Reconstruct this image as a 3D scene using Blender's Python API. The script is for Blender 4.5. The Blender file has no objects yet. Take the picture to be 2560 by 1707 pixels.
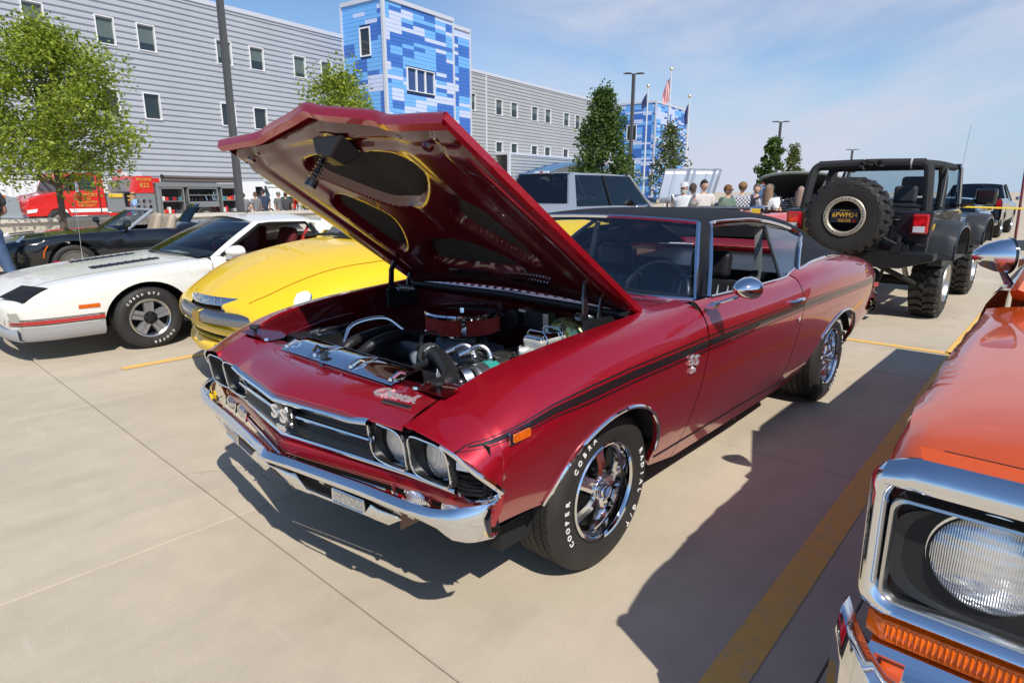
import bpy, bmesh, math, random
import numpy as np
from mathutils import Vector, Matrix
R = math.radians
S = bpy.context.scene
COL = S.collection
rnd = random.Random(7)
# ---------------------------------------------------------------- camera
cam_d = bpy.data.cameras.new('camera'); cam = bpy.data.objects.new('camera', cam_d); COL.objects.link(cam)
cam.location = (1.932, 2.106, 1.493)
cam_d.sensor_width = 36; cam_d.lens = 21.903; cam_d.clip_start = 0.02; cam_d.clip_end = 6000
yaw, pit = R(-137.73), R(13.58)
fw = Vector((math.cos(pit)*math.cos(yaw), math.cos(pit)*math.sin(yaw), -math.sin(pit)))
cam.rotation_euler = fw.to_track_quat('-Z', 'Y').to_euler()
S.camera = cam
# ---------------------------------------------------------------- sun, sky, exposure
SUN_TO = Vector((0.385, 0.83, 1.0)).normalized()
sun_d = bpy.data.lights.new('sun', 'SUN'); sun_d.energy = 4.8; sun_d.angle = R(0.53); sun_d.color = (1.0, 0.95, 0.87)
sun = bpy.data.objects.new('sun', sun_d); COL.objects.link(sun)
sun.rotation_euler = SUN_TO.to_track_quat('Z', 'Y').to_euler(); sun.location = (6, 14, 16)
W = bpy.data.worlds.new('World'); S.world = W; W.use_nodes = True
nt = W.node_tree; N = nt.nodes; L = nt.links; N.clear()
sky = N.new('ShaderNodeTexSky'); sky.sky_type = 'NISHITA'; sky.sun_disc = False
sky.sun_elevation = math.asin(SUN_TO.z); sky.sun_rotation = math.atan2(SUN_TO.x, SUN_TO.y)
sky.air_density = 1.0; sky.dust_density = 0.35; sky.ozone_density = 1.6; sky.altitude = 200
tc = N.new('ShaderNodeTexCoord'); mp = N.new('ShaderNodeMapping'); mp.inputs['Scale'].default_value = (1.0, 1.0, 3.2)
mp.inputs['Rotation'].default_value = (0, 0.25, 0.5)
n1 = N.new('ShaderNodeTexNoise'); n1.inputs['Scale'].default_value = 1.5; n1.inputs['Detail'].default_value = 9; n1.inputs['Roughness'].default_value = .58
n1.inputs['Distortion'].default_value = 0.7
cr = N.new('ShaderNodeValToRGB'); cr.color_ramp.elements[0].position = .33; cr.color_ramp.elements[1].position = .56
# more cloud towards the west side of the sky (direction -x), clear towards the north
sx = N.new('ShaderNodeSeparateXYZ'); mr = N.new('ShaderNodeMapRange')
mr.inputs['From Min'].default_value = 0.80; mr.inputs['From Max'].default_value = 0.965; mr.interpolation_type = 'SMOOTHSTEP'; mr.inputs['To Min'].default_value = 0.0; mr.inputs['To Max'].default_value = 1.0
dirn = N.new('ShaderNodeVectorMath'); dirn.operation = 'DOT_PRODUCT'; dirn.inputs[1].default_value = (-0.955, -0.265, 0.14)
mu = N.new('ShaderNodeMath'); mu.operation = 'MULTIPLY'; mu.use_clamp = True
mu2 = N.new('ShaderNodeMath'); mu2.operation = 'MULTIPLY'; mu2.inputs[1].default_value = 0.92
mix = N.new('ShaderNodeMixRGB'); mix.inputs[2].default_value = (4.9, 5.2, 6.2, 1)
tint = N.new('ShaderNodeMixRGB'); tint.blend_type = 'MULTIPLY'; tint.inputs[0].default_value = 1; tint.inputs[2].default_value = (.80, .92, 1.04, 1)
bg = N.new('ShaderNodeBackground'); bg.inputs['Strength'].default_value = 0.13
out = N.new('ShaderNodeOutputWorld')
L.new(tc.outputs['Generated'], mp.inputs[0]); L.new(mp.outputs[0], n1.inputs['Vector']); L.new(n1.outputs['Fac'], cr.inputs[0])
L.new(tc.outputs['Generated'], dirn.inputs[0]); L.new(dirn.outputs['Value'], mr.inputs['Value'])
L.new(cr.outputs[0], mu.inputs[0]); L.new(mr.outputs[0], mu.inputs[1]); L.new(mu.outputs[0], mu2.inputs[0]); L.new(mu2.outputs[0], mix.inputs[0])
L.new(sky.outputs[0], tint.inputs[1]); 
hz = N.new('ShaderNodeSeparateXYZ'); hr = N.new('ShaderNodeMapRange'); hr.inputs['From Min'].default_value = 0.0; hr.inputs['From Max'].default_value = 0.22; hr.inputs['To Min'].default_value = .95; hr.inputs['To Max'].default_value = 0.0; hr.interpolation_type = 'SMOOTHSTEP'
hm_ = N.new('ShaderNodeMixRGB'); hm_.inputs[2].default_value = (3.4, 4.5, 5.9, 1); L.new(tc.outputs['Generated'], hz.inputs[0]); L.new(hz.outputs['Z'], hr.inputs['Value']); L.new(hr.outputs[0], hm_.inputs[0]); L.new(tint.outputs[0], hm_.inputs[1]); L.new(hm_.outputs[0], mix.inputs[1])
L.new(mix.outputs[0], bg.inputs[0]); L.new(bg.outputs[0], out.inputs[0])
S.view_settings.view_transform = 'Standard'; S.view_settings.look = 'None'; S.view_settings.exposure = 0.0; S.view_settings.gamma = 1.0
S.view_settings.use_curve_mapping = False
S.cycles.max_bounces = 10; S.cycles.transparent_max_bounces = 16; S.cycles.caustics_reflective = True; S.cycles.sample_clamp_indirect = 6

# ---------------------------------------------------------------- materials
MATS = {}
def mat(name, col=(.5,.5,.5), rough=.5, metal=0., coat=0., trans=0., ior=1.45, emis=None, noise=None, spec=None, bump=None, alpha=1.):
    """noise=(scale, amount[, detail]): colour varies by a noise; bump=(scale, strength, distance)"""
    if name in MATS: return MATS[name]
    m = bpy.data.materials.new(name); m.use_nodes = True; t = m.node_tree; b = t.nodes['Principled BSDF']
    b.inputs['Base Color'].default_value = (*col, 1); b.inputs['Roughness'].default_value = rough; b.inputs['Metallic'].default_value = metal
    b.inputs['Coat Weight'].default_value = coat; b.inputs['Coat Roughness'].default_value = .015; b.inputs['Coat IOR'].default_value = 1.62; b.inputs['Transmission Weight'].default_value = trans; b.inputs['IOR'].default_value = ior
    if spec is not None: b.inputs['Specular IOR Level'].default_value = spec
    if emis: b.inputs['Emission Color'].default_value = (*emis[0], 1); b.inputs['Emission Strength'].default_value = emis[1]
    if alpha < 1: b.inputs['Alpha'].default_value = alpha
    g = t.nodes.new('ShaderNodeNewGeometry') if (noise or bump) else None
    if noise:
        n = t.nodes.new('ShaderNodeTexNoise'); n.inputs['Scale'].default_value = noise[0]; n.inputs['Detail'].default_value = noise[2] if len(noise) > 2 else 5
        t.links.new(g.outputs['Position'], n.inputs['Vector'])
        r = t.nodes.new('ShaderNodeMapRange'); r.inputs['From Min'].default_value = .25; r.inputs['From Max'].default_value = .75
        r.inputs['To Min'].default_value = 1-noise[1]; r.inputs['To Max'].default_value = 1+noise[1]
        x = t.nodes.new('ShaderNodeVectorMath'); x.operation = 'SCALE'; x.inputs[0].default_value = col
        t.links.new(n.outputs['Fac'], r.inputs['Value']); t.links.new(r.outputs[0], x.inputs['Scale']); t.links.new(x.outputs[0], b.inputs['Base Color'])
    if bump:
        n = t.nodes.new('ShaderNodeTexNoise'); n.inputs['Scale'].default_value = bump[0]; n.inputs['Detail'].default_value = 4
        t.links.new(g.outputs['Position'], n.inputs['Vector'])
        bn = t.nodes.new('ShaderNodeBump'); bn.inputs['Strength'].default_value = bump[1]; bn.inputs['Distance'].default_value = bump[2]
        t.links.new(n.outputs['Fac'], bn.inputs['Height']); t.links.new(bn.outputs[0], b.inputs['Normal'])
    MATS[name] = m; return m

def glassmat(name, tint=(.8,.9,.9), opac=.25, rough=.02):
    """window glass: a sharp dielectric reflection over a see-through tint"""
    if name in MATS: return MATS[name]
    m = bpy.data.materials.new(name); m.use_nodes = True; t = m.node_tree; t.nodes.clear()
    o = t.nodes.new('ShaderNodeOutputMaterial'); tr = t.nodes.new('ShaderNodeBsdfTransparent'); tr.inputs[0].default_value = (*tint, 1)
    gl = t.nodes.new('ShaderNodeBsdfGlossy'); gl.inputs['Roughness'].default_value = rough
    fr = t.nodes.new('ShaderNodeFresnel'); fr.inputs[0].default_value = 1.5
    mx = t.nodes.new('ShaderNodeMixShader'); ad = t.nodes.new('ShaderNodeMath'); ad.operation = 'MULTIPLY_ADD'; ad.inputs[1].default_value = 1.0; ad.inputs[2].default_value = opac*.12
    t.links.new(fr.outputs[0], ad.inputs[0]); t.links.new(ad.outputs[0], mx.inputs[0]); t.links.new(tr.outputs[0], mx.inputs[1]); t.links.new(gl.outputs[0], mx.inputs[2])
    t.links.new(mx.outputs[0], o.inputs[0]); MATS[name] = m; return m

chrome = mat('chrome', (.83,.84,.86), .045, 1.)
chrome_dull = mat('satin chrome', (.62,.62,.62), .22, 1.)
alum = mat('cast aluminium', (.55,.55,.54), .38, 1., noise=(60,.1))
steel = mat('steel grey', (.30,.31,.32), .35, 1.)
black_gloss = mat('gloss black paint', (.010,.011,.013), .12, 0, coat=.6)
black_sat = mat('satin black', (.014,.014,.015), .42)
black_mat = mat('flat black', (.012,.012,.012), .8)
rubber = mat('tyre rubber', (.026,.024,.022), .62, noise=(9,.2), bump=(160,.25,.002))
rubber_b = mat('black rubber trim', (.015,.015,.016), .5)
white_let = mat('raised white lettering', (.78,.77,.72), .6)
glass_c = glassmat('clear glass', (.78,.87,.90), .65)
glass_t = glassmat('tinted glass', (.50,.60,.62), .4)
glass_d = glassmat('dark privacy glass', (.10,.12,.13), .5)
lens_c = mat('headlamp lens', (.86,.89,.93), .09, .0, trans=.0, spec=.8)
amber = mat('amber lens', (.66,.115,.006), .14, 0, coat=.4, noise=(90,.3))
redlens = mat('red lens', (.45,.008,.012), .12, 0, coat=.6)
vinyl_int = mat('black interior vinyl', (.016,.017,.019), .38, bump=(300,.2,.001))
mirror_g = mat('mirror glass', (.85,.87,.88), .02, 1.)
dark_cav = mat('dark cavity', (.006,.006,.006), .9)

# ---------------------------------------------------------------- mesh builder
def cr1(P, n):
    """Catmull-Rom (centripetal-ish, uniform) through the points, n samples per span"""
    P = np.asarray(P, float); out = []
    Q = np.vstack([2*P[0]-P[1], P, 2*P[-1]-P[-2]])
    for i in range(1, len(Q)-2):
        for k in range(n):
            t = k/n; p0,p1,p2,p3 = Q[i-1],Q[i],Q[i+1],Q[i+2]
            out.append(.5*((2*p1)+(-p0+p2)*t+(2*p0-5*p1+4*p2-p3)*t*t+(-p0+3*p1-3*p2+p3)*t**3))
    out.append(P[-1]); return np.array(out)
def lerp_tab(tab, x):
    """tab: rows (x, a, b, ...), sorted; smooth (monotone cubic) interpolation"""
    T = np.asarray(tab, float); xs = T[:,0]
    if xs[0] > xs[-1]: T = T[::-1]; xs = T[:,0]
    x = min(max(x, xs[0]), xs[-1]); i = int(np.searchsorted(xs, x)-1); i = min(max(i,0), len(xs)-2)
    h = xs[i+1]-xs[i]; t = (x-xs[i])/h
    def sl(j):
        if j == 0: return (T[1,1:]-T[0,1:])/(xs[1]-xs[0])
        if j == len(xs)-1: return (T[-1,1:]-T[-2,1:])/(xs[-1]-xs[-2])
        a = (T[j,1:]-T[j-1,1:])/(xs[j]-xs[j-1]); b = (T[j+1,1:]-T[j,1:])/(xs[j+1]-xs[j])
        s = np.where(a*b > 0, 2*a*b/np.where(np.abs(a+b) < 1e-12, 1, a+b), 0); return s
    m0, m1 = sl(i)*h, sl(i+1)*h
    a, b = T[i,1:], T[i+1,1:]
    r = (2*t**3-3*t*t+1)*a+(t**3-2*t*t+t)*m0+(-2*t**3+3*t*t)*b+(t**3-t*t)*m1
    return r if len(r) > 1 else float(r[0])

class MB:
    def __init__(s): s.v = []; s.f = []; s.mi = []; s.cur = 0
    def add(s, V, F):
        o = len(s.v); s.v.extend([tuple(map(float, p)) for p in V]); s.f.extend([tuple(i+o for i in f) for f in F]); s.mi.extend([s.cur]*len(F)); return s
    def grid(s, G, closeu=False, closev=False):
        nu, nv = len(G), len(G[0]); V = [p for row in G for p in row]; F = []
        for i in range(nu if closeu else nu-1):
            for j in range(nv if closev else nv-1):
                a = i*nv+j; b = ((i+1) % nu)*nv+j; c = ((i+1) % nu)*nv+(j+1) % nv; d = i*nv+(j+1) % nv
                F.append((a,b,c,d))
        return s.add(V, F)
    def box(s, c, sz, rz=0, ry=0, rx=0, top=1., topy=None):
        x,y,z = sz[0]/2, sz[1]/2, sz[2]/2; ty = top if topy is None else topy
        V = [(-x,-y,-z),(x,-y,-z),(x,y,-z),(-x,y,-z),(-x*top,-y*ty,z),(x*top,-y*ty,z),(x*top,y*ty,z),(-x*top,y*ty,z)]
        if rz or ry or rx:
            M = Matrix.Rotation(rz,3,'Z') @ Matrix.Rotation(ry,3,'Y') @ Matrix.Rotation(rx,3,'X'); V = [M @ Vector(p) for p in V]
        V = [(p[0]+c[0], p[1]+c[1], p[2]+c[2]) for p in V]
        return s.add(V, [(0,3,2,1),(4,5,6,7),(0,1,5,4),(1,2,6,5),(2,3,7,6),(3,0,4,7)])
    def hexa(s, V): # 8 corners bottom ring, top ring
        return s.add(V, [(0,3,2,1),(4,5,6,7),(0,1,5,4),(1,2,6,5),(2,3,7,6),(3,0,4,7)])
    def tube(s, P, r, seg=8, closed=False, caps=True, flat=None):
        P = [Vector(p) for p in P]; n = len(P); rs = r if hasattr(r,'__len__') else [r]*n
        G = []; up = None
        for i in range(n):
            if closed: t = P[(i+1) % n]-P[i-1]
            else: t = P[min(i+1,n-1)]-P[max(i-1,0)]
            if t.length < 1e-9: t = Vector((0,0,1))
            t.normalize()
            if up is None:
                up = Vector((0,0,1)) if abs(t.z) < .9 else Vector((1,0,0))
            a = (up-t*up.dot(t))
            if a.length < 1e-6: a = t.orthogonal()
            a.normalize(); b = t.cross(a); up = a
            fx, fy = (1,1) if flat is None else flat
            G.append([tuple(P[i]+(a*math.cos(2*math.pi*k/seg)*fy+b*math.sin(2*math.pi*k/seg)*fx)*rs[i]) for k in range(seg)])
        o = len(s.v); s.grid(G, closeu=closed, closev=True)
        if caps and not closed:
            s.f.append(tuple(o+k for k in range(seg))[::-1]); s.f.append(tuple(o+(n-1)*seg+k for k in range(seg))); s.mi += [s.cur]*2
        return s
    def cyl(s, p0, p1, r, seg=16, r1=None): return s.tube([p0,p1], [r, r if r1 is None else r1], seg)
    def lathe(s, prof, c=(0,0,0), axis='z', seg=32, a0=0., a1=2*math.pi, flip=False):
        """prof: list of (radius, height along axis)"""
        full = abs(a1-a0) > 6.28; G = []
        n = seg if full else seg+1
        for k in range(n):
            a = a0+(a1-a0)*k/seg; ca, sa = math.cos(a), math.sin(a); row = []
            for r, h in prof:
                if axis == 'z': p = (c[0]+r*ca, c[1]+r*sa, c[2]+h)
                elif axis == 'y': p = (c[0]+r*ca, c[1]+h, c[2]+r*sa)
                else: p = (c[0]+h, c[1]+r*ca, c[2]+r*sa)
                row.append(p)
            G.append(row)
        return s.grid(G, closeu=full)
    def prism(s, poly, h0, h1, plane='xz', at=None):
        """extrude polygon; plane 'xz' -> along y from h0 to h1, 'xy' -> z, 'yz' -> x"""
        def P(p,h): return {'xz':(p[0],h,p[1]),'xy':(p[0],p[1],h),'yz':(h,p[0],p[1])}[plane]
        n = len(poly); V = [P(p,h0) for p in poly]+[P(p,h1) for p in poly]
        return s.add(V, [tuple(range(n))[::-1], tuple(range(n,2*n))]+[(i,(i+1) % n,n+(i+1) % n,n+i) for i in range(n)])
    def quad(s, a,b,c,d): return s.add([a,b,c,d], [(0,1,2,3)])
    def xf(s, M, start=0):
        for i in range(start, len(s.v)): s.v[i] = tuple(M @ Vector(s.v[i]))
        return s
    def mirror_y(s, y0=0.):
        n = len(s.v); F = list(s.f); mi = list(s.mi)
        s.v += [(x,2*y0-y,z) for x,y,z in s.v]; s.f += [tuple(i+n for i in f)[::-1] for f in F]; s.mi += mi; return s
    def build(s, name, m, parent=None, smooth=35, recalc=True, weld=None):
        me = bpy.data.meshes.new(name); me.from_pydata(s.v, [], s.f)
        ms = m if isinstance(m, (list,tuple)) else [m]
        for x in ms: me.materials.append(x)
        if len(ms) > 1: me.polygons.foreach_set('material_index', s.mi)
        if weld or recalc:
            b = bmesh.new(); b.from_mesh(me)
            if weld: bmesh.ops.remove_doubles(b, verts=b.verts, dist=weld)
            if recalc: bmesh.ops.recalc_face_normals(b, faces=b.faces)
            b.to_mesh(me); b.free()
        if smooth:
            me.polygons.foreach_set('use_smooth', [True]*len(me.polygons))
            if smooth < 179: me.set_sharp_from_angle(angle=R(smooth))
        me.update()
        o = bpy.data.objects.new(name, me); COL.objects.link(o)
        if parent: o.parent = parent
        return o
def car_shell(tab, xs, cy, arches=(), nv=40, lip=.02, sides=(1,-1), n=6, cut=None):
    """lofted body: tab rows x,(d,z)... from sill to the centre line; d is measured from the centre plane y=cy; arches (xc,zc,a,b)"""
    mb = MB(); T = np.array(tab, float)
    for sgn in sides:
        G = []
        for x in xs:
            P = cr1(lerp_tab(T,x).reshape(-1,2), n); zl = -9
            for xc,zc,a,b in arches:
                if abs(x-xc) < a: zl = max(zl, zc+b*math.sqrt(max(0,1-((x-xc)/a)**2)))
            d = np.r_[0,np.cumsum(np.linalg.norm(np.diff(P,axis=0),axis=1))]; s0 = 0
            if zl > P[0,1]:
                k = int(np.argmax(P[:,1] > zl)); k = max(k,1); s0 = d[k-1]+(zl-P[k-1,1])/(P[k,1]-P[k-1,1]+1e-9)*(d[k]-d[k-1])
            ss = s0+(d[-1]-s0)*np.linspace(0,1,nv); Y = np.interp(ss,d,P[:,0]); Z = np.interp(ss,d,P[:,1])
            G.append([(x,cy+sgn*(Y[0]-lip),Z[0]+.003)]+[(x,cy+sgn*y,z) for y,z in zip(Y,Z)])
        mb.grid(G)
    return mb
def arch_xs(xc, a, n=20): return [xc+a*.9995*math.cos(math.pi*k/n) for k in range(n+1)]
def shell_pt(tab, x, z, cy, sgn=1):
    P = cr1(lerp_tab(np.array(tab,float),x).reshape(-1,2), 8); k = int(np.argmax(P[:,1] > z)); k = max(k,1)
    f = (z-P[k-1,1])/(P[k,1]-P[k-1,1]+1e-9); return cy+sgn*(P[k-1,0]+f*(P[k,0]-P[k-1,0]))
def tag(o, label=None, cat=None, group=None, kind=None):
    if label: o['label'] = label
    if cat: o['category'] = cat
    if group: o['group'] = group
    if kind: o['kind'] = kind
    return o
def thing(name, label, cat, loc=(0,0,0), rz=0, group=None):
    o = bpy.data.objects.new(name, None); COL.objects.link(o); o.location = loc; o.rotation_euler = (0,0,rz); o.empty_display_size = .2
    return tag(o, label, cat, group)
def copy_tree(o, parent=None):
    c = o.copy(); COL.objects.link(c)
    if parent: c.parent = parent
    for ch in list(o.children): copy_tree(ch, c)
    return c
def bevel(o, w=.01, seg=2):
    b = o.modifiers.new('bevel','BEVEL'); b.width = w; b.segments = seg; b.limit_method = 'ANGLE'; b.angle_limit = R(30); b.harden_normals = False; return o
_TC = {}
def text_geo(s, size, ext=.001, align='CENTER', shear=0., spacing=1., bold=0.):
    key = (s, size, ext, align, shear, spacing, bold)
    if key not in _TC:
        c = bpy.data.curves.new('t','FONT'); c.body = s; c.size = size; c.extrude = ext; c.align_x = align; c.align_y = 'CENTER'; c.shear = shear; c.space_character = spacing; c.resolution_u = 2; c.offset = size*bold
        o = bpy.data.objects.new('t', c); me = bpy.data.meshes.new_from_object(o)
        V = [v.co.copy() for v in me.vertices]; F = [tuple(p.vertices) for p in me.polygons]
        bpy.data.objects.remove(o); bpy.data.meshes.remove(me); bpy.data.curves.remove(c); _TC[key] = (V, F)
    return _TC[key]
def put_text(mb, s, size, M, ext=.001, align='CENTER', shear=0., spacing=1., sx=1., warp=None, bold=0.):
    """lettering as real mesh (Blender's built-in font) in the xy plane of matrix M"""
    V, F = text_geo(s, size, ext, align, shear, spacing, bold)
    P = [M @ Vector((v.x*sx, v.y, v.z)) for v in V]
    if warp: P = [warp(p) for p in P]
    return mb.add(P, F)
def text(name, s, size, M, m, parent, ext=.001, align='CENTER', shear=0., sx=1., spacing=1., warp=None):
    mb = MB(); put_text(mb, s, size, M, ext, align, shear, spacing, sx, warp); return mb.build(name, m, parent, smooth=0, recalc=False)
def frame(o, x, y, n=None):
    """matrix with local x along x, y along y at o"""
    X = Vector(x).normalized(); Z = X.cross(Vector(y)).normalized(); Y = Z.cross(X)
    M = Matrix.Identity(4)
    for i in range(3): M[i][0], M[i][1], M[i][2], M[i][3] = X[i], Y[i], Z[i], o[i]
    return M
def ring_text(mb, s, radius, size, c, a_mid, side=1, deg_per=None, ext=.0015, flip=False, shear=0.):
    """letters round a wheel in the plane y=c[1]; side=+1 faces +y. Angle as seen from that side, 90 = top, letters' tops outwards"""
    n = len(s); st = deg_per or math.degrees(size*.86/radius)
    for i, ch in enumerate(s):
        if ch == ' ': continue
        a = R(a_mid + (-(i-(n-1)/2)*st if not flip else (i-(n-1)/2)*st))
        px, pz = math.cos(a)*radius, math.sin(a)*radius
        rad = Vector((-side*math.cos(a),0,math.sin(a))); tan = Vector((-side*math.sin(a),0,-math.cos(a)))
        if flip: rad, tan = -rad, -tan
        put_text(mb, ch, size, frame((c[0]-side*px, c[1], c[2]+pz), tan, rad), ext, shear=shear, bold=.022)
def rrect(w, h, r, n=5):
    """rounded rectangle outline, centred"""
    P = []
    for cx, cy, a0 in ((w/2-r,h/2-r,0),(-w/2+r,h/2-r,90),(-w/2+r,-h/2+r,180),(w/2-r,-h/2+r,270)):
        for k in range(n+1):
            a = R(a0+90*k/n); P.append((cx+r*math.cos(a), cy+r*math.sin(a)))
    return P
# ================================================================ ground
def concrete_mat():
    m = bpy.data.materials.new('broom finished concrete'); m.use_nodes = True; t = m.node_tree; b = t.nodes['Principled BSDF']
    g = t.nodes.new('ShaderNodeNewGeometry'); oi = t.nodes.new('ShaderNodeObjectInfo')
    def noise(sc, det, rough=.55):
        n = t.nodes.new('ShaderNodeTexNoise'); n.inputs['Scale'].default_value = sc; n.inputs['Detail'].default_value = det; n.inputs['Roughness'].default_value = rough
        t.links.new(g.outputs['Position'], n.inputs['Vector']); return n
    def ramp(src, p0, p1, c0, c1):
        r = t.nodes.new('ShaderNodeMapRange'); r.inputs['From Min'].default_value = p0; r.inputs['From Max'].default_value = p1; r.inputs['To Min'].default_value = c0; r.inputs['To Max'].default_value = c1
        t.links.new(src, r.inputs['Value']); return r
    a = ramp(noise(.55, 6).outputs['Fac'], .3, .7, .90, 1.07); c = ramp(noise(5, 8, .65).outputs['Fac'], .3, .7, .93, 1.06); d = ramp(noise(220, 3).outputs['Fac'], .25, .75, .86, 1.12)
    e = ramp(oi.outputs['Random'], 0, 1, .965, 1.03)
    def mul(x, y):
        q = t.nodes.new('ShaderNodeMath'); q.operation = 'MULTIPLY'; t.links.new(x, q.inputs[0]); t.links.new(y, q.inputs[1]); return q.outputs[0]
    f = mul(mul(mul(a.outputs[0], c.outputs[0]), d.outputs[0]), e.outputs[0])
    sc = t.nodes.new('ShaderNodeVectorMath'); sc.operation = 'SCALE'; sc.inputs[0].default_value = (.525, .447, .335); t.links.new(f, sc.inputs['Scale'])
    # rust specks and a few dark oil spots
    rs = ramp(noise(2.1, 9, .75).outputs['Fac'], .66, .74, 0, .7); mx = t.nodes.new('ShaderNodeMixRGB'); mx.inputs[2].default_value = (.30,.15,.07,1)
    t.links.new(rs.outputs[0], mx.inputs[0]); t.links.new(sc.outputs[0], mx.inputs[1])
    v = t.nodes.new('ShaderNodeTexVoronoi'); v.inputs['Scale'].default_value = 1.3; t.links.new(g.outputs['Position'], v.inputs['Vector'])
    vo = ramp(v.outputs['Distance'], .018, .03, .75, 0); mx2 = t.nodes.new('ShaderNodeMixRGB'); mx2.inputs[2].default_value = (.10,.085,.07,1)
    t.links.new(vo.outputs[0], mx2.inputs[0]); t.links.new(mx.outputs[0], mx2.inputs[1])
    # broad worn tyre smudges and pale scuffs; hairline cracks along warped cell borders
    sm = ramp(noise(.9, 3, .5).outputs['Fac'], .52, .75, 0, .30); mp_ = t.nodes.new('ShaderNodeMapping'); mp_.inputs['Scale'].default_value = (.35,2.2,1); t.links.new(g.outputs['Position'], mp_.inputs[0]); n9 = t.nodes.new('ShaderNodeTexNoise'); n9.inputs['Scale'].default_value = 1.6; n9.inputs['Detail'].default_value = 7; t.links.new(mp_.outputs[0], n9.inputs['Vector'])
    sm2 = ramp(n9.outputs['Fac'], .50, .72, 0, .34); mx3 = t.nodes.new('ShaderNodeMixRGB'); mx3.inputs[2].default_value = (.33,.285,.225,1); t.links.new(sm2.outputs[0], mx3.inputs[0]); t.links.new(mx2.outputs[0], mx3.inputs[1])
    wn = noise(1.7, 5); ad = t.nodes.new('ShaderNodeVectorMath'); ad.operation = 'MULTIPLY_ADD'; ad.inputs[1].default_value = (.5,.5,.5); t.links.new(wn.outputs['Color'], ad.inputs[0]); t.links.new(g.outputs['Position'], ad.inputs[2])
    vc = t.nodes.new('ShaderNodeTexVoronoi'); vc.feature = 'DISTANCE_TO_EDGE'; vc.inputs['Scale'].default_value = .30; t.links.new(ad.outputs[0], vc.inputs['Vector'])
    ck = ramp(vc.outputs['Distance'], .0010, .0028, .55, 0); cm_ = ramp(noise(.35, 2).outputs['Fac'], .58, .64, 0, .7)
    mx4 = t.nodes.new('ShaderNodeMixRGB'); mx4.inputs[2].default_value = (.15,.12,.09,1); t.links.new(mul(ck.outputs[0], cm_.outputs[0]), mx4.inputs[0]); t.links.new(mx3.outputs[0], mx4.inputs[1])
    wsn = t.nodes.new('ShaderNodeTexNoise'); wsn.inputs['Scale'].default_value = 7; wsn.inputs['Detail'].default_value = 2; mq = t.nodes.new('ShaderNodeMapping'); mq.inputs['Scale'].default_value = (1,.16,1); mq.inputs['Rotation'].default_value = (0,0,.7); t.links.new(g.outputs['Position'], mq.inputs[0]); t.links.new(mq.outputs[0], wsn.inputs['Vector'])
    sc2 = ramp(wsn.outputs['Fac'], .70, .78, 0, .35); mx5 = t.nodes.new('ShaderNodeMixRGB'); mx5.inputs[2].default_value = (.62,.57,.48,1); t.links.new(sc2.outputs[0], mx5.inputs[0]); t.links.new(mx4.outputs[0], mx5.inputs[1]); t.links.new(mx5.outputs[0], b.inputs['Base Color'])
    b.inputs['Roughness'].default_value = .88; b.inputs['Specular IOR Level'].default_value = .3
    bn = t.nodes.new('ShaderNodeBump'); bn.inputs['Strength'].default_value = .35; bn.inputs['Distance'].default_value = .003
    t.links.new(noise(140, 4).outputs['Fac'], bn.inputs['Height']); t.links.new(bn.outputs[0], b.inputs['Normal'])
    return m
concrete = concrete_mat()
joint_m = mat('joint dirt', (.16,.13,.10), .95, noise=(4,.3))
yellow_p = mat('yellow road paint', (.74,.44,.10), .8)
t = yellow_p.node_tree; g = t.nodes.new('ShaderNodeNewGeometry'); nn = t.nodes.new('ShaderNodeTexNoise'); nn.inputs['Scale'].default_value = 14; nn.inputs['Detail'].default_value = 9; nn.inputs['Roughness'].default_value = .75; t.links.new(g.outputs['Position'], nn.inputs['Vector'])
rq = t.nodes.new('ShaderNodeValToRGB'); rq.color_ramp.elements[0].position = .30; rq.color_ramp.elements[0].color = (.56,.42,.24,1); rq.color_ramp.elements[1].position = .52; rq.color_ramp.elements[1].color = (.80,.47,.11,1); t.links.new(nn.outputs['Fac'], rq.inputs[0]); t.links.new(rq.outputs[0], t.nodes['Principled BSDF'].inputs['Base Color'])
# ground to the horizon; it falls by 0.3 m beyond the retaining wall
def bf(s_, p_, z=0.):  # building frame: s along the facade, p towards it from the camera's foot
    return (1.932-.99114*s_+.13282*p_, 2.106-.13282*s_-.99114*p_, z)
fp = MB().add([bf(-900,-900,-.014),bf(900,-900,-.014),bf(900,22.2,-.014),bf(-900,22.2,-.014)], [(0,1,2,3)]).build('far_pavement', concrete, None, smooth=0, recalc=False); tag(fp, kind='structure')
yd = MB().add([bf(-900,22.1,-.3),bf(900,22.1,-.3),bf(900,1500,-.3),bf(-900,1500,-.3)], [(0,1,2,3)]).build('yard', concrete, None, smooth=0, recalc=False); tag(yd, kind='structure')
SX = [.825+2.375*k for k in range(-7, 2)]; SY = [-.655+2.36*k for k in range(-8, 3)]
pavement = MB().add([(SX[0],SY[0],-.009),(SX[-1],SY[0],-.009),(SX[-1],SY[-1],-.009),(SX[0],SY[-1],-.009)], [(0,1,2,3)]).build('pavement', joint_m, None, smooth=0); tag(pavement, kind='structure')
G = .0028; me = None
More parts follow.
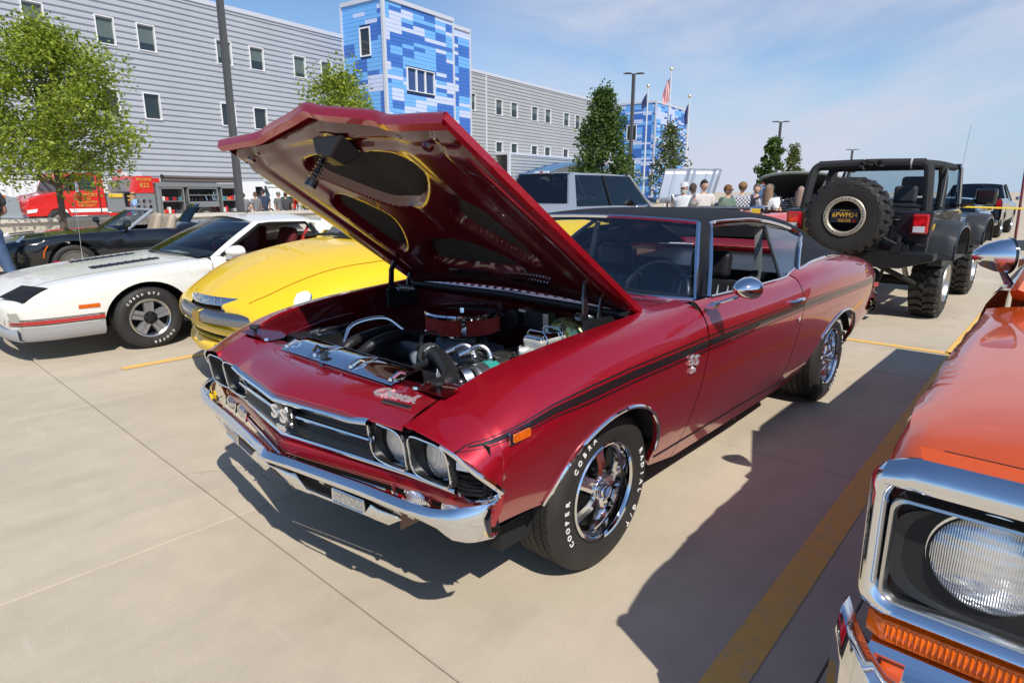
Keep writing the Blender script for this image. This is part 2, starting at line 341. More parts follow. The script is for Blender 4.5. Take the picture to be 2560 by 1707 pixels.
for i in range(len(SX)-1):
    for j in range(len(SY)-1):
        w, d = SX[i+1]-SX[i]-2*G, SY[j+1]-SY[j]-2*G
        if me is None:
            b = MB(); hw, hd, e = w/2, d/2, .003
            V = [(-hw,-hd,-.014),(hw,-hd,-.014),(hw,hd,-.014),(-hw,hd,-.014),(-hw,-hd,-.005),(hw,-hd,-.005),(hw,hd,-.005),(-hw,hd,-.005),(-hw+e,-hd+e,0),(hw-e,-hd+e,0),(hw-e,hd-e,0),(-hw+e,hd-e,0)]
            b.add(V, [(8,9,10,11)]+[(k,(k+1)%4,(k+1)%4+4,k+4) for k in range(4)]+[(k+4,(k+1)%4+4,(k+1)%4+8,k+8) for k in range(4)])
            s_ = b.build('concrete_slab', concrete, pavement, smooth=0); me = s_.data
        else:
            s_ = bpy.data.objects.new('concrete_slab', me); COL.objects.link(s_); s_.parent = pavement
        s_.location = ((SX[i]+SX[i+1])/2, (SY[j]+SY[j+1])/2, 0)
def line(x0,y0,x1,y1,w=.105):
    dx,dy = x1-x0,y1-y0; l = math.hypot(dx,dy); nx,ny = -dy/l*w/2, dx/l*w/2
    b = MB(); b.add([(x0+nx,y0+ny,.004),(x0-nx,y0-ny,.004),(x1-nx,y1-ny,.004),(x1+nx,y1+ny,.004)],[(0,1,2,3)])
    o = b.build('parking_line', yellow_p, pavement, smooth=0); return o
line(.75,1.50,-5.05,1.39,.12); line(.37,-3.86,-5.05,-3.82); line(-5.05,-6.6,-5.05,4.2); line(-5.05,-.05+1.40,-10.4,1.33); line(.4,-9.2,-5.0,-9.15)
# ================================================================ building
bld = thing('office_building', 'long grey ribbed metal office building with white framed windows and two blue tiled stair towers', 'building')
ex, nx_ = Vector((-.99114,-.13282,0)), Vector((-.13282,.99114,0))   # along the facade; out of the facade
B0 = Vector((1.932,2.106,0))
def bp(s_, p_, z): return tuple(B0+ex*s_-nx_*p_+Vector((0,0,z)))
clad = mat('ribbed metal cladding', (.49,.50,.525), .42, .25, noise=(.4,.04))
clad_w = mat('warm ribbed metal cladding', (.47,.465,.46), .42, .25, noise=(.4,.04))
clad_trim = mat('cladding trim', (.60,.61,.66), .45, .2)
wframe = mat('white window frame', (.78,.78,.78), .45)
bglass = mat('dark building glass', (.018,.026,.03), .04, 0, spec=.9)
blind = mat('roller blind behind glass', (.10,.13,.125), .35, spec=.6)
def ribwall(name, s0, s1, z0, z1, P, m, pitch=.375, holes=()):
    """horizontally ribbed cladding, real profile; windows cut out of it"""
    cuts = sorted(set([s0,s1]+[c for h in holes for c in (h[0],h[1]) if s0 < c < s1])); mb = MB()
    n = int(round((z1-z0)/pitch)); zs = []
    for k in range(n):
        b = z0+k*(z1-z0)/n; q = (z1-z0)/n
        zs += [(b,0.0),(b+q*.46,0.0),(b+q*.49,.075),(b+q*.96,.075)]
    zs.append((z1,0.))
    for a,b in zip(cuts[:-1],cuts[1:]):
        mid = (a+b)/2; hs = [h for h in holes if h[0] <= mid <= h[1]]
        for (za,oa),(zb,ob) in zip(zs[:-1],zs[1:]):
            zc = (za+zb)/2
            if any(h[2] < zc < h[3] for h in hs): continue
            mb.quad(bp(a,P-oa,za),bp(b,P-oa,za),bp(b,P-ob,zb),bp(a,P-ob,zb))
    return mb.build(name, m, bld, smooth=0, recalc=False)
def window(s0,s1,z0,z1,P,mull=0,blindh=.0,ff=.055):
    f = MB()
    def bar(a,b,c,d,p0,p1): f.hexa([bp(a,p0,c),bp(b,p0,c),bp(b,p1,c),bp(a,p1,c),bp(a,p0,d),bp(b,p0,d),bp(b,p1,d),bp(a,p1,d)])
    pf, pb = P-.13, P+.10
    bar(s0-ff,s0,z0-ff,z1+ff,pf,pb); bar(s1,s1+ff,z0-ff,z1+ff,pf,pb); bar(s0,s1,z1,z1+ff,pf,pb); bar(s0,s1,z0-ff,z0,pf,pb)
    for k in range(mull):
        c = s0+(s1-s0)*(k+1)/(mull+1); bar(c-.05,c+.05,z0,z1,pf+.03,pb)
    w = f.build('window', wframe, bld, smooth=0)
    g = MB(); g.quad(bp(s0,P+.07,z0),bp(s1,P+.07,z0),bp(s1,P+.07,z1),bp(s0,P+.07,z1)); g.build('pane', bglass, w, smooth=0, recalc=False)
    if blindh:
        g = MB(); zb = z1-(z1-z0)*blindh; g.quad(bp(s0,P+.066,zb),bp(s1,P+.066,zb),bp(s1,P+.066,z1),bp(s0,P+.066,z1)); g.build('blind', blind, w, smooth=0, recalc=False)
WL = [(16.1,17.1,10.45,12.0),(19.9,20.9,10.45,12.0),(22.35,23.4,10.45,12.0),(27.75,28.85,10.45,12.0),(30.4,31.5,10.45,12.0),(34.3,35.35,10.45,12.0),(37.0,38.05,10.45,12.0),
      (19.7,20.6,6.25,7.75),(22.2,23.2,6.2,7.75),(27.65,28.7,6.2,7.7),(30.3,31.35,6.15,7.65),(16.0,17.0,6.25,7.75),(11.5,12.6,10.45,12.0),(9.0,10.1,10.45,12.0)]
ribwall('wall', -6, 40.4, -.3, 14.15, 45, clad, holes=WL)
for k,h in enumerate(WL): window(*h, 45, blindh=[.62,.75,.7,.72,.6,.8,.66,0,0,0,0,0,.5,.6][k])
WR = [(57.0,57.9,10.15,11.85),(61.75,63.05,10.1,11.75),(64.85,66.2,10.1,11.75),(69.4,70.8,10.1,11.75),(72.6,74.0,10.1,11.75),(77.4,78.85,10.1,11.75),(80.6,82.0,10.1,11.75),(85,86.4,10.1,11.75),(88.2,89.6,10.1,11.75),
      (61.75,63.05,5.95,7.05),(64.85,66.2,5.95,7.05),(69.4,70.8,5.95,7.05),(72.6,74.0,5.95,7.05),(77.4,78.8,5.95,7.05)]
ribwall('wall', 52, 94, -.3, 14.1, 45, clad_w, holes=WR)
for k,h in enumerate(WR): window(*h, 45, blindh=0 if k > 8 else .5)
tr = MB()
def bbox(mb,a,b,p0,p1,c,d): mb.hexa([bp(a,p0,c),bp(b,p0,c),bp(b,p1,c),bp(a,p1,c),bp(a,p0,d),bp(b,p0,d),bp(b,p1,d),bp(a,p1,d)])
bbox(tr,-6.05,40.55,44.85,45.3,14.15,14.45); bbox(tr,52,94.1,44.85,45.3,14.1,14.4); bbox(tr,59.8,60.05,44.9,45.1,-.3,14.1); bbox(tr,40.3,40.55,44.9,45.1,-.3,14.15)
tr.build('parapet_trim', clad_trim, bld, smooth=0)
rf = MB(); bbox(rf,-6,94,45.3,70,13.6,14.0); rf.build('roof', clad_trim, bld, smooth=0)
vt = MB(); bbox(vt,30.6,31.2,44.86,45.05,2.2,3.1); vt.build('vent', clad_trim, bld, smooth=0); vt = MB(); bbox(vt,20.8,21.4,44.86,45.05,2.0,2.7); vt.build('vent', clad_trim, bld, smooth=0)
# low entrance block and curved blue canopy
ribwall('entrance_block', 61.8, 92, -.3, 5.6, 43.2, clad_w)
tr2 = MB(); bbox(tr2,61.7,92.1,43.05,45,5.6,5.85); bbox(tr2,61.7,62.1,43.05,43.3,-.3,5.6); bbox(tr2,91.9,92.1,43.05,45,-.3,5.6); tr2.build('entrance_trim', clad_trim, bld, smooth=0)
blue_c = mat('blue canopy metal', (.10,.30,.58), .35, .3)
cn = MB(); gr = []
for k in range(17):
    a = k/16; s_ = 63.5+a*20; z = 3.1+2.05*math.sin(math.pi*min(1,(a*.72+.02)))
    gr.append([bp(s_,40.2,z-.25),bp(s_,40.0,z),bp(s_,43.1,z+.05)])
cn.grid(gr); co = cn.build('canopy', blue_c, bld); so = co.modifiers.new('solid','SOLIDIFY'); so.thickness = .5
# ---------------- blue tower panels: every coloured board that can be told apart is a part
BL = [mat('deep blue board',(.055,.165,.52),.4,.1), mat('sky blue board',(.17,.43,.82),.4,.1), mat('pale lilac board',(.55,.62,.83),.4,.1)]
back_b = mat('board joint backing', (.03,.07,.2), .7)
n_pan = [0]
def tower(S0,S1,P0,P1,z1,cw,seed,rows,holes_f=(),holes_l=(), limit=260):
    """P0 front face, P1 back; boards: rows x columns on the front and the left return"""
    rr = random.Random(seed); h = .33; core = MB(); bbox(core,S0+.06,S1-.0,P0+.06,P1,-.3,z1-.02); c = core.build('tower_core', back_b, bld, smooth=0)
    tr = MB(); bbox(tr,S0-.12,S0+.14,P0-.12,P0+.14,-.3,z1); bbox(tr,S1-.1,S1+.1,P0-.09,P0+.14,-.3,z1); bbox(tr,S0-.12,S1+.1,P0-.12,P1,z1,z1+.32); bbox(tr,S0-.12,S0+.1,P1-.1,P1+.05,-.3,z1); tr.build('corner_trim', clad_trim, bld, smooth=0)
    rest = [MB(),MB(),MB()]; cnt = 0
    for face in ('f','l'):
        a0,a1 = (S0+.14,S1-.1) if face == 'f' else (P0+.14,P1-.1)
        nrow = int((z1-.3)/h)
        ncol = max(1,int(round((a1-a0)/cw)))
        off = .0
        edges = [a0]+[a0+.55+cw*k for k in range(0,40) if a0+.55+cw*k < a1-.3]+[a1]
        colr = {}
        for j in range(nrow):
            zt = z1-.02-j*h; zb = zt-h+.02
            last = None
            for i in range(len(edges)-1):
                up = colr.get((i,j-1)); lf = colr.get((i-1,j)); q = rr.random()
                col = (lf if lf is not None and q < .05 else up if up is not None and q < (.30 if up == 2 else .50) else rr.choices((0,1,2),(.40,.36,.24))[0])
                if j % 13 == 4 and q < .6: col = 2
                colr[(i,j)] = col
            i = 0
            while i < len(edges)-1:
                k = i
                while k+1 < len(edges)-1 and colr[(k+1,j)] == colr[(i,j)] and k-i < 2: k += 1
                sa, sb = edges[i]+.004, edges[k+1]-.004; col = colr[(i,j)]
                hs = holes_f if face == 'f' else holes_l
                segs = [(sa,sb)]
                for (ha,hb,hc,hd) in hs:
                    if zb < hd+.1 and zt > hc-.1:
                        ns = []
                        for (u,v) in segs:
                            if v <= ha-.1 or u >= hb+.1: ns.append((u,v))
                            else:
                                if u < ha-.1: ns.append((u,ha-.1))
                                if v > hb+.1: ns.append((hb+.1,v))
                        segs = ns
                for (u,v) in segs:
                    def mk(mb):
                        if face == 'f': bbox(mb,u,v,P0,P0+.05,zb,zt)
                        else: mb.hexa([bp(S0,u,zb),bp(S0,v,zb),bp(S0+.05,v,zb),bp(S0+.05,u,zb),bp(S0,u,zt),bp(S0,v,zt),bp(S0+.05,v,zt),bp(S0+.05,u,zt)])
                    if n_pan[0] < 290 and cnt < limit and zb > 5.5:
                        mb = MB(); mk(mb); mb.build('cladding_board', BL[col], bld, smooth=0, recalc=False); n_pan[0] += 1; cnt += 1
                    else: mk(rest[col])
                i = k+1
    for k in range(3):
        if rest[k].v: tag(rest[k].build('cladding_boards', BL[k], bld, smooth=0, recalc=False), kind='stuff')
tower(39.5,48.3,40,44.98,16.55,1.42,3,34,holes_f=((42.05,45.45,9.95,11.75),),holes_l=((41.65,42.75,12.55,14.6),))
window(42.05,45.45,9.95,11.75,40,mull=2)
# window in the left return
f = MB(); S0=39.5
for a,b,c,d in ((41.55,41.65,12.45,14.7),(42.75,42.85,12.45,14.7),(41.65,42.75,14.6,14.7),(41.65,42.75,12.45,12.55)): f.hexa([bp(S0-.06,a,c),bp(S0-.06,b,c),bp(S0+.12,b,c),bp(S0+.12,a,c),bp(S0-.06,a,d),bp(S0-.06,b,d),bp(S0+.12,b,d),bp(S0+.12,a,d)])
w = f.build('window', wframe, bld, smooth=0); gq = MB(); gq.quad(bp(S0+.03,41.65,12.55),bp(S0+.03,42.75,12.55),bp(S0+.03,42.75,14.6),bp(S0+.03,41.65,14.6)); gq.build('pane', bglass, w, smooth=0, recalc=False)
tower(48.4,52.3,41.2,44.98,16.5,1.42,5,34,limit=60)
tower(109.6,125.5,45.0,53.5,16.5,1.7,11,34,holes_l=((48.6,50.3,10.4,12.9),(48.6,50.3,4.2,6.7)),limit=0)
for zz in (10.4,4.2):
    f = MB(); S0=109.6; a0,a1=48.6,50.3
    for a,b,c,d in ((a0-.12,a0,zz-.12,zz+2.62),(a1,a1+.12,zz-.12,zz+2.62),(a0,a1,zz+2.5,zz+2.62),(a0,a1,zz-.12,zz)): f.hexa([bp(S0-.06,a,c),bp(S0-.06,b,c),bp(S0+.12,b,c),bp(S0+.12,a,c),bp(S0-.06,a,d),bp(S0-.06,b,d),bp(S0+.12,b,d),bp(S0+.12,a,d)])
    w = f.build('window', wframe, bld, smooth=0); gq = MB(); gq.quad(bp(S0+.03,a0,zz),bp(S0+.03,a1,zz),bp(S0+.03,a1,zz+2.5),bp(S0+.03,a0,zz+2.5)); gq.build('pane', bglass, w, smooth=0, recalc=False)
en = MB(); bbox(en,118,134,42.5,45,-.3,3.4); bbox(en,117.5,134.5,42.0,45,3.4,3.9); en.build('porch', blue_c, bld, smooth=0)
# ================================================================ retaining wall
wallm = mat('exposed aggregate wall', (.50,.44,.36), .9, noise=(30,.16,9), bump=(60,.5,.01)); capm = mat('wall cap stone', (.56,.51,.44), .85, noise=(5,.1))
wall = thing('retaining_wall', 'low buff aggregate retaining wall with a pale flat cap behind the parked cars', 'wall')
def pbox(mb,a,b,p0,p1,c,d): bbox(mb,a,b,p0,p1,c,d)
mb = MB(); pbox(mb,-10,24,21.9,22.6,0,.60); mb.build('wall_body', wallm, wall, smooth=0)
for k in range(14):
    mb = MB(); pbox(mb,-10+k*2.43,-10+k*2.43+2.42,21.82,22.68,.60,.70); mb.build('cap_stone', capm, wall, smooth=0)
mb = MB(); pbox(mb,-10,24,21.2,21.9,0,.12); mb.build('kerb', capm, wall, smooth=0)
# ================================================================ the red muscle coupe (world frame = its own frame: x forward, y to its left, origin under the front axle)
def paint(name, col, flake=0., rough=.28, metal=.0, coat=1., dark=None):
    if name in MATS: return MATS[name]
    m = mat(name, col, rough, metal, coat)
    if flake:
        t = m.node_tree; b = t.nodes['Principled BSDF']; g = t.nodes.new('ShaderNodeNewGeometry')
        v = t.nodes.new('ShaderNodeTexNoise'); v.inputs['Scale'].default_value = 900; v.inputs['Detail'].default_value = 1; t.links.new(g.outputs['Position'], v.inputs['Vector'])
        r = t.nodes.new('ShaderNodeMapRange'); r.inputs['From Min'].default_value = .35; r.inputs['From Max'].default_value = .65; r.inputs['To Min'].default_value = 1-flake; r.inputs['To Max'].default_value = 1+flake
        s = t.nodes.new('ShaderNodeVectorMath'); s.operation = 'SCALE'; s.inputs[0].default_value = col
        t.links.new(v.outputs['Fac'], r.inputs['Value']); t.links.new(r.outputs[0], s.inputs['Scale']); t.links.new(s.outputs[0], b.inputs['Base Color'])
    return m
red = paint('candy red paint', (.40,.005,.018), .25, .34, .45)
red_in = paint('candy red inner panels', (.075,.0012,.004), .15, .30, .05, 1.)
vinyl = mat('black vinyl roof', (.010,.011,.015), .72, spec=.3, bump=(420,.35,.0015))
stripe_m = mat('black stripe', (.012,.010,.012), .3, 0, coat=.5)
pad_m = mat('hood insulation felt', (.020,.019,.017), .95, noise=(30,.35), bump=(60,.4,.003))
CAR = thing('muscle_car', 'dark red two door muscle coupe with raised bonnet, black vinyl roof and black side stripe', 'car')
FT = np.array([ # x, then nine (y, z) from rocker to inner edge: front wing
 (.90, .86,.47,.88,.52,.89,.58,.885,.64,.87,.69,.85,.725,.81,.75,.75,.772,.655,.785),
 (.80, .875,.47,.90,.53,.92,.60,.93,.66,.925,.705,.90,.74,.85,.768,.77,.792,.662,.808),
 (.70, .88,.475,.91,.54,.93,.61,.942,.685,.940,.735,.915,.778,.865,.812,.785,.836,.676,.848),
 (.50, .875,.46,.90,.52,.922,.60,.943,.70,.947,.775,.925,.838,.875,.88,.80,.908,.712,.92),
 (.20, .86,.40,.89,.48,.912,.58,.94,.69,.953,.79,.937,.868,.892,.92,.82,.950,.738,.958),
 (-.20,.83,.33,.87,.42,.90,.52,.932,.66,.953,.80,.94,.89,.898,.945,.835,.975,.755,.984),
 (-.66,.80,.25,.845,.36,.888,.48,.930,.64,.951,.80,.94,.90,.91,.963,.86,1.0,.765,1.012)])
DT = np.array([
 (-.62,.80,.25,.845,.36,.888,.48,.930,.64,.951,.80,.942,.90,.915,.96,.890,.995,.862,1.016),
 (-1.2,.80,.25,.845,.36,.89,.48,.932,.64,.952,.80,.942,.90,.915,.955,.893,.988,.870,1.008),
 (-1.7,.80,.25,.85,.36,.90,.48,.935,.64,.955,.80,.945,.90,.92,.957,.895,.988,.865,1.004),
 (-1.9,.80,.255,.855,.36,.902,.48,.937,.64,.957,.80,.948,.90,.922,.962,.893,.996,.852,1.012)])
QT = np.array([
 (-1.84,.80,.255,.855,.36,.902,.48,.937,.64,.957,.80,.948,.90,.922,.962,.893,.996,.852,1.012),
 (-2.1,.81,.27,.86,.36,.905,.48,.938,.64,.958,.80,.952,.90,.928,.975,.89,1.022,.832,1.043),
 (-2.5,.82,.30,.87,.38,.912,.48,.942,.64,.960,.80,.955,.90,.93,.985,.885,1.034,.815,1.054),
 (-2.9,.84,.34,.88,.42,.914,.50,.942,.64,.958,.79,.951,.89,.922,.978,.872,1.026,.785,1.046),
 (-3.3,.85,.38,.885,.44,.912,.52,.934,.64,.947,.775,.939,.87,.908,.952,.848,1.002,.74,1.024),
 (-3.7,.83,.42,.865,.48,.89,.55,.907,.65,.914,.76,.903,.845,.87,.918,.80,.965,.68,.985),
 (-3.93,.81,.46,.84,.51,.86,.57,.87,.66,.872,.75,.86,.825,.825,.885,.75,.925,.63,.938),
 (-4.0,.79,.48,.815,.52,.835,.58,.845,.66,.846,.745,.832,.81,.80,.862,.73,.898,.61,.908)])
def prof(T, x, n=6):
    p = lerp_tab(T, x).reshape(-1,2); return cr1(p, n)
WRAP = [(.69,.615),(.74,.672),(.78,.718),(.805,.752),(.818,.772),(.828,.79),(.836,.81)]
def zlow(x):
    z = -1.
    if .035-.40 < x < .035+.40: z = .33+.372*math.sqrt(1-((x-.035)/.40)**2)
    if -3.30 < x < -2.30: z = max(z, .33+.355*math.sqrt(1-((x+2.80)/.50)**2))
    if x > .69: z = np.interp(x, [a for a,b in WRAP], [b for a,b in WRAP])
    return z
def panel(T, xs, lip=.02, name='panel', m=None, top_in=0.012, sides=(1,-1), nv=40, arch_flange=True):
    mb = MB()
    for sgn in sides:
        G = []
        for x in xs:
            P = prof(T, x, 8); zl = min(zlow(x), P[:,1].max()-.004)
            d = np.r_[0, np.cumsum(np.linalg.norm(np.diff(P,axis=0),axis=1))]
            s0 = 0.
            if zl > P[0,1]:
                k = int(np.argmax(P[:,1] > zl)); f = (zl-P[k-1,1])/(P[k,1]-P[k-1,1]) if k > 0 else 0; s0 = d[max(k-1,0)]+f*(d[k]-d[max(k-1,0)])
            ss = s0+(d[-1]-s0)*np.linspace(0,1,nv); Y = np.interp(ss,d,P[:,0]); Z = np.interp(ss,d,P[:,1])
            row = [(x,sgn*(Y[0]-lip),Z[0]+.004)]+[(x,sgn*y,z) for y,z in zip(Y,Z)]+[(x,sgn*(Y[-1]-.002),Z[-1]-top_in)]
            G.append(row)
        mb.grid(G)
    return mb.build(name, m or red, CAR, smooth=50)
def side_y(x, z):
    T = FT if x > -.633 else (DT if x > -1.865 else QT); P = prof(T, x, 10); k = np.argmax(P[:,1] > z)
    if P[0,1] >= z: return P[0,0]
    if k == 0: return P[-1,0]
    a, b = P[k-1], P[k]; f = (z-a[1])/(b[1]-a[1]+1e-9); return a[0]+f*(b[0]-a[0])
def axs(c, r, n=22): return [c+r*math.cos(math.pi*k/n) for k in range(n+1)]
xsF = sorted(set([.836,.83,.822,.81,.795,.775,.75,.72,.692,.688,.66,.62,.56,.5,.46]+axs(.035,.3999)+[-.4,-.45,-.5,-.55,-.6,-.632]), reverse=True)
panel(FT, xsF, name='front_wing', sides=(1,)); panel(FT, xsF, name='front_wing', sides=(-1,))
xsD = list(np.linspace(-.638,-1.862,24)); panel(DT, xsD, name='door', sides=(1,)); panel(DT, xsD, name='door', sides=(-1,))
xsQ = sorted(set([-1.868,-1.95,-2.05,-2.15,-2.25,-2.29]+axs(-2.80,.4999,26)+[-3.32,-3.4,-3.5,-3.6,-3.7,-3.8,-3.87,-3.93,-3.97,-4.0]), reverse=True)
panel(QT, xsQ, name='rear_quarter', sides=(1,)); panel(QT, xsQ, name='rear_quarter', sides=(-1,))
# dark gap liners behind the shut lines, tail panel, boot lid, floor
for xg in (-.635,-1.865):
    T = DT
    for sgn in (1,-1):
        mb = MB(); P = prof(T, xg, 4); mb.grid([[(xg+.015,sgn*(y-.012),z) for y,z in P],[(xg-.015,sgn*(y-.012),z) for y,z in P]]); mb.build('shut_line_gap', dark_cav, CAR)
P = prof(QT,-4.0,6); mb = MB(); mb.grid([[(-4.0,y,z) for y,z in P],[(-4.025,y*.5,z) for y,z in P],[(-4.03,0,z) for y,z in P],[(-4.025,-y*.5,z) for y,z in P],[(-4.0,-y,z) for y,z in P]]); mb.build('tail_panel', red, CAR, smooth=50)
mb = MB(); G = []
for x in np.linspace(-3.25,-3.995,12):
    P = prof(QT,x,4)[-1]; G.append([(x,P[0]*v,P[1]+.012*(1-v*v)) for v in np.linspace(-1,1,13)])
mb.grid(G); mb.build('boot_lid', red, CAR, smooth=50)
mb = MB(); mb.box((-1.6,0,.30),(4.2,1.5,.10)); mb.build('floor_pan', black_mat, CAR)
mb = MB(); mb.box((.20,0,.46),(.86,1.3,.05)); mb.build('nose_light_blocker', black_mat, CAR)  # slab added under the nose to block light and close up its ground shadow
# wheel houses
for xc,a,b in ((.035,.41,.385),(-2.80,.51,.365)):
    for sgn in (1,-1):
        mb = MB(); G = []
        for k in range(25):
            t = math.pi*(.10+.80*k/24); x = xc+a*math.cos(t); z = .33+b*math.sin(t)
            G.append([(x,sgn*.88,z),(x,sgn*.50,z)])
        mb.grid(G); n = len(mb.v); mb.add([(p[0],sgn*.50,p[2]) for p in [g[0] for g in G]]+[(xc,sgn*.5,.33)], [(k,k+1,25) for k in range(24)])
        mb.build('wheel_house', black_mat, CAR)
# chrome arch trims
def arch_trim(xc,a,b,t0,t1,sgn):
    P = []
    for k in range(41):
        t = R(t0+(t1-t0)*k/40); x = xc+a*math.cos(t); z = .33+b*math.sin(t); P.append((x, sgn*(side_y(x,max(z,.3))+.002), z))
    return P
for sgn in (1,-1):
    mb = MB(); mb.tube(arch_trim(.035,.402,.374,18,170,sgn), .0085, 6); mb.build('arch_trim', chrome, CAR)
    mb = MB(); mb.tube(arch_trim(-2.80,.502,.357,38,176,sgn), .0085, 6); mb.build('arch_trim', chrome, CAR)
# side stripes: three bands laid on the skin
def band(mb, f0, f1, xa, xb, sgn, off=.0016, n=70, m=2):
    G = []
    for k in range(n+1):
        x = xa+(xb-xa)*k/n; zm = (lerp_tab(FT,x)[13]-.004 if x > .45 else 9); z0, z1 = min(f0(x),zm-.002), min(f1(x),zm); G.append([(x, sgn*(side_y(x,z0+(z1-z0)*j/m)+off), z0+(z1-z0)*j/m) for j in range(m+1)])
    mb.grid(G)
def zc_(x): return float(np.interp(x, [-3.98,-3.3,-2.5,-1.85,-.65,.0,.45,.83], [.800,.822,.838,.843,.840,.832,.812,.762]))
def hw_(x): return float(np.interp(x, [-3.98,-3.5,-.6,.25,.82], [.014,.024,.034,.030,.005]))
for sgn in (1,-1):
    mb = MB()
    for xa,xb in ((.81,-.631),(-.639,-1.861),(-1.869,-3.97)):
        band(mb, lambda x: zc_(x)+.78*hw_(x), lambda x: zc_(x)+hw_(x), xa, xb, sgn)
        band(mb, lambda x: zc_(x)-.50*hw_(x)*min(1,max(0,(.80-x)/.10)), lambda x: zc_(x)+.50*hw_(x)*min(1,max(0,(.80-x)/.10))+.0005, min(xa,.77), xb, sgn)
        band(mb, lambda x: zc_(x)-hw_(x), lambda x: zc_(x)-.78*hw_(x), xa, xb, sgn)
    mb.build('side_stripe', stripe_m, CAR)
# lower body crease: its shadow line laid on as a thin black strip
for sgn in (1,-1):
    mb = MB(); mb.grid([[(x,sgn*(side_y(x,.335)+.001),.335),(x,sgn*(side_y(x,.343)+.004),.340),(x,sgn*(side_y(x,.349)+.001),.349)] for x in np.linspace(-.40,-2.26,30)]); mb.build('rocker_shadow_line', stripe_m, CAR)
# ---------------------------------------------------------------- nose: header panel
def tabf(T): 
    T = sorted(T); return lambda v: float(np.interp(abs(v), [a for a,b in T], [b for a,b in T]))
hx_f = tabf([(0,.908),(.38,.848),(.45,.838),(.655,.834)]); hz_f = tabf([(0,.790),(.36,.790),(.42,.783),(.655,.795)])
hx_r = tabf([(0,.690),(.38,.690),(.66,.705)]); hz_r = tabf([(0,.828),(.36,.834),(.42,.838),(.668,.850)])
ys = sorted(set([-v for v in (0,.08,.16,.24,.32,.36,.40,.44,.50,.56,.62,.655)]+[0,.08,.16,.24,.32,.36,.40,.44,.50,.56,.62,.655]))
mb = MB(); G = []
for y in ys:
    xr,zr,xf,zf = hx_r(y),hz_r(y),hx_f(y),hz_f(y); row = [(xr-.004,y*1.022,zr-.03),(xr,y*1.022,zr)]
    dip = -.010*max(0,(abs(y)-.38)/.27) if abs(y) > .38 else .008*(1-abs(y)/.38)
    for k in range(1,12):
        t = k/11; row.append((xr+(xf-xr)*t, y*(1+.022*(1-t)), zr+(zf-zr)*t+dip*math.sin(math.pi*t)*.8+.012*math.sin(math.pi*t)-.012*t**6))
    lipz = zf-.027 if abs(y) < .42 else zf-.018
    row += [(xf+.001,y,zf-.016),(xf-.004,y,lipz)]; G.append(row)
mb.grid(G); mb.build('header_panel', red, CAR, smooth=22)
# small wing-nose returns under the lip so the skin has thickness
# grille
def P_(y, x0, k, z): return (x0-k*abs(y), y, z)
gm = mat('grille black', (.010,.010,.011), .35)
mb = MB(); mb.grid([[(.815-.10*abs(y),y,.60),(.825-.10*abs(y),y,.775)] for y in (-.93,-.46,0,.46,.93)]); mb.build('grille_backing', dark_cav, CAR, smooth=0)
mb = MB()
for k in range(13):
    z = .625+.0108*k
    if abs(z-.695) < .010: continue
    mb.tube([(.868-.13*.46,-.46,z),(.868,0,z),(.868-.13*.46,.46,z)], .0042, 4, flat=(1,2.2))
mb.build('grille_bars', gm, CAR, smooth=0)
mb = MB()
for y in np.linspace(-.44,.44,31): mb.box((.862-.13*abs(y),y,.690),(.006,.004,.150))
mb.build('grille_uprights', gm, CAR, smooth=0)
def vbar(name, pts, hh, dd, m):
    mb = MB(); V = []
    G = [[(x+dd,y,z-hh*.55),(x+dd*1.25,y,z),(x+dd,y,z+hh*.55),(x,y,z+hh),(x-dd,y,z+hh),(x-dd,y,z-hh),(x,y,z-hh)] for x,y,z in pts]
    mb.grid(G, closev=True); return mb.build(name, m, CAR, smooth=30)
vbar('grille_top_trim', [(.836,-.485,.765),(.847,-.40,.754),(.906,0,.752),(.847,.40,.754),(.836,.485,.765)], .0125, .013, chrome)
vbar('grille_centre_bar', [(.818,-.47,.695),(.884,0,.695),(.818,.47,.695)], .0115, .012, chrome)
vbar('grille_lower_trim', [(.742,-.80,.596),(.775,-.60,.606),(.802,-.44,.607),(.880,0,.610),(.802,.44,.607),(.775,.60,.606),(.742,.80,.596)], .0125, .014, chrome)
mb = MB()
for k in range(2): mb.grid([[(x,y,z) for x,y,z in [(.80-.10*abs(y),y,.620),(.862-.12*abs(y)*1.2,y,.617)]] for y in np.linspace(-.80,.80,17)])
mb.build('grille_sill', gm, CAR)
# emblem on the grille: two letters over three small numerals
def em_ss(M, sc, parent, name='emblem'):
    mb = MB()
    put_text(mb,'S', .066*sc, M @ Matrix.Translation((-.022*sc,.012*sc,.004)), .005, sx=1.2, bold=.022); put_text(mb,'S', .066*sc, M @ Matrix.Translation((.026*sc,.004*sc,.004)), .005, sx=1.2, bold=.022)
    put_text(mb,'396', .028*sc, M @ Matrix.Translation((.006*sc,-.040*sc,.004)), .004, spacing=1.2, bold=.015)
    return mb.build(name, mat('bright emblem metal',(.88,.88,.88),.28,.75), parent, smooth=0, recalc=False)
em_ss(frame((.905,.02,.690), (-.10,1,0), (0,0,1)), 1.1, CAR)
mb = MB(); mb.box((.882,.035,.690),(.02,.10,.075)); mb.build('emblem_base', black_gloss, CAR)
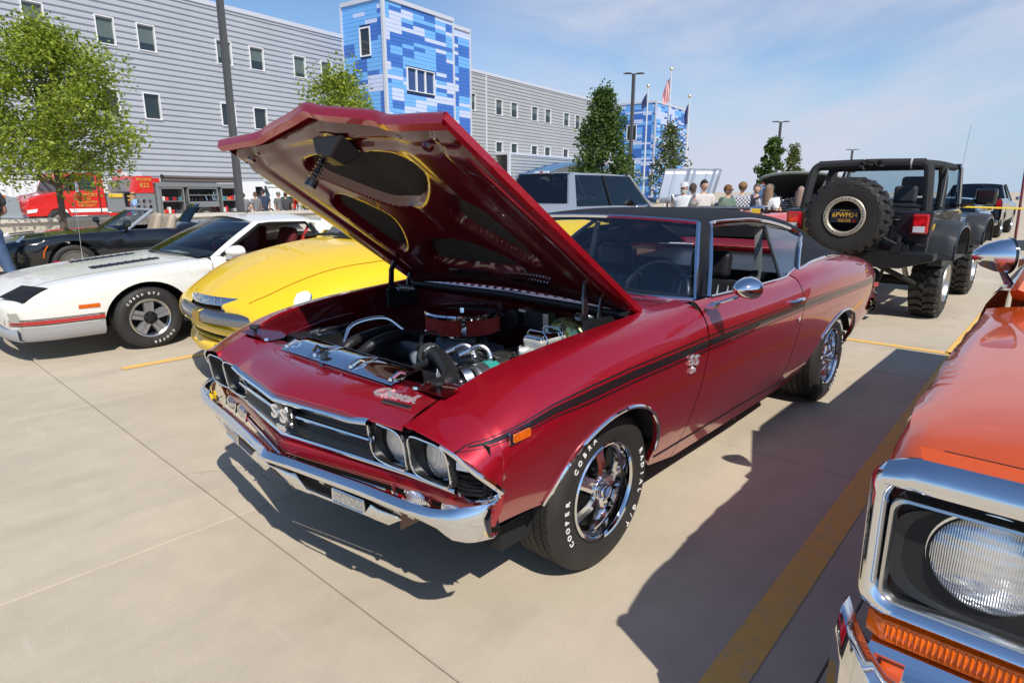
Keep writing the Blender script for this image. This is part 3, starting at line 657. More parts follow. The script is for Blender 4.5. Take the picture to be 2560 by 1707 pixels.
# headlamps in their bezels
lampm = mat('sealed beam glass', (.80,.84,.90), .16, .75, coat=1.)
t = lampm.node_tree; wv = t.nodes.new('ShaderNodeTexWave'); wv.bands_direction = 'Y'; wv.inputs['Scale'].default_value = 52; wv.inputs['Distortion'].default_value = 1.5; gg = t.nodes.new('ShaderNodeNewGeometry')
t.links.new(gg.outputs['Position'], wv.inputs['Vector']); bn = t.nodes.new('ShaderNodeBump'); bn.inputs['Strength'].default_value = .55; bn.inputs['Distance'].default_value = .006; t.links.new(wv.outputs['Fac'], bn.inputs['Height']); t.links.new(bn.outputs[0], t.nodes['Principled BSDF'].inputs['Normal'])
def headlamp(y, x, z, w, h, parent=CAR):
    r = .0735
    ring = MB(); n = 48
    def sq(k, W, H, rr):
        P = rrect(W,H,rr,11); return P[k]
    G = []
    for k in range(48):
        a = 2*math.pi*(k+.5)/48
        # superellipse outer, circle inner
        ca, sa = math.cos(a), math.sin(a); e = .46
        oy, oz = (abs(ca)**e)*math.copysign(w/2,ca), (abs(sa)**e)*math.copysign(h/2,sa)
        xo = x+.030+.18*oz*1.6*.5
        G.append([(xo-.030,y+oy*1.02,z+oz*1.02),(xo,y+oy,z+oz),(xo+.004,y+oy*.955,z+oz*.955),(xo-.012,y+oy*.90,z+oz*.90),(x-.012,y+ca*r*1.12,z+sa*r*1.12),(x-.02,y+ca*r*1.02,z+sa*r*1.02)])
    ring.grid(G, closeu=True); bz = ring.build('headlamp_bezel', black_sat, parent, smooth=60)
    ed = MB(); ed.tube([g[2] for g in G], .0042, 6, closed=True); ed.build('bezel_edge', chrome, bz)
    ln = MB(); ln.lathe([(0.0001,.012),(.02,.0115),(.04,.009),(.058,.004),(.068,-.002),(.0725,-.010)], (x-.012,y,z), 'x', 40); l = ln.build('headlamp', lampm, parent, smooth=80)
    rg = MB(); rg.lathe([(.0715,-.012),(.0735,-.004),(.0765,-.006),(.077,-.014)], (x-.012,y,z), 'x', 40); rg.build('lamp_ring', chrome, l)
for sgn in (1,-1):
    headlamp(sgn*.735, .768, .690, .195, .150); headlamp(sgn*.545, .782, .692, .195, .150)
    # wrap-round corner: ribbed black panel, clear lens, bright mouldings
    mb = MB(); mb.grid([[(.745,sgn*.825,.60+.155*v),(.752,sgn*.86,.600+.150*v),(.735,sgn*.90,.600+.125*v),(.70,sgn*.928,.605+.03*v)] for v in np.linspace(0,1,5)]); mb.build('corner_panel', gm, CAR)
    for k in range(5):
        mb = MB(); z = .615+.014*k; mb.tube([(.768,sgn*.828,z),(.768,sgn*.865,z),(.748,sgn*.895,z),(.742-.008*k+.006*k,sgn*.905,z)], .005, 5); mb.build('corner_rib', gm, CAR)
    mb = MB(); mb.hexa([(.752,sgn*.838,.690),(.785,sgn*.838,.690),(.765,sgn*.895,.690),(.735,sgn*.888,.690),(.752,sgn*.838,.722),(.785,sgn*.838,.722),(.772,sgn*.878,.714),(.735,sgn*.874,.714)]); bevel(mb.build('corner_lens', lens_c, CAR, smooth=0),.004)
    mb = MB(); mb.tube([(.824,sgn*.815,.772),(.808,sgn*.862,.748),(.775,sgn*.915,.700),(.735,sgn*.938,.660),(.698,sgn*.946,.622)], [.004,.006,.008,.009,.008], 6, flat=(1,1.4)); mb.build('wing_edge_trim', chrome, CAR)
    mb = MB(); mb.tube([(.742,sgn*.80,.596),(.752,sgn*.86,.590),(.735,sgn*.905,.596),(.70,sgn*.940,.616)], .011, 6, flat=(1,1.2)); mb.build('corner_trim', chrome, CAR)
    # wing-nose filler under the wrap edge, in body colour
    mb = MB(); mb.grid([[(.690,sgn*.944,.612),(.690,sgn*.937,.56),(.690,sgn*.905,.49)],[(.735,sgn*.918,.585),(.728,sgn*.91,.545),(.715,sgn*.89,.50)],[(.752,sgn*.86,.575),(.745,sgn*.85,.54),(.735,sgn*.84,.505)]]); mb.build('wing_lower_nose', red, CAR, smooth=60)
# valance strip in body colour, slot, parking lamps
vx = tabf([(0,.892),(.30,.830),(.60,.770),(.80,.745),(.93,.715)])
mb = MB(); mb.grid([[(vx(y)-.02,y,.592),(vx(y)+.004,y,.584),(vx(y)+.008,y,.560),(vx(y)-.004,y,.532),(vx(y)-.03,y,.528)] for y in sorted(set(list(np.linspace(-.90,.90,37))))]); mb.build('front_valance', red, CAR, smooth=40)
mb = MB(); mb.grid([[(vx(y)-.05,y,.535),(vx(y)-.06,y,.47)] for y in np.linspace(-.9,.9,13)]); mb.build('valance_slot', dark_cav, CAR)
mb = MB(); mb.grid([[(vx(y)-.02,y,.500),(vx(y)+.0,y,.494),(vx(y)-.02,y,.478)] for y in np.linspace(-.86,.86,29)]); mb.build('lower_valance', red, CAR, smooth=40)
mb = MB(); mb.tube([(vx(y)+.006,y,.517) for y in np.linspace(-.50,.50,21)], .004, 5); mb.build('slot_trim', chrome, CAR)
for sgn in (1,-1):
    for y,w in ((.615,.11),(.775,.10)):
        mb = MB(); G = []
        for k in range(24):
            a = 2*math.pi*k/24; G.append([(vx(y)-.006-.02*abs(math.cos(a))*0,sgn*y+math.cos(a)*w*.50,.514+math.sin(a)*.030),(vx(y)+.004,sgn*y+math.cos(a)*w*.34,.514+math.sin(a)*.020),(vx(y)+.010,sgn*y,.514)])
        mb.grid(G, closeu=True); l = mb.build('parking_lamp', lampm, CAR, smooth=80)
        mb = MB(); mb.tube([(g[0][0]+.002,g[0][1]*1.0,g[0][2]) for g in G], .004, 5, closed=True); mb.build('lamp_rim', chrome, l)
    for y in (.69,.845,.535):
        mb = MB(); mb.box((vx(y)+.004,sgn*y,.512),(.012,.010,.052),rx=sgn*R(28)); mb.build('slot_strut', chrome, CAR)
em = MB(); M = frame((.905,.02,.520),(-.18,1,0),(0,0,1)); put_text(em,'396',.040,M,.006,spacing=1.1); em.build('valance_emblem', chrome, CAR, smooth=0, recalc=False)
# ---------------------------------------------------------------- bumper
bx_ = lambda y: float(np.interp(abs(y), [0,.10,.30,.60,.80,.88,.93,.955], [.972,.955,.930,.893,.868,.845,.800,.755]))
zt_ = lambda y: float(np.interp(abs(y), [0,.20,.5,.7,.82,.90,.955], [.560,.566,.574,.572,.582,.605,.612]))
zb_ = lambda y: float(np.interp(abs(y), [0,.5,.78,.83,.87,.91,.955], [.520,.530,.532,.522,.500,.490,.497]))
mb = MB(); G = []
yy = sorted(set([round(v,4) for v in list(np.linspace(-.80,.80,33))+[s*v for s in (1,-1) for v in (.83,.855,.88,.905,.925,.94,.955)]]))
for y in yy:
    x, zt, zb = bx_(y), zt_(y), zb_(y); e = max(0,(abs(y)-.86)/.095); k = 1-.0*e
    inx = .062*(1-.35*e)
    G.append([(x-.075*(1-.4*e),y*(1-.012*e),zt-.050*(1-e)),(x-.045*(1-.4*e),y,zt-.014*(1-e)),(x-.018,y,zt-.002),(x,y,zt-.018),(x+.002,y,(zt+zb)/2),(x-.002,y,zb+.006),(x-.010,y,zb),(x-.040,y*(1-.01*e),zb+.002)])
mb.grid(G); bm = mb.build('front_bumper', chrome, CAR, smooth=50); s_ = bm.modifiers.new('solid','SOLIDIFY'); s_.thickness = .004; s_.offset = -1
# centre drop with the number-plate opening
lx = lambda y: bx_(y)-.014
def wingpoly(y0, y1, zt, zb0, zb1): pass
mb = MB()
def vstrip(ys, f0, f1):
    mb.grid([[(lx(y)+.0,y,f0(y)),(lx(y)-.006,y,(f0(y)+f1(y))/2),(lx(y)-.016,y,f1(y))] for y in ys])
zlo = lambda y: float(np.interp(abs(y), [0,.10,.60,.66], [.500,.440,.452,.490])) 
ztop = lambda y: zb_(y)+.004
# the plate opening runs 0.16..0.50 on each side of the crease in one slot
hole0 = lambda y: float(np.interp(abs(y), [0,.13,.17,.52,.56],[.505,.505,.517,.517,.505]))
hole1 = lambda y: float(np.interp(abs(y), [0,.17,.20,.52],[.505,.500,.468,.472]))
vstrip(np.linspace(-.66,.66,45), lambda y: max(ztop(y),hole0(y)+.002), hole0)
vstrip(np.linspace(-.66,.66,45), lambda y: min(hole1(y),hole0(y)) if .17 < abs(y) < .53 else hole0(y), zlo)
c_ = mb.build('bumper_centre_drop', chrome, CAR, smooth=60); s_ = c_.modifiers.new('solid','SOLIDIFY'); s_.thickness = .003; s_.offset = -1
mb = MB(); mb.grid([[(lx(y)-.03,y,.53),(lx(y)-.03,y,.455)] for y in np.linspace(-.6,.6,13)]); mb.build('plate_recess', black_sat, CAR)
lic = mat('frosted plate glass', (.42,.41,.38), .25, .4, noise=(120,.5)); y0 = .42
for sgn in (1,-1):
    M = frame((lx(.43)-.004,sgn*.43,.492),(-.125,sgn*1,0) if sgn > 0 else (.125,1,0),(0,0,1)); mb = MB()
    q = rrect(.150,.040,.006); mb.prism(q,-.004,.004,'xy'); mb.xf(M); l = mb.build('lamp_lens', lic, CAR, smooth=0)
    mb = MB(); mb.tube([M @ Vector((a,b,.004)) for a,b in rrect(.156,.046,.008)], .0035, 5, closed=True); mb.build('lens_frame', chrome, l)
for y in (.30,.72,-.40,-.62):
    mb = MB(); mb.box((bx_(y)-.022,y,zb_(y)-.004),(.02,.03,.010)); mb.build('bumper_bolt', chrome_dull, CAR)
# rear bumper
mb = MB(); G = []
for y in np.linspace(-.93,.93,33):
    a = abs(y); x = -4.10+max(0,a-.70)**2*2.6; 
    if a > .90: x += .22*(a-.90)/.03*1.
    G.append([(x+.05,y*.985,.655),(x,y,.665),(x-.02,y,.61),(x-.012,y,.555),(x+.03,y*.985,.545)])
mb.grid(G); o = mb.build('rear_bumper', chrome, CAR, smooth=50)
for sgn in (1,-1):
    mb = MB(); mb.grid([[(x,sgn*(y_+.006),z) for x,y_,z in ((xx,side_y(xx,.66)-.01,.668),(xx,side_y(xx,.61)+.012,.63),(xx,side_y(xx,.56)+.012,.575),(xx,side_y(xx,.55)-.01,.552))] for xx in np.linspace(-3.62,-3.99,9)]); mb.build('rear_bumper_end', chrome, CAR, smooth=60)
    mb = MB(); q = prof(QT,-3.9)
    mb.box((-3.93,sgn*(side_y(-3.9,.73)-.001),.735),(.06,.012,.035),rz=sgn*R(-14)); l = mb.build('side_marker', redlens, CAR)
    mb = MB(); mb.box((-4.02,sgn*.62,.76),(.03,.40,.10)); mb.build('tail_lamp', redlens, CAR)
    # front amber marker with chrome frame
    yq = side_y(.61,.777); M = frame((.612,sgn*(yq+.002),.777),(-sgn*1,-sgn*sgn*.03*sgn,0),(0,0,1)); mb = MB(); mb.prism(rrect(.100,.040,.004),-.004,.004,'xy'); mb.xf(M); mk = mb.build('side_marker', chrome, CAR, smooth=0)
    mb = MB(); mb.prism(rrect(.078,.026,.003),.003,.007,'xy'); mb.xf(M @ Matrix.Translation((.004,0,0))); mb.build('amber_lens', amber, mk, smooth=0)
    # badge
    yq = side_y(-.47,.78); M = frame((-.485,sgn*(yq+.002),.782),(-sgn,-sgn*sgn*.0,0),(0,sgn*.12,1)); em_ss(M, .98, CAR, 'wing_badge')
M = frame((.735,.50,.833),(-.10,1,.02),(-.9,-.1,.24)); mb = MB(); put_text(mb,'Chevelle',.068,M,.004,shear=.45,spacing=.92,bold=.012); mb.build('script_badge', mat('bright emblem metal',(.88,.88,.88),.28,.75), CAR, smooth=0, recalc=False)
mb = MB(); mb.prism(rrect(.13,.016,.002),0,.005,'xy'); mb.xf(M @ Matrix.Translation((.045,-.043,0))); mb.build('script_plate', steel, CAR, smooth=0)
# ---------------------------------------------------------------- roof, sail panels, glass
GT = np.array([ # x, yb, zb, ys, zs, zc
 (-1.19,.80,1.005,.590,1.325,1.352),(-1.45,.855,1.005,.615,1.335,1.376),(-1.70,.86,1.004,.622,1.335,1.388),(-2.0,.85,1.02,.634,1.314,1.386),(-2.3,.832,1.047,.645,1.272,1.368),(-2.55,.822,1.053,.655,1.222,1.335),
 (-2.8,.80,1.05,.655,1.162,1.272),(-3.05,.775,1.04,.66,1.102,1.178),(-3.25,.755,1.028,.672,1.055,1.082),(-3.36,.738,1.018,.68,1.030,1.034)])
def gsec(x, n1=10, n2=14):
    yb,zb,ys,zs,zc = lerp_tab(GT, x); P = []
    for k in range(n1):
        t = k/n1; bul = .012*math.sin(math.pi*t); P.append((yb+(ys-yb)*t+bul, zb+(zs-zb)*t+bul*.4))
    # rounded shoulder from rail to centre
    for k in range(n2+1):
        t = k/n2; a = t*math.pi/2; P.append((ys*math.cos(a)**.80 if k < n2 else 0., zs+(zc-zs)*math.sin(a)**.9))
    return P
# side-window rear edge: x position for given t on the lower half
WE = [(0.0,-2.02),(.25,-2.16),(.5,-2.32),(.72,-2.46),(.86,-2.52),(.95,-2.50),(1.,-2.40)]
mb = MB(); n1,n2 = 10,14
# roof skin (from the rail up)
X = list(np.linspace(-1.19,-2.62,30)); X2 = list(np.linspace(-2.62,-3.35,16))
for sgn in (1,-1):
    mb.grid([[(x,sgn*p[0],p[1]) for p in gsec(x)[n1:]] for x in X])
    G = []
    for x in X2:
        P = gsec(x); k1 = n1+6; G.append([(x,sgn*p[0],p[1]) for p in P[n1:k1+1]])
    mb.grid(G)
    # sail panel below the rail: lower half, behind the window edge
    G = []
    for k in range(n1+1):
        t = k/n1; xs0 = float(np.interp(t,[a for a,b in WE],[b for a,b in WE])); row = []
        for j in range(25):
            x = xs0+(-3.35-xs0)*j/24; p = gsec(x)[k]; row.append((x,sgn*p[0],p[1]))
        G.append(row)
    mb.grid(G)
mb.build('vinyl_roof', vinyl, CAR, smooth=60, weld=.0005)
gw = MB()
for k in range(1): 
    G = []
    for x in X2: P = gsec(x); G.append([(x,p[0],p[1]-.004) for p in P[n1+6:]]+[(x,-p[0],p[1]-.004) for p in P[n1+6:-1][::-1]])
    gw.grid(G)
rear_gl = glassmat('thin rear glass',(.84,.90,.92),0.); rear_gl.node_tree.nodes['Fresnel'].inputs[0].default_value = 1.10
gw.build('rear_window', rear_gl, CAR, smooth=60)
rt = MB()
for sgn in (1,-1): rt.tube([(x,sgn*gsec(x)[n1+6][0],gsec(x)[n1+6][1]+.003) for x in X2], .008, 5)
rt.tube([(X2[0],p[0],p[1]+.003) for p in gsec(X2[0])[n1+6:]]+[(X2[0],-p[0],p[1]+.003) for p in gsec(X2[0])[n1+6:][::-1]], .008, 5)
rt.build('rear_window_trim', chrome, CAR)
# windscreen
def ws(u, v): # u 0..1 right to left (-1..1), v bottom..top
    s = 2*u-1; a = abs(s)
    yb, yt = s*.765, s*.590; xb = -.700-.165*a**2.2; zb = .985-.006*a; xt = -1.165-.03*a**2; zt = 1.348-.020*a**2
    b = math.sin(math.pi*v)*.012
    return (xb+(xt-xb)*v+b*.6, yb+(yt-yb)*v, zb+(zt-zb)*v+b*.7)
mb = MB(); mb.grid([[ws(u,v) for v in np.linspace(.02,.98,10)] for u in np.linspace(.015,.985,24)]); mb.build('windscreen', glass_c, CAR, smooth=80)
fr = MB(); top = [ws(u,1.0) for u in np.linspace(0,1,21)]; lf = [ws(1,v) for v in np.linspace(0,1,9)]; rg = [ws(0,v) for v in np.linspace(0,1,9)]; bt = [ws(u,0) for u in np.linspace(0,1,21)]
for P in (top,lf,rg,bt): fr.tube(P, .013, 6)
fr.build('windscreen_trim', chrome, CAR)
# A pillars (vinyl) and chrome window edges
for sgn in (1,-1):
    wl = [ws(1 if sgn > 0 else 0, v) for v in np.linspace(0,1,9)]
    dl = [(-.80+(-1.285+.80)*v, sgn*(.858+(.617-.858)*v+.006*math.sin(math.pi*v)), 1.012+(1.327-1.012)*v) for v in np.linspace(0,1,9)]
    mb = MB(); mb.grid([[wl[k],tuple((np.array(wl[k])*.5+np.array(dl[k])*.5)+np.array((.008,sgn*.010,.006))),dl[k]] for k in range(9)]); mb.grid([[dl[k],(dl[k][0]-.01,dl[k][1]-sgn*.04,dl[k][2])] for k in range(9)]); mb.build('windscreen_pillar', vinyl, CAR, smooth=60)
    # bright surround of the side glass
    rail = [(x,sgn*(gsec(x)[n1][0]+.004),gsec(x)[n1][1]-.004) for x in np.linspace(-1.285,-2.40,24)]
    back = []
    for k in range(n1+1):
        t = 1-k/n1; x = float(np.interp(t,[a for a,b in WE],[b for a,b in WE])); yb,zb,ys,zs,zc = lerp_tab(GT,x); back.append((x,sgn*(yb+(ys-yb)*t+.012*math.sin(math.pi*t)+.005),zb+(zs-zb)*t))
    mb = MB(); mb.tube(dl[::-1][::-1]+rail[1:], .010, 6); mb.tube(rail[-1:]+back[1:], .010, 6); mb.build('side_window_trim', chrome, CAR)
    inner = [(p[0]+.018,p[1]-sgn*.014,p[2]-.004) for p in rail[-1:]+back[1:]]; mb = MB(); mb.tube(inner,.013,6); mb.tube([(p[0],p[1]-sgn*.012,p[2]-.022) for p in rail],.014,6); mb.build('window_seal', black_gloss, CAR)
    bl = [(x,sgn*(lerp_tab(DT,x)[16]+.004 if x > -1.87 else lerp_tab(QT,x)[16]+.0),(lerp_tab(DT,x)[17] if x > -1.87 else lerp_tab(QT,x)[17])+.004) for x in np.linspace(-.80,-2.0,20)]
    mb = MB(); mb.tube(bl,.007,5); mb.build('belt_trim', chrome, CAR)
    # vinyl roof lower moulding
    mb = MB(); mb.tube([(x,sgn*(gsec(x)[0][0]+.006),gsec(x)[0][1]+.004) for x in np.linspace(-2.04,-3.35,20)], .010, 6); mb.build('roof_moulding', chrome, CAR)
    # quarter glass with its pillar strip
    mb = MB(); mb.tube([(-2.02,sgn*.632,1.285),(-1.90,sgn*.715,1.185),(-1.74,sgn*.852,1.004)], .011, 6, flat=(1,1.4)); mb.build('quarter_glass_strip', steel, CAR)
    A = [(-2.02,sgn*.632,1.287),(-1.88,sgn*.735,1.16),(-1.745,sgn*.848,1.006)]; B = back[::-1]
    mb = MB(); G = []
    for k in range(11):
        t = k/10; a = np.array([np.interp(t,[0,.5,1],[A[2][i],A[1][i],A[0][i]]) for i in range(3)]); b = np.array(B[k])-np.array((-.012,sgn*.010,0)); G.append([tuple(a+(b-a)*j/6) for j in range(7)])
    mb.grid(G); mb.build('quarter_window', (glassmat('sky reflecting glass',(.62,.74,.80),2.2) if sgn > 0 else rear_gl), CAR, smooth=80)
# ---------------------------------------------------------------- wheels (shared builder): faces +y, centre at origin
def tyre_mb(Ro, w, Rr, seg=96, tread=5, groove=.008, block=60, bulge=.012):
    """tyre with grooves and blocks: lathe profile around y; outer face at y=0, inner at -w"""
    mb = MB(); h = Ro-Rr
    side = [(Rr,-.018),(Rr+.006,-.004),(Rr+h*.22,bulge*.7),(Rr+h*.45,bulge),(Rr+h*.68,bulge*.75),(Rr+h*.86,-.004),(Ro-.010,-.016),(Ro-.003,-.026)]
    G = []
    wt = w-.052
    lanes = []
    for k in range(tread):
        a = -.028-wt*k/tread; b = -.028-wt*(k+1)/tread; lanes += [(a,0),(b+.006,0)]
        if k < tread-1: lanes += [(b+.005,1),(b+.001,1)]
    inner = [(r,-w-y) for r,y in side[::-1]]
    for k in range(seg):
        a = 2*math.pi*k/seg; ca,sa = math.cos(a),math.sin(a)
        row = [(r,y) for r,y in side]+[(Ro-(groove if f else 0),y) for y,f in lanes]+inner
        G.append([(r*ca,y,r*sa) for r,y in row])
    mb.grid(G, closeu=True); return mb
def tread_cuts(Ro, w, n, parent, m=None, ang=.5, wid=.006):
    """thin dark sipes across the tread (real slots would be below a pixel)"""
    mb = MB()
    for k in range(n):
        a = 2*math.pi*k/n
        for (y0,y1,da) in ((-.026,-.026-(w-.05)*.36,ang*.05),(-.026-(w-.05)*.64,-w+.026,-ang*.05)):
            P = []
            for t in (0,.5,1):
                aa = a+da*t*2; P.append((Ro*math.cos(aa)*1.0008,y0+(y1-y0)*t,Ro*math.sin(aa)*1.0008))
            tz = Vector((-math.sin(a),0,math.cos(a)))*wid/2
            mb.add([tuple(Vector(p)+tz) for p in P]+[tuple(Vector(p)-tz) for p in P], [(0,1,4,3),(1,2,5,4)])
    return tag(mb.build('tread_sipes', m or black_mat, parent, smooth=0, recalc=False), kind='stuff')
def ss_wheel(Rr, parent):
    """five-spoke chrome wheel, deep lip"""
    mb = MB(); mb.lathe([(Rr-.028,-.20),(Rr-.030,-.075),(Rr-.026,-.060),(Rr-.022,-.040),(Rr-.012,-.036),(Rr-.010,-.014),(Rr+.004,-.010),(Rr+.006,.004),(Rr+.001,.010),(Rr-.006,.007),(Rr-.010,-.004)], (0,0,0),'y',64); mb.build('rim', chrome, parent, smooth=40)
    mb = MB(); mb.lathe([(.0005,-.13),(Rr-.04,-.13)], (0,0,0),'y',32); mb.build('brake_backing', black_mat, parent)
    for k in range(5):
        a = math.pi/2+2*math.pi*k/5+.2; M = Matrix.Rotation(-a,4,'Y'); mb = MB(); G = []
        for r,y,w,d in ((.030,-.030,.026,.03),(.055,-.016,.030,.028),(.09,-.022,.028,.026),(.13,-.040,.028,.024),(Rr-.026,-.060,.040,.02)):
            G.append([(r,y-d,-w),(r,y-.006,-w*.95),(r,y+.004,-w*.45),(r,y-.004,0),(r,y+.004,w*.45),(r,y-.006,w*.95),(r,y-d,w)])
        mb.grid(G); mb.xf(M); mb.build('spoke', mat('wheel chrome',(.86,.86,.88),.14,1.), parent, smooth=35)
    mb = MB(); mb.lathe([(.045,-.07),(.045,-.022),(.040,-.016),(.036,-.014),(.034,.004),(.030,.012),(.024,.014),(.0005,.015)], (0,0,0),'y',32); hb = mb.build('hub_cap', chrome, parent, smooth=40)
    mb = MB(); mb.lathe([(.0005,.0158),(.019,.0154)], (0,0,0),'y',20); mb.build('cap_emblem', mat('blue cap emblem',(.10,.16,.34),.3,0,.5,noise=(200,.6)), hb)
    for k in range(5):
        a = math.pi/2+.2+math.pi/5+2*math.pi*k/5; mb = MB(); mb.cyl((.058*math.cos(a),-.06,.058*math.sin(a)),(.058*math.cos(a),-.022,.058*math.sin(a)),.010,8); mb.build('lug_nut', chrome, hb)
def wheel(name, loc, Ro, w, Rr, parent, rimfn, rz=0, letters=None, tread=5, sipes=70, rot=0.):
    e = bpy.data.objects.new(name, None); COL.objects.link(e); e.parent = parent; e.location = loc; e.rotation_euler = (0,rot,rz)
    t = tyre_mb(Ro,w,Rr,tread=tread).build('tyre', rubber, e, smooth=30); 
    if sipes: tread_cuts(Ro,w,sipes,t)
    rimfn(Rr, e)
    if letters:
        lb = MB()
        for (s, a, size, flip, dg) in letters: ring_text(lb, s, Rr+(Ro-Rr)*.47, size, (0,.0125,0), a, 1, dg, ext=.0012, flip=flip)
        lb.build('tyre_lettering', white_let, t, smooth=0, recalc=False)
    return e
LT = [('COBRA',138,.031,False,7.9),('COOPER',192,.031,False,7.9),('RADIAL G/T',338,.031,False,7.9)]
W_FL = wheel('wheel', (0,.850,.333), .333,.235,.200, CAR, ss_wheel, letters=[('COBRA',128,.031,False,7.9),('COOPER',190,.031,False,7.9),('RADIAL G/T',345,.033,False,8.2)])
W_RL = wheel('wheel', (-2.845,.870,.333), .333,.262,.200, CAR, ss_wheel, letters=[('RADIAL G/T',22,.033,False,8.2),('COOPER',285,.031,False,7.9)], rot=.35)
wheel('wheel', (0,-.850,.333), .333,.235,.200, CAR, ss_wheel, rz=math.pi); wheel('wheel', (-2.845,-.870,.333), .333,.262,.200, CAR, ss_wheel, rz=math.pi)
mb = MB(); mb.cyl((-2.845,-.8,.33),(-2.845,.8,.33),.05,10); mb.cyl((0,-.8,.33),(0,.8,.33),.04,10); mb.build('axle', black_mat, CAR)
# ---------------------------------------------------------------- raised bonnet
HA = Vector((-.385,0,1.005)); hu = Vector((.8368,0,.5476)); hn = Vector((-.5476,0,.8368)); HL = 1.297
def hpt(u, y, w): return tuple(HA+hu*u+hn*w+Vector((0,y,0)))
hw2 = lambda u: .755-.027*u/HL
def hend(y): return 1.272+.066*(1-min(1,abs(y)/.40))+ (.0 if abs(y) < .4 else .012*(abs(y)-.4)/.33)
def crown(u, y):
    a = abs(y)/.74; c = .040*(1-a*a)
    pk = .014*math.exp(-(y/.05)**2*.6)*min(1,u/1.2)+.018/(1+math.exp((abs(y)-.40)/.02))*min(1,max(0,(u-.1)/.8))
    return c+pk
nu_, nv_ = 54, 61
mb = MB(); G = []
for i in range(nu_+1):
    row = []
    for j in range(nv_):
        s = -1+2*j/(nv_-1); y = s*hw2(i/nu_*HL); u = hend(y)*i/nu_; row.append(hpt(u,y,crown(u,y)))
    G.append(row)
mb.grid(G)
# edges: side flanges and front lip
for s in (1,-1):
    j = nv_-1 if s > 0 else 0
    mb.grid([[G[i][j],tuple(Vector(G[i][j])-hn*.022+Vector((0,-s*.004,0))),tuple(Vector(G[i][j])-hn*.028+Vector((0,-s*.022,0)))] for i in range(nu_+1)])
fl = [G[nu_][j] for j in range(nv_)]
mb.grid([[p,tuple(Vector(p)-hn*.010+hu*.007),tuple(Vector(p)-hn*.014+hu*.004),tuple(Vector(p)-hn*.038-hu*.002),tuple(Vector(p)-hn*.042-hu*.03)] for p in fl])
mb.grid([[p,tuple(Vector(p)-hn*.03)] for p in G[0]])
HOOD = mb.build('bonnet_skin', red, CAR, smooth=40)
PA = [(1.112,-.25),(1.112,.25),(1.075,.33),(1.0,.335),(.80,.12),(.775,0.0),(.80,-.12),(1.0,-.335),(1.075,-.33)]
PC = [(.86,.37),(.845,.43),(.77,.48),(.43,.48),(.38,.44),(.50,.33),(.67,.22),(.745,.265)]; PB = [(u,-y) for u,y in PC][::-1]
PD = [(.49,-.06),(.49,.06),(.45,.19),(.33,.29),(.26,.27),(.24,.0),(.26,-.27),(.33,-.29),(.45,-.19)]
def smooth_poly(P, n=6): 
    Q = np.array(P+P[:3],float); out = []
    for i in range(len(P)):
        p0,p1,p2,p3 = Q[i],Q[i+1],Q[i+2],Q[(i+3) % len(P)] if i+3 >= len(Q) else Q[i+3]
        for k in range(n):
            t = k/n; out.append(tuple((p0*(1-t)**3+p1*(3*t**3-6*t*t+4)+p2*(-3*t**3+3*t*t+3*t+1)+p3*t**3)/6 if False else ((1-t)**2*.5*(p0+p1)+2*t*(1-t)*p1+t*t*.5*(p1+p2))))
    return out
PADS = [smooth_poly(p) for p in (PA,PC,PB,PD)]
def sdf(P, x, y):
    P = np.asarray(P); A = P; B = np.roll(P,-1,axis=0); d = B-A; w = np.array([x,y])-A
    t = np.clip((w*d).sum(1)/(d*d).sum(1),0,1); dist = np.sqrt(((w-d*t[:,None])**2).sum(1).min())
    c = ((A[:,1] > y) != (B[:,1] > y)) & (x < (B[:,0]-A[:,0])*(y-A[:,1])/(B[:,1]-A[:,1]+1e-12)+A[:,0]); return -dist if c.sum() % 2 else dist
def sst(a,b,x): t = min(1,max(0,(x-a)/(b-a))); return t*t*(3-2*t)
mb = MB(); G = []; NI, NJ = 100, 104
for i in range(NI+1):
    row = []
    for j in range(NJ+1):
        y = (-1+2*j/NJ)*(hw2(i/NI*HL)-.020); u = .02+(hend(y)-.06-.02)*i/NI
        d = min(sdf(P,u,y) for P in PADS)
        edge = min(hend(y)-.05-u, hw2(u)-abs(y), u)
        rib = sst(0,.022,d)                                   # up onto the ribs round the pads
        trough = .018*math.exp(-((u-(1.185-.03*abs(y)))/.022)**2)+.014*math.exp(-((abs(y)-(.60-.02*u))/.022)**2)*sst(.1,.3,u)
        groove = .012*math.exp(-(abs(y)/.02)**2)*sst(.55,.6,u)*(1-sst(.72,.76,u))
        w = crown(u,y)-.012-.040*rib*sst(.0,.05,edge)+trough*rib+groove
        row.append(hpt(u,y,w))
    G.append(row)
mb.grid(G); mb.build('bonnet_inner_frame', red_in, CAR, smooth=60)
for P in PADS:
    c = np.mean(P,axis=0); mb = MB(); n = len(P); rings = []
    for f,w in ((1.0,-.014),(.96,-.020),(.7,-.022),(.35,-.022),(.02,-.022)): rings.append([hpt(*(c+(np.array(p)-c)*f),crown(*(c+(np.array(p)-c)*f))+w) for p in P])
    mb.grid(rings, closev=True); mb.build('bonnet_pad', pad_m, CAR, smooth=60)
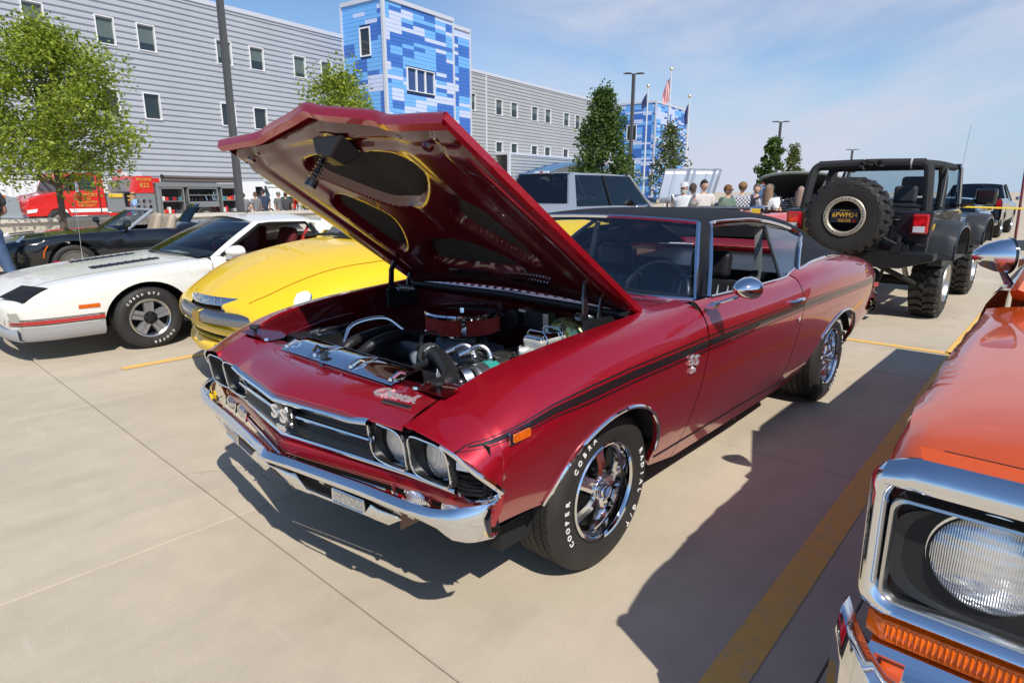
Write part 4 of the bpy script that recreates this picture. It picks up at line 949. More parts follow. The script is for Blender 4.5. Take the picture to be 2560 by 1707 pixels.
# latch with its coil spring at the front centre
mb = MB(); mb.hexa([hpt(1.12,-.05,.0),hpt(1.24,-.05,.0),hpt(1.24,.15,.0),hpt(1.12,.13,.0),hpt(1.13,-.02,-.05),hpt(1.21,-.03,-.05),hpt(1.20,.06,-.06),hpt(1.13,.06,-.05)]); lat = mb.build('bonnet_latch', black_sat, CAR, smooth=0); bevel(lat,.006)
mb = MB(); P = []
for k in range(110):
    a = k*.5; t = k/109; r = .010+.012*t; c = Vector(hpt(1.165,-.045,-.02-.13*t)); P.append(c+hu*math.cos(a)*r+Vector((0,1,0))*math.sin(a)*r)
mb.tube(P,.0026,5); mb.build('latch_spring', black_gloss, lat)
mb = MB(); mb.tube([hpt(1.165,-.045,.0),hpt(1.165,-.045,-.155)],.008,8); mb.tube([hpt(1.165,-.045,-.135),hpt(1.165,-.045,-.165)],.022,14); mb.build('latch_pin', black_gloss, lat)
for y in (.577,-.577):
    mb = MB(); o0 = Vector(hpt(1.19,y,crown(1.19,y)-.056)); mb.tube([o0+hn*.004,o0-hn*.008],[.020,.016],14); mb.build('bonnet_bumper', red_in, CAR)
for y0,y1 in ((-.235,.0),(.16,.40)):
    for k in range(14):
        yy_ = y0+(y1-y0)*k/13; mb = MB(); mb.box((0,0,0),(.09,.007,.008)); M = frame(hpt(.185,yy_,crown(.185,yy_)-.062),hu,(0,1,0)); mb.xf(M); mb.build('vent_slat', chrome_dull, CAR, smooth=0)
# hinges: two arms a side with the counterbalance spring
for s in (1,-1):
    h = MB(); h.tube([(-.150,s*.625,1.150),(-.120,s*.64,1.08),(-.118,s*.645,1.0),(-.130,s*.645,.945)],[.016,.015,.015,.018],8,flat=(.6,1.3)); h.build('hinge_arm', black_gloss, CAR)
    h = MB(); h.tube([(-.262,s*.635,1.085),(-.235,s*.64,1.02),(-.225,s*.64,.95)],[.013,.012,.013],8,flat=(.6,1.3)); h.build('hinge_arm', black_gloss, CAR)
    h = MB(); h.box((-.12,s*.60,1.185),(.22,.03,.03),ry=R(-33)); h.build('hinge_plate', black_sat, CAR)
    h = MB(); h.box((-.20,s*.66,.925),(.20,.02,.10)); h.build('hinge_base', black_sat, CAR)
    h = MB(); P = []
    for k in range(150):
        a = k*.55; t = k/149; c = Vector((-.13-.10*t,s*.60,.985-.02*t)); P.append(c+Vector((0,math.cos(a)*.016,math.sin(a)*.016)))
    h.tube(P,.0028,4); h.build('hinge_spring', steel, CAR)
# ---------------------------------------------------------------- engine bay
eng_blk = mat('engine black', (.012,.012,.012), .55); intake_m = mat('cast grey intake', (.20,.23,.27), .5, .3); hose_m = mat('ribbed rubber hose', (.016,.016,.017), .45, bump=(90,.5,.003))
for s in (1,-1):
    mb = MB(); G = []
    for x in np.linspace(.70,-.40,18):
        P = prof(FT,x)[-1]; yi, zi = P[0]-.002, P[1]-.012
        rib = .008*math.sin(x*26)*(1 if x > .25 else .2)
        G.append([(x,s*yi,zi),(x,s*(yi-.018),zi-.030),(x,s*(yi-.020),zi-.075+rib*.3),(x,s*(yi-.045-rib),zi-.12),(x,s*(yi-.075+rib),zi-.17),(x,s*(yi-.11-.06*math.exp(-((x)/.3)**2)),zi-.25),(x,s*.46,.62),(x,s*.44,.30)])
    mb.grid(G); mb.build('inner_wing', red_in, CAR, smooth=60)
    mb = MB(); 
    for k in range(2): 
        z = .80-.045*k; mb.tube([(.60,s*(.655-.02*k),z+.0),(.30,s*(.66-.02*k),z+.055),(.12,s*(.66-.02*k),z+.07)],.009,6)
    mb.build('inner_wing_rib', red_in, CAR)
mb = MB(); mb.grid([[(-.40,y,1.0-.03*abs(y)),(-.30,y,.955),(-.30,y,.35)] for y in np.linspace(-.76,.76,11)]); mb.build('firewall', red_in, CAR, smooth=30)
mb = MB(); mb.tube([(-.315,y,.992-.018*abs(y)) for y in np.linspace(-.72,.72,21)],.017,8); mb.build('cowl_seal', rubber_b, CAR)
# cowl with wiper gear
mb = MB(); G = []
for y in np.linspace(-.775,.775,25): a = abs(y)/.765; G.append([(-.335,y,.985-.012*a),(-.42,y,1.0-.006*a),(-.60,y,.998-.004*a),(-.70-.165*a**2.2+.012,y*.985,.984-.006*a)])
mb.grid(G); mb.build('cowl_panel', red, CAR, smooth=60)
for y0 in (-.45,.10):
    mb = MB(); mb.tube([(-.56,y0,1.022),(-.60,y0+.25,1.028),(-.64,y0+.52,1.012)],.006,6); mb.tube([(-.60,y0+.05,1.018),(-.625,y0+.30,1.022),(-.66,y0+.56,1.010)],.004,5); wa = mb.build('wiper_arm', chrome_dull, CAR)
    mb = MB(); mb.cyl((-.56,y0,.995),(-.56,y0,1.032),.014,10); mb.build('wiper_pivot', chrome, wa)
for k in range(22):
    mb = MB(); mb.box((-.44,-.62+.058*k,1.0),(.04,.02,.006)); mb.build('cowl_slot', dark_cav, CAR, smooth=0)
# radiator support, bright top plate
mb = MB(); mb.hexa([(.55,-.64,.62),(.665,-.64,.62),(.665,.64,.62),(.55,.64,.62),(.61,-.64,.842),(.672,-.64,.842),(.672,.64,.842),(.61,.64,.842)]); bevel(mb.build('radiator_support', red_in, CAR, smooth=0),.008)
mb = MB(); mb.grid([[(.672,y,.842),(.695,y,.836),(.70,y,.805)] for y in np.linspace(-.70,.70,9)]); mb.build('support_lip', red, CAR)
for s in (1,-1):
    mb = MB(); mb.grid([[(.67,s*.50,.845),(.70,s*.70,.862)],[(.60,s*.50,.848),(.62,s*.71,.875)],[(.52,s*.60,.84),(.52,s*.70,.87)]]); mb.build('support_wing', red_in, CAR)
    mb = MB(); mb.lathe([(.0005,.045),(.022,.045),(.024,.036),(.020,.030),(.007,.028),(.007,.0),(.011,-.004)],(.665,s*.632,.852),'z',14); mb.build('bump_stop', rubber_b, CAR)
    mb = MB(); mb.lathe([(.0005,.010),(.010,.009),(.012,0)],(.668,s*.52,.846),'z',10); mb.build('support_bolt', chrome, CAR)
mb = MB(); G = []
for y in list(np.linspace(-.33,.43,39)):
    nt_ = .010 if min(abs(y+.33),abs(y-.43),abs(y-.17),abs(y+.08)) < .012 else 0
    G.append([(.702,y,.846),(.696,y,.853-nt_*.4),(.655,y,.866-nt_),(.640,y,.872-nt_),(.575,y,.874),(.565,y,.868),(.560,y,.82)])
mb.grid(G); rp = mb.build('radiator_plate', chrome, CAR, smooth=35)
for y in (-.30,-.08,.17,.41):
    mb = MB(); mb.lathe([(.0005,.012),(.008,.011),(.010,0)],(.688,y,.856),'z',10); mb.build('plate_bolt', chrome, rp)
    mb = MB(); mb.tube([(.688,y,.862),(.655,y+.01,.882),(.640,y+.02,.876)],.007,6); mb.build('plate_clip', chrome, rp)
mb = MB(); mb.hexa([(.69,-.03,.80),(.715,-.03,.80),(.715,.0,.80),(.69,.0,.80),(.665,-.045,.885),(.68,-.045,.885),(.68,-.02,.885),(.665,-.02,.885)]); mb.tube([(.675,-.03,.885),(.69,-.06,.900),(.70,-.07,.880)],.008,6); mb.build('bonnet_catch', black_gloss, CAR)
mb = MB(); mb.box((.705,.09,.815),(.012,.16,.03)); lk = mb.build('latch_bracket', black_gloss, CAR)
mb = MB(); mb.cyl((.71,.15,.82),(.722,.15,.822),.013,12); mb.build('latch_bolt', chrome, lk)
mb = MB(); mb.hexa([(.50,-.33,.45),(.56,-.33,.45),(.56,.43,.45),(.50,.43,.45),(.50,-.33,.845),(.56,-.33,.845),(.56,.43,.845),(.50,.43,.845)]); mb.build('radiator', black_sat, CAR, smooth=0)
# engine: block, intake, covers, carburettor, air cleaner
mb = MB(); mb.box((-.02,0,.52),(.62,.46,.34)); mb.box((.33,0,.55),(.10,.30,.40)); mb.build('engine_block', eng_blk, CAR)
mb = MB(); mb.box((.0,0,.72),(.52,.26,.10),top=.8); mb.box((-.03,0,.79),(.20,.20,.07),top=.85); mb.tube([(.22,.0,.72),(.26,.02,.79),(.31,.10,.80)],.035,10); o = mb.build('intake_manifold', intake_m, CAR); bevel(o,.012)
mb = MB(); mb.lathe([(.075,0),(.075,.05),(.062,.055),(.062,.09)],(-.04,0,.80),'z',20); mb.box((-.04,.09,.83),(.06,.05,.04)); mb.build('carburettor', alum, CAR)
for s in (1,-1):
    mb = MB(); mb.hexa([(-.30,s*.24,.70),(.27,s*.24,.70),(.27,s*.41,.64),(-.30,s*.41,.64),(-.29,s*.27,.80),(.26,s*.27,.80),(.26,s*.39,.75),(-.29,s*.39,.75)]); o = mb.build('valve_cover', eng_blk, CAR, smooth=0); bevel(o,.008)
    for k in range(8):
        q = .275+.0145*k; mb = MB(); mb.box((-.015,s*q,.803-.0058*k),(.52,.004,.010)); mb.build('cover_fin', alum if k < 7 else black_gloss, o, smooth=0)
    if s > 0:
        M = frame((.07,s*.342,.795),(-1,0,0),(0,-.93,.36)); text('cover_script','Edelbrock',.060,M,chrome_dull,o,.004,shear=.3)
AC = (-.04,0,.85)
paper = mat('red pleated filter', (.30,.022,.015), .7)
mb = MB(); G = []
for k in range(180):
    a = 2*math.pi*k/180; r = .170+(.005 if k % 2 else -.003); G.append([(AC[0]+r*math.cos(a),r*math.sin(a),AC[2]+.012),(AC[0]+r*math.cos(a),r*math.sin(a),AC[2]+.085)])
mb.grid(G, closeu=True); mb.build('air_filter', paper, CAR, smooth=0)
mb = MB(); mb.lathe([(.0005,.112),(.012,.112),(.012,.100),(.10,.098),(.150,.094),(.163,.096),(.176,.104),(.181,.096),(.180,.084),(.172,.082)],(AC[0],0,AC[2]),'z',64); mb.build('air_cleaner_lid', chrome, CAR, smooth=35)
mb = MB(); mb.lathe([(.06,-.01),(.15,.0),(.178,.004),(.181,.012),(.172,.016)],(AC[0],0,AC[2]),'z',64); mb.build('air_cleaner_base', chrome, CAR, smooth=35)
a_ = R(48); mb = MB(); mb.box((AC[0]+.176*math.cos(a_),.176*math.sin(a_),AC[2]+.048),(.004,.022,.075),rz=a_); mb.build('filter_band', chrome, CAR)
# brake booster and master cylinder
iri = mat('gold zinc plate', (.36,.42,.20), .22, .9, noise=(14,.5))
mb = MB(); mb.lathe([(.0005,.050),(.05,.048),(.085,.038),(.098,.022),(.108,.010),(.112,.0),(.108,-.05),(.09,-.09)],(-.18,.505,.852),'x',40); bo = mb.build('brake_booster', iri, CAR, smooth=40)
for k in range(6):
    a = 2*math.pi*k/6+.3; mb = MB(); mb.hexa([(-.150,.505+r*math.cos(a+da),.852+r*math.sin(a+da)) for r,da in ((.052,-.22),(.052,.22),(.088,.16),(.088,-.16))]+[(-.132+(.012 if r < .06 else -.008),.505+r*math.cos(a+da),.852+r*math.sin(a+da)) for r,da in ((.052,-.22),(.052,.22),(.088,.16),(.088,-.16))]); mb.build('booster_recess', black_sat, bo, smooth=0)
mb = MB(); mb.hexa([(-.12,.46,.835),(.045,.46,.835),(.045,.55,.835),(-.12,.55,.835),(-.12,.45,.905),(.055,.45,.905),(.055,.56,.905),(-.12,.56,.905)]); mc = mb.build('master_cylinder', mat('cast alloy pale',(.56,.55,.52),.45,.35,noise=(40,.1)), CAR, smooth=0); bevel(mc,.014,3)
mb = MB(); mb.tube([(-.12,.505,.835),(.06,.505,.835),(.085,.505,.835)],[.032,.032,.018],16); mb.tube([(.03,.49,.85),(.075,.455,.85)],[.022,.020],12); mb.tube([(.0,.44,.84),(.0,.40,.84)],[.018,.015],10); mb.build('cylinder_body', MATS['cast alloy pale'], mc)
mb = MB(); mb.hexa([(-.115,.455,.905),(.05,.455,.905),(.05,.555,.905),(-.115,.555,.905),(-.105,.465,.922),(.04,.465,.922),(.04,.545,.922),(-.105,.545,.922)]); bevel(mb.build('cylinder_lid', chrome, mc, smooth=0),.006)
for x in (-.08,.02):
    mb = MB(); mb.tube([(x,.446,.86),(x,.448,.91),(x,.47,.935),(x,.54,.935),(x,.562,.91),(x,.564,.86)],.0035,6); mb.build('lid_bail', chrome, mc)
# wiper motor on the firewall
mb = MB(); mb.box((-.24,.30,.92),(.08,.12,.08)); mb.tube([(-.25,.18,.90),(-.18,.18,.91)],.045,14); o = mb.build('wiper_motor', black_sat, CAR); mb = MB(); mb.box((-.19,.40,.93),(.05,.03,.07)); mb.build('motor_bracket', alum, o); mb = MB(); mb.box((-.18,.27,.965),(.05,.04,.012)); mb.build('motor_bracket', alum, o)
# front accessories: thermostat housing, hoses, compressor, pulley, fittings
mb = MB(); mb.tube([(.53,.30,.79),(.53,.38,.79)],.034,16); mb.tube([(.53,.38,.79),(.53,.41,.79)],.030,16); th = mb.build('filler_neck', alum, CAR)
mb = MB(); mb.hexa([(.545,.30,.77),(.565,.30,.77),(.565,.39,.77),(.545,.39,.77),(.545,.30,.815),(.562,.30,.815),(.562,.39,.815),(.545,.39,.815)]); mb.build('neck_badge', chrome_dull, th)
mb = MB(); mb.tube(cr1([(.53,.41,.79),(.50,.455,.80),(.44,.44,.82),(.36,.30,.845),(.31,.19,.835),(.29,.12,.80)],8),.034,16); mb.build('radiator_hose', hose_m, CAR)
mb = MB(); mb.tube([(.525,.412,.79),(.52,.425,.79)],.038,16); mb.tube([(.31,.19,.835),(.305,.175,.833)],.038,16); mb.build('hose_clamp', chrome, CAR)
mb = MB(); mb.tube(cr1([(.30,.16,.83),(.24,.05,.80),(.22,-.12,.78)],6),.050,14); mb.build('thermostat_cover', black_sat, CAR)
mb = MB(); mb.tube(cr1([(.46,-.25,.72),(.36,-.16,.83),(.20,-.20,.84),(.05,-.30,.80)],8),.024,12); mb.build('heater_hose', hose_m, CAR)
mb = MB(); mb.tube(cr1([(.50,-.30,.70),(.42,-.26,.82),(.26,-.30,.84),(.0,-.42,.82)],8),.024,12); mb.build('heater_hose', hose_m, CAR)
mb = MB(); mb.tube(cr1([(.35,-.42,.75),(.28,-.44,.86),(.12,-.40,.88),(.05,-.34,.82)],8),.012,10); mb.build('braided_line', chrome_dull, CAR)
mb = MB(); mb.tube([(.30,.42,.775),(.12,.42,.775)],.058,20); mb.tube([(.32,.42,.775),(.30,.42,.775)],.050,20); cp = mb.build('compressor', alum, CAR)
mb = MB(); mb.lathe([(.0005,.03),(.02,.03),(.024,.012),(.052,.012),(.062,.02),(.066,.014),(.060,.006),(.066,-.002),(.060,-.01),(.066,-.018),(.05,-.024)],(.37,.42,.775),'x',40); mb.build('pulley', chrome_dull, cp)
mb = MB(); mb.lathe([(.0588,.0),(.0588,-.06)],(.25,.42,.775),'x',20,a0=R(-10),a1=R(100)); mb.build('compressor_label', mat('teal label',(.03,.30,.26),.5), cp)
for y,x in ((.34,.23),(.40,.20)):
    mb = MB(); mb.tube(cr1([(x,y+.02,.83),(x,y,.87),(x+.02,y-.03,.885),(x+.06,y-.07,.86)],6),.012,10); mb.tube([(x,y+.022,.822),(x,y+.02,.845)],.017,6); mb.tube([(x+.045,y-.055,.868),(x+.075,y-.085,.848)],.018,12); mb.build('hose_fitting', chrome_dull, cp)
mb = MB(); mb.tube(cr1([(.30,.25,.845),(.36,.18,.80),(.42,.08,.74)],6),.017,10); mb.tube(cr1([(.22,.35,.86),(.10,.44,.80),(-.05,.46,.74)],6),.016,10); mb.build('aircon_hose', hose_m, CAR)
mb = MB(); mb.tube([(.30,.10,.83),(.30,.10,.855)],.013,8); o = mb.build('brass_fitting', mat('brass',(.75,.42,.10),.25,1.), CAR); mb = MB(); mb.tube([(.30,.10,.855),(.29,.10,.90)],[.011,.009],8); mb.tube(cr1([(.29,.10,.90),(.24,.12,.91),(.2,.15,.86)],5),.005,6); mb.build('sensor_lead', black_sat, o)
mb = MB(); mb.box((.42,-.52,.74),(.24,.17,.20)); o = mb.build('battery', black_sat, CAR); mb = MB(); mb.box((.46,-.45,.85),(.04,.03,.02)); mb.tube(cr1([(.48,-.45,.855),(.42,-.42,.87),(.30,-.50,.85),(.20,-.58,.84)],6),.009,8); mb.build('battery_cable', rubber_b, o); mb = MB(); mb.tube([(.46,-.49,.845),(.46,-.43,.86)],.015,10); mb.build('battery_terminal', alum, o)
for k in range(5):
    a = 2*math.pi*k/5; mb = MB(); mb.box((.46,.03+.11*math.cos(a),.62+.11*math.sin(a)),(.012,.20,.06),rx=a); mb.build('fan_blade', steel, CAR)
# ---------------------------------------------------------------- interior
red_dash = mat('red painted dash', (.26,.010,.022), .35, 0, .5)
mb = MB(); mb.grid([[(-.72-.15*(abs(y)/.76)**2,y,.972),(-.80-.12*(abs(y)/.76)**2,y,.968),(-.875-.06*(abs(y)/.76)**2,y,.965)] for y in np.linspace(-.74,.74,15)]); mb.build('dash_top', red_dash, CAR)
mb = MB(); mb.grid([[(-.870-.06*(abs(y)/.76)**2,y,.965),(-.90-.05*(abs(y)/.76)**2,y,.985),(-.97,y,.982),(-1.01,y,.93),(-.98,y,.72)] for y in np.linspace(-.74,.74,15)]); mb.build('dash_pad', vinyl_int, CAR, smooth=60)
mb = MB(); mb.box((-.80,.42,.976),(.02,.16,.006)); mb.build('demister_vent', chrome_dull, CAR)
SW = Vector((-1.17,.37,.925)); sa_ = Vector((-.42,0,.907)).normalized(); sb_ = Vector((0,1,0)); sn_ = sa_.cross(sb_)
mb = MB(); mb.tube([SW+sa_*.195*math.cos(2*math.pi*k/48)+sb_*.195*math.sin(2*math.pi*k/48) for k in range(48)],.011,8,closed=True); swo = mb.build('steering_wheel', mat('steering wheel rim',(.03,.032,.034),.15,.2,.8), CAR)
mb = MB(); 
for a in (R(100),R(-100),R(180)): mb.tube([SW+Vector((.03,0,-.01)),SW+sa_*.19*math.cos(a)+sb_*.19*math.sin(a)],[.016,.010],6)
mb.tube([SW+Vector((.03,0,-.01)),SW+Vector((.25,0,-.13))],.03,8); mb.build('steering_spokes', black_sat, swo)
mb = MB(); mb.cyl((-1.24,.0,.55),(-1.17,.02,.88),.006,6); mb.lathe([(.0005,.02),(.018,.012),(.018,-.012),(.0005,-.02)],(-1.17,.02,.89),'z',10); mb.build('gear_lever', chrome, CAR)
piping = mat('pale seat highlight piping', (.30,.31,.32), .35)
def bucket(y, group=None):
    e = bpy.data.objects.new('front_seat', None); COL.objects.link(e); e.parent = CAR; e.location = (-1.55,y,.36)
    mb = MB(); mb.box((.10,0,.06),(.52,.52,.16)); o = mb.build('seat_cushion', vinyl_int, e, smooth=0); bevel(o,.04,3)
    mb = MB(); mb.hexa([(-.22,-.26,.10),(-.10,-.26,.10),(-.10,.26,.10),(-.22,.26,.10),(-.36,-.23,.58),(-.27,-.23,.60),(-.27,.23,.60),(-.36,.23,.58)]); o = mb.build('seat_back', vinyl_int, e, smooth=0); bevel(o,.035,3)
    for k in range(6):
        yy = -.17+.068*k; mb = MB(); mb.tube([(-.095,yy,.16),(-.262,yy*.93,.56)],.007,5); mb.build('seat_welt', piping if k % 1 == 0 else vinyl_int, o)
    mb = MB(); mb.box((-.335,0,.68),(.09,.26,.17),ry=R(-8)); h = mb.build('head_rest', vinyl_int, e, smooth=0); bevel(h,.035,3)
    return e
s1 = bucket(.36); s2 = copy_tree(s1, CAR); s2.location.y = -.36
mb = MB(); mb.hexa([(-2.35,-.62,.40),(-1.95,-.62,.40),(-1.95,.62,.40),(-2.35,.62,.40),(-2.35,-.62,.58),(-1.92,-.62,.56),(-1.92,.62,.56),(-2.35,.62,.58)]); bevel(mb.build('rear_bench', vinyl_int, CAR, smooth=0),.03)
mb = MB(); mb.hexa([(-2.45,-.62,.5),(-2.28,-.62,.5),(-2.28,.62,.5),(-2.45,.62,.5),(-2.60,-.60,.93),(-2.48,-.60,.95),(-2.48,.60,.95),(-2.60,.60,.93)]); bevel(mb.build('rear_seat_back', vinyl_int, CAR, smooth=0),.03)
mb = MB(); mb.add([(-2.55,-.72,.94),(-2.55,.72,.94),(-3.3,.66,1.0),(-3.3,-.66,1.0)],[(0,1,2,3)]); mb.build('parcel_shelf', vinyl_int, CAR)
for s in (1,-1):
    mb = MB(); mb.grid([[(x,s*(.80 if x > -2.0 else .76),.35),(x,s*(.83 if x > -2.0 else .79),.70),(x,s*(.85 if x > -2 else .80),1.0)] for x in (-.75,-1.2,-1.8,-2.0,-2.5,-2.9)]); mb.build('door_card', vinyl_int, CAR)
    mb = MB(); mb.tube([(-2.0,s*.60,1.27),(-1.97,s*.63,1.02),(-1.95,s*.62,.80),(-1.90,s*.60,.60)],.012,6,flat=(2.2,.5)); b_ = mb.build('seat_belt', mat('grey seat belt',(.30,.29,.27),.7), CAR); mb = MB(); mb.box((-1.97,s*.625,1.0),(.05,.03,.03)); mb.build('belt_buckle', black_gloss, b_)
mb = MB(); mb.grid([[(x,y*gsec(x)[n1][0]*.97,lerp_tab(GT,x)[3]+(lerp_tab(GT,x)[4]-lerp_tab(GT,x)[3])*(1-y*y)-.03) for y in np.linspace(-1,1,9)] for x in np.linspace(-1.22,-2.62,10)]); mb.build('headlining', vinyl_int, CAR)
mb = MB(); mb.box((-1.30,.0,1.235),(.02,.24,.065)); o = mb.build('rear_view_mirror', black_sat, CAR, smooth=0); bevel(o,.01)
mb = MB(); mb.quad((-1.3115,-.112,1.208),(-1.3115,.112,1.208),(-1.3115,.112,1.262),(-1.3115,-.112,1.262)); mb.build('mirror_face', mirror_g, o); mb = MB(); mb.box((-1.289,.0,1.235),(.002,.22,.05)); mb.tube([(-1.29,0,1.26),(-1.24,0,1.33)],.008,6); mb.build('mirror_back', chrome_dull, o)
# ---------------------------------------------------------------- door mirror, handle, lock
mb = MB(); mb.lathe([(.0005,-.075),(.020,-.068),(.045,-.04),(.062,.0),(.066,.02),(.062,.026)],(0,0,0),'x',28); mb.xf(Matrix.Translation((-.69,1.075,1.090)) @ Matrix.Rotation(R(-12),4,'Z') @ Matrix.Rotation(math.pi,4,'Z') @ Matrix.Diagonal((1.0,1.0,.74,1))); dm = mb.build('door_mirror', chrome, CAR, smooth=50)
mb = MB(); mb.lathe([(.0005,0),(.060,0)],(0,0,0),'x',24); mb.xf(Matrix.Translation((-.716,1.070,1.090)) @ Matrix.Rotation(R(-12),4,'Z') @ Matrix.Diagonal((1,1.0,.74,1))); mb.build('mirror_glass', mirror_g, dm)
mb = MB(); mb.tube(cr1([(-.685,.925,1.000),(-.69,.98,1.022),(-.692,1.03,1.045),(-.69,1.06,1.070)],5),[.012]*3+[.009]*13,8,flat=(1,.8)); mb.box((-.69,.93,.995),(.07,.035,.015)); mb.build('mirror_arm', chrome, dm)
for s in (1,-1):
    yh = side_y(-1.73,.885); mb = MB(); mb.tube([(-1.66,s*(yh-.004),.888),(-1.665,s*(yh+.022),.892),(-1.70,s*(yh+.030),.896),(-1.78,s*(yh+.030),.896),(-1.815,s*(yh+.020),.893),(-1.82,s*(yh-.004),.888)],[.008,.009,.010,.010,.009,.008],8); mb.tube([(-1.80,s*(yh+.0),.888),(-1.80,s*(yh+.034),.893)],.011,10); mb.build('door_handle', chrome, CAR)
    yh = side_y(-1.80,.775); mb = MB(); mb.cyl((-1.795,s*(yh-.004),.775),(-1.795,s*(yh+.010),.775),.014,14); mb.build('door_lock', chrome, CAR)
# ================================================================ orange pickup in the right foreground
orange = paint('orange truck paint', (.62,.085,.010), .1, .32, .1)
TRK = thing('pickup_truck', 'orange old pickup with dented chrome headlamp surround, cropped by the right edge', 'pickup truck', (0,0,0))
TY = 2.875
TT = [(.575,.93,.50,.965,.62,.985,.78,.99,.90,.975,.955,.935,.985,.6,1.015,0,1.02),
      (.50,.95,.48,.98,.62,1.0,.78,1.005,.91,.992,.975,.95,1.010,.6,1.045,0,1.055),
      (.20,.96,.46,.99,.62,1.008,.80,1.012,.93,.998,1.005,.955,1.045,.6,1.085,0,1.10),
      (-.30,.96,.44,.995,.62,1.01,.82,1.012,.96,.995,1.045,.95,1.085,.6,1.12,0,1.135),
      (-.75,.96,.42,.995,.62,1.01,.82,1.010,.97,.99,1.07,.945,1.105,.6,1.14,0,1.15)]
xs = sorted(set([.575,.56,.53,.48,.40,.30,.2,-.62,-.7,-.75]+arch_xs(-.22,.42)), reverse=True)
car_shell(TT, xs, TY, arches=((-.22,.38,.42,.42),)).build('front_body', orange, TRK, smooth=50)
mb = MB(); G = [[(.575,TY+v*.93,.50),(.588,TY+v*.95,.70),(.585,TY+v*.95,.98),(.575,TY+v*.90,1.018)] for v in np.linspace(-1,1,9)]; mb.grid(G); mb.build('front_backing', black_mat, TRK)
mb = MB(); mb.grid([[(.576,TY+v*.94,1.016-.0*abs(v)),(.60,TY+v*.93,1.002),(.602,TY+v*.93,.992),(.58,TY+v*.93,.985)] for v in np.linspace(-1,1,13)]); mb.build('bonnet_lip', orange, TRK, smooth=60)
# chrome surround: a rounded frame round the lamps and grille, deep section, with dents on its near corner
def fr_path(w,h,r,n=10): return rrect(w,h,r,n)
def loop(cx,cz,w,h,r,secs,name,m,dent=False):
    """secs: list of (inset, x)"""
    P0 = rrect(w,h,r,8); rr_ = random.Random(4); mb = MB(); G = []
    for (a,b) in P0:
        row = []
        for ins,x in secs:
            q = (a*(1-2*ins/w), b*(1-2*ins/h)); dx = 0
            if dent and a < -w/2+.03 and -.12 < b < .06: dx = -.006*abs(math.sin(b*95))*math.exp(-((b+.03)/.06)**2)*2
            row.append((x+dx*1.3, cx+q[0]-dx*1.2, cz+q[1]))
        G.append(row)
    mb.grid(G, closeu=True); return mb.build(name, m, TRK, smooth=55)
loop(TY,.822,2.012,.325,.055,[(.0,.57),(-.004,.60),(.004,.622),(.014,.630),(.024,.626),(.034,.605),(.036,.585)],'grille_surround',chrome,dent=True)
lamp2 = mat('big sealed beam glass', (.70,.73,.77), .13, .8, coat=1.)
t = lamp2.node_tree; gg = t.nodes.new('ShaderNodeNewGeometry'); w1 = t.nodes.new('ShaderNodeTexWave'); w1.bands_direction = 'Y'; w1.inputs['Scale'].default_value = 75; w1.inputs['Distortion'].default_value = 1.2; w2 = t.nodes.new('ShaderNodeTexWave'); w2.bands_direction = 'Z'; w2.inputs['Scale'].default_value = 14; w2.inputs['Distortion'].default_value = 2.5
n5 = t.nodes.new('ShaderNodeTexNoise'); n5.inputs['Scale'].default_value = 30; n5.inputs['Detail'].default_value = 3; q1 = t.nodes.new('ShaderNodeMath'); q1.operation = 'MULTIPLY_ADD'; q1.inputs[1].default_value = .45; q2 = t.nodes.new('ShaderNodeMath'); q2.operation = 'MULTIPLY_ADD'; q2.inputs[1].default_value = 1.6
for w_ in (w1,w2,n5): t.links.new(gg.outputs['Position'], w_.inputs['Vector'])
t.links.new(w2.outputs['Fac'], q1.inputs[0]); t.links.new(w1.outputs['Fac'], q1.inputs[2]); t.links.new(n5.outputs['Fac'], q2.inputs[0]); t.links.new(q1.outputs[0], q2.inputs[2])
bn = t.nodes.new('ShaderNodeBump'); bn.inputs['Strength'].default_value = .5; bn.inputs['Distance'].default_value = .005; t.links.new(q2.outputs[0], bn.inputs['Height']); t.links.new(bn.outputs[0], t.nodes['Principled BSDF'].inputs['Normal'])
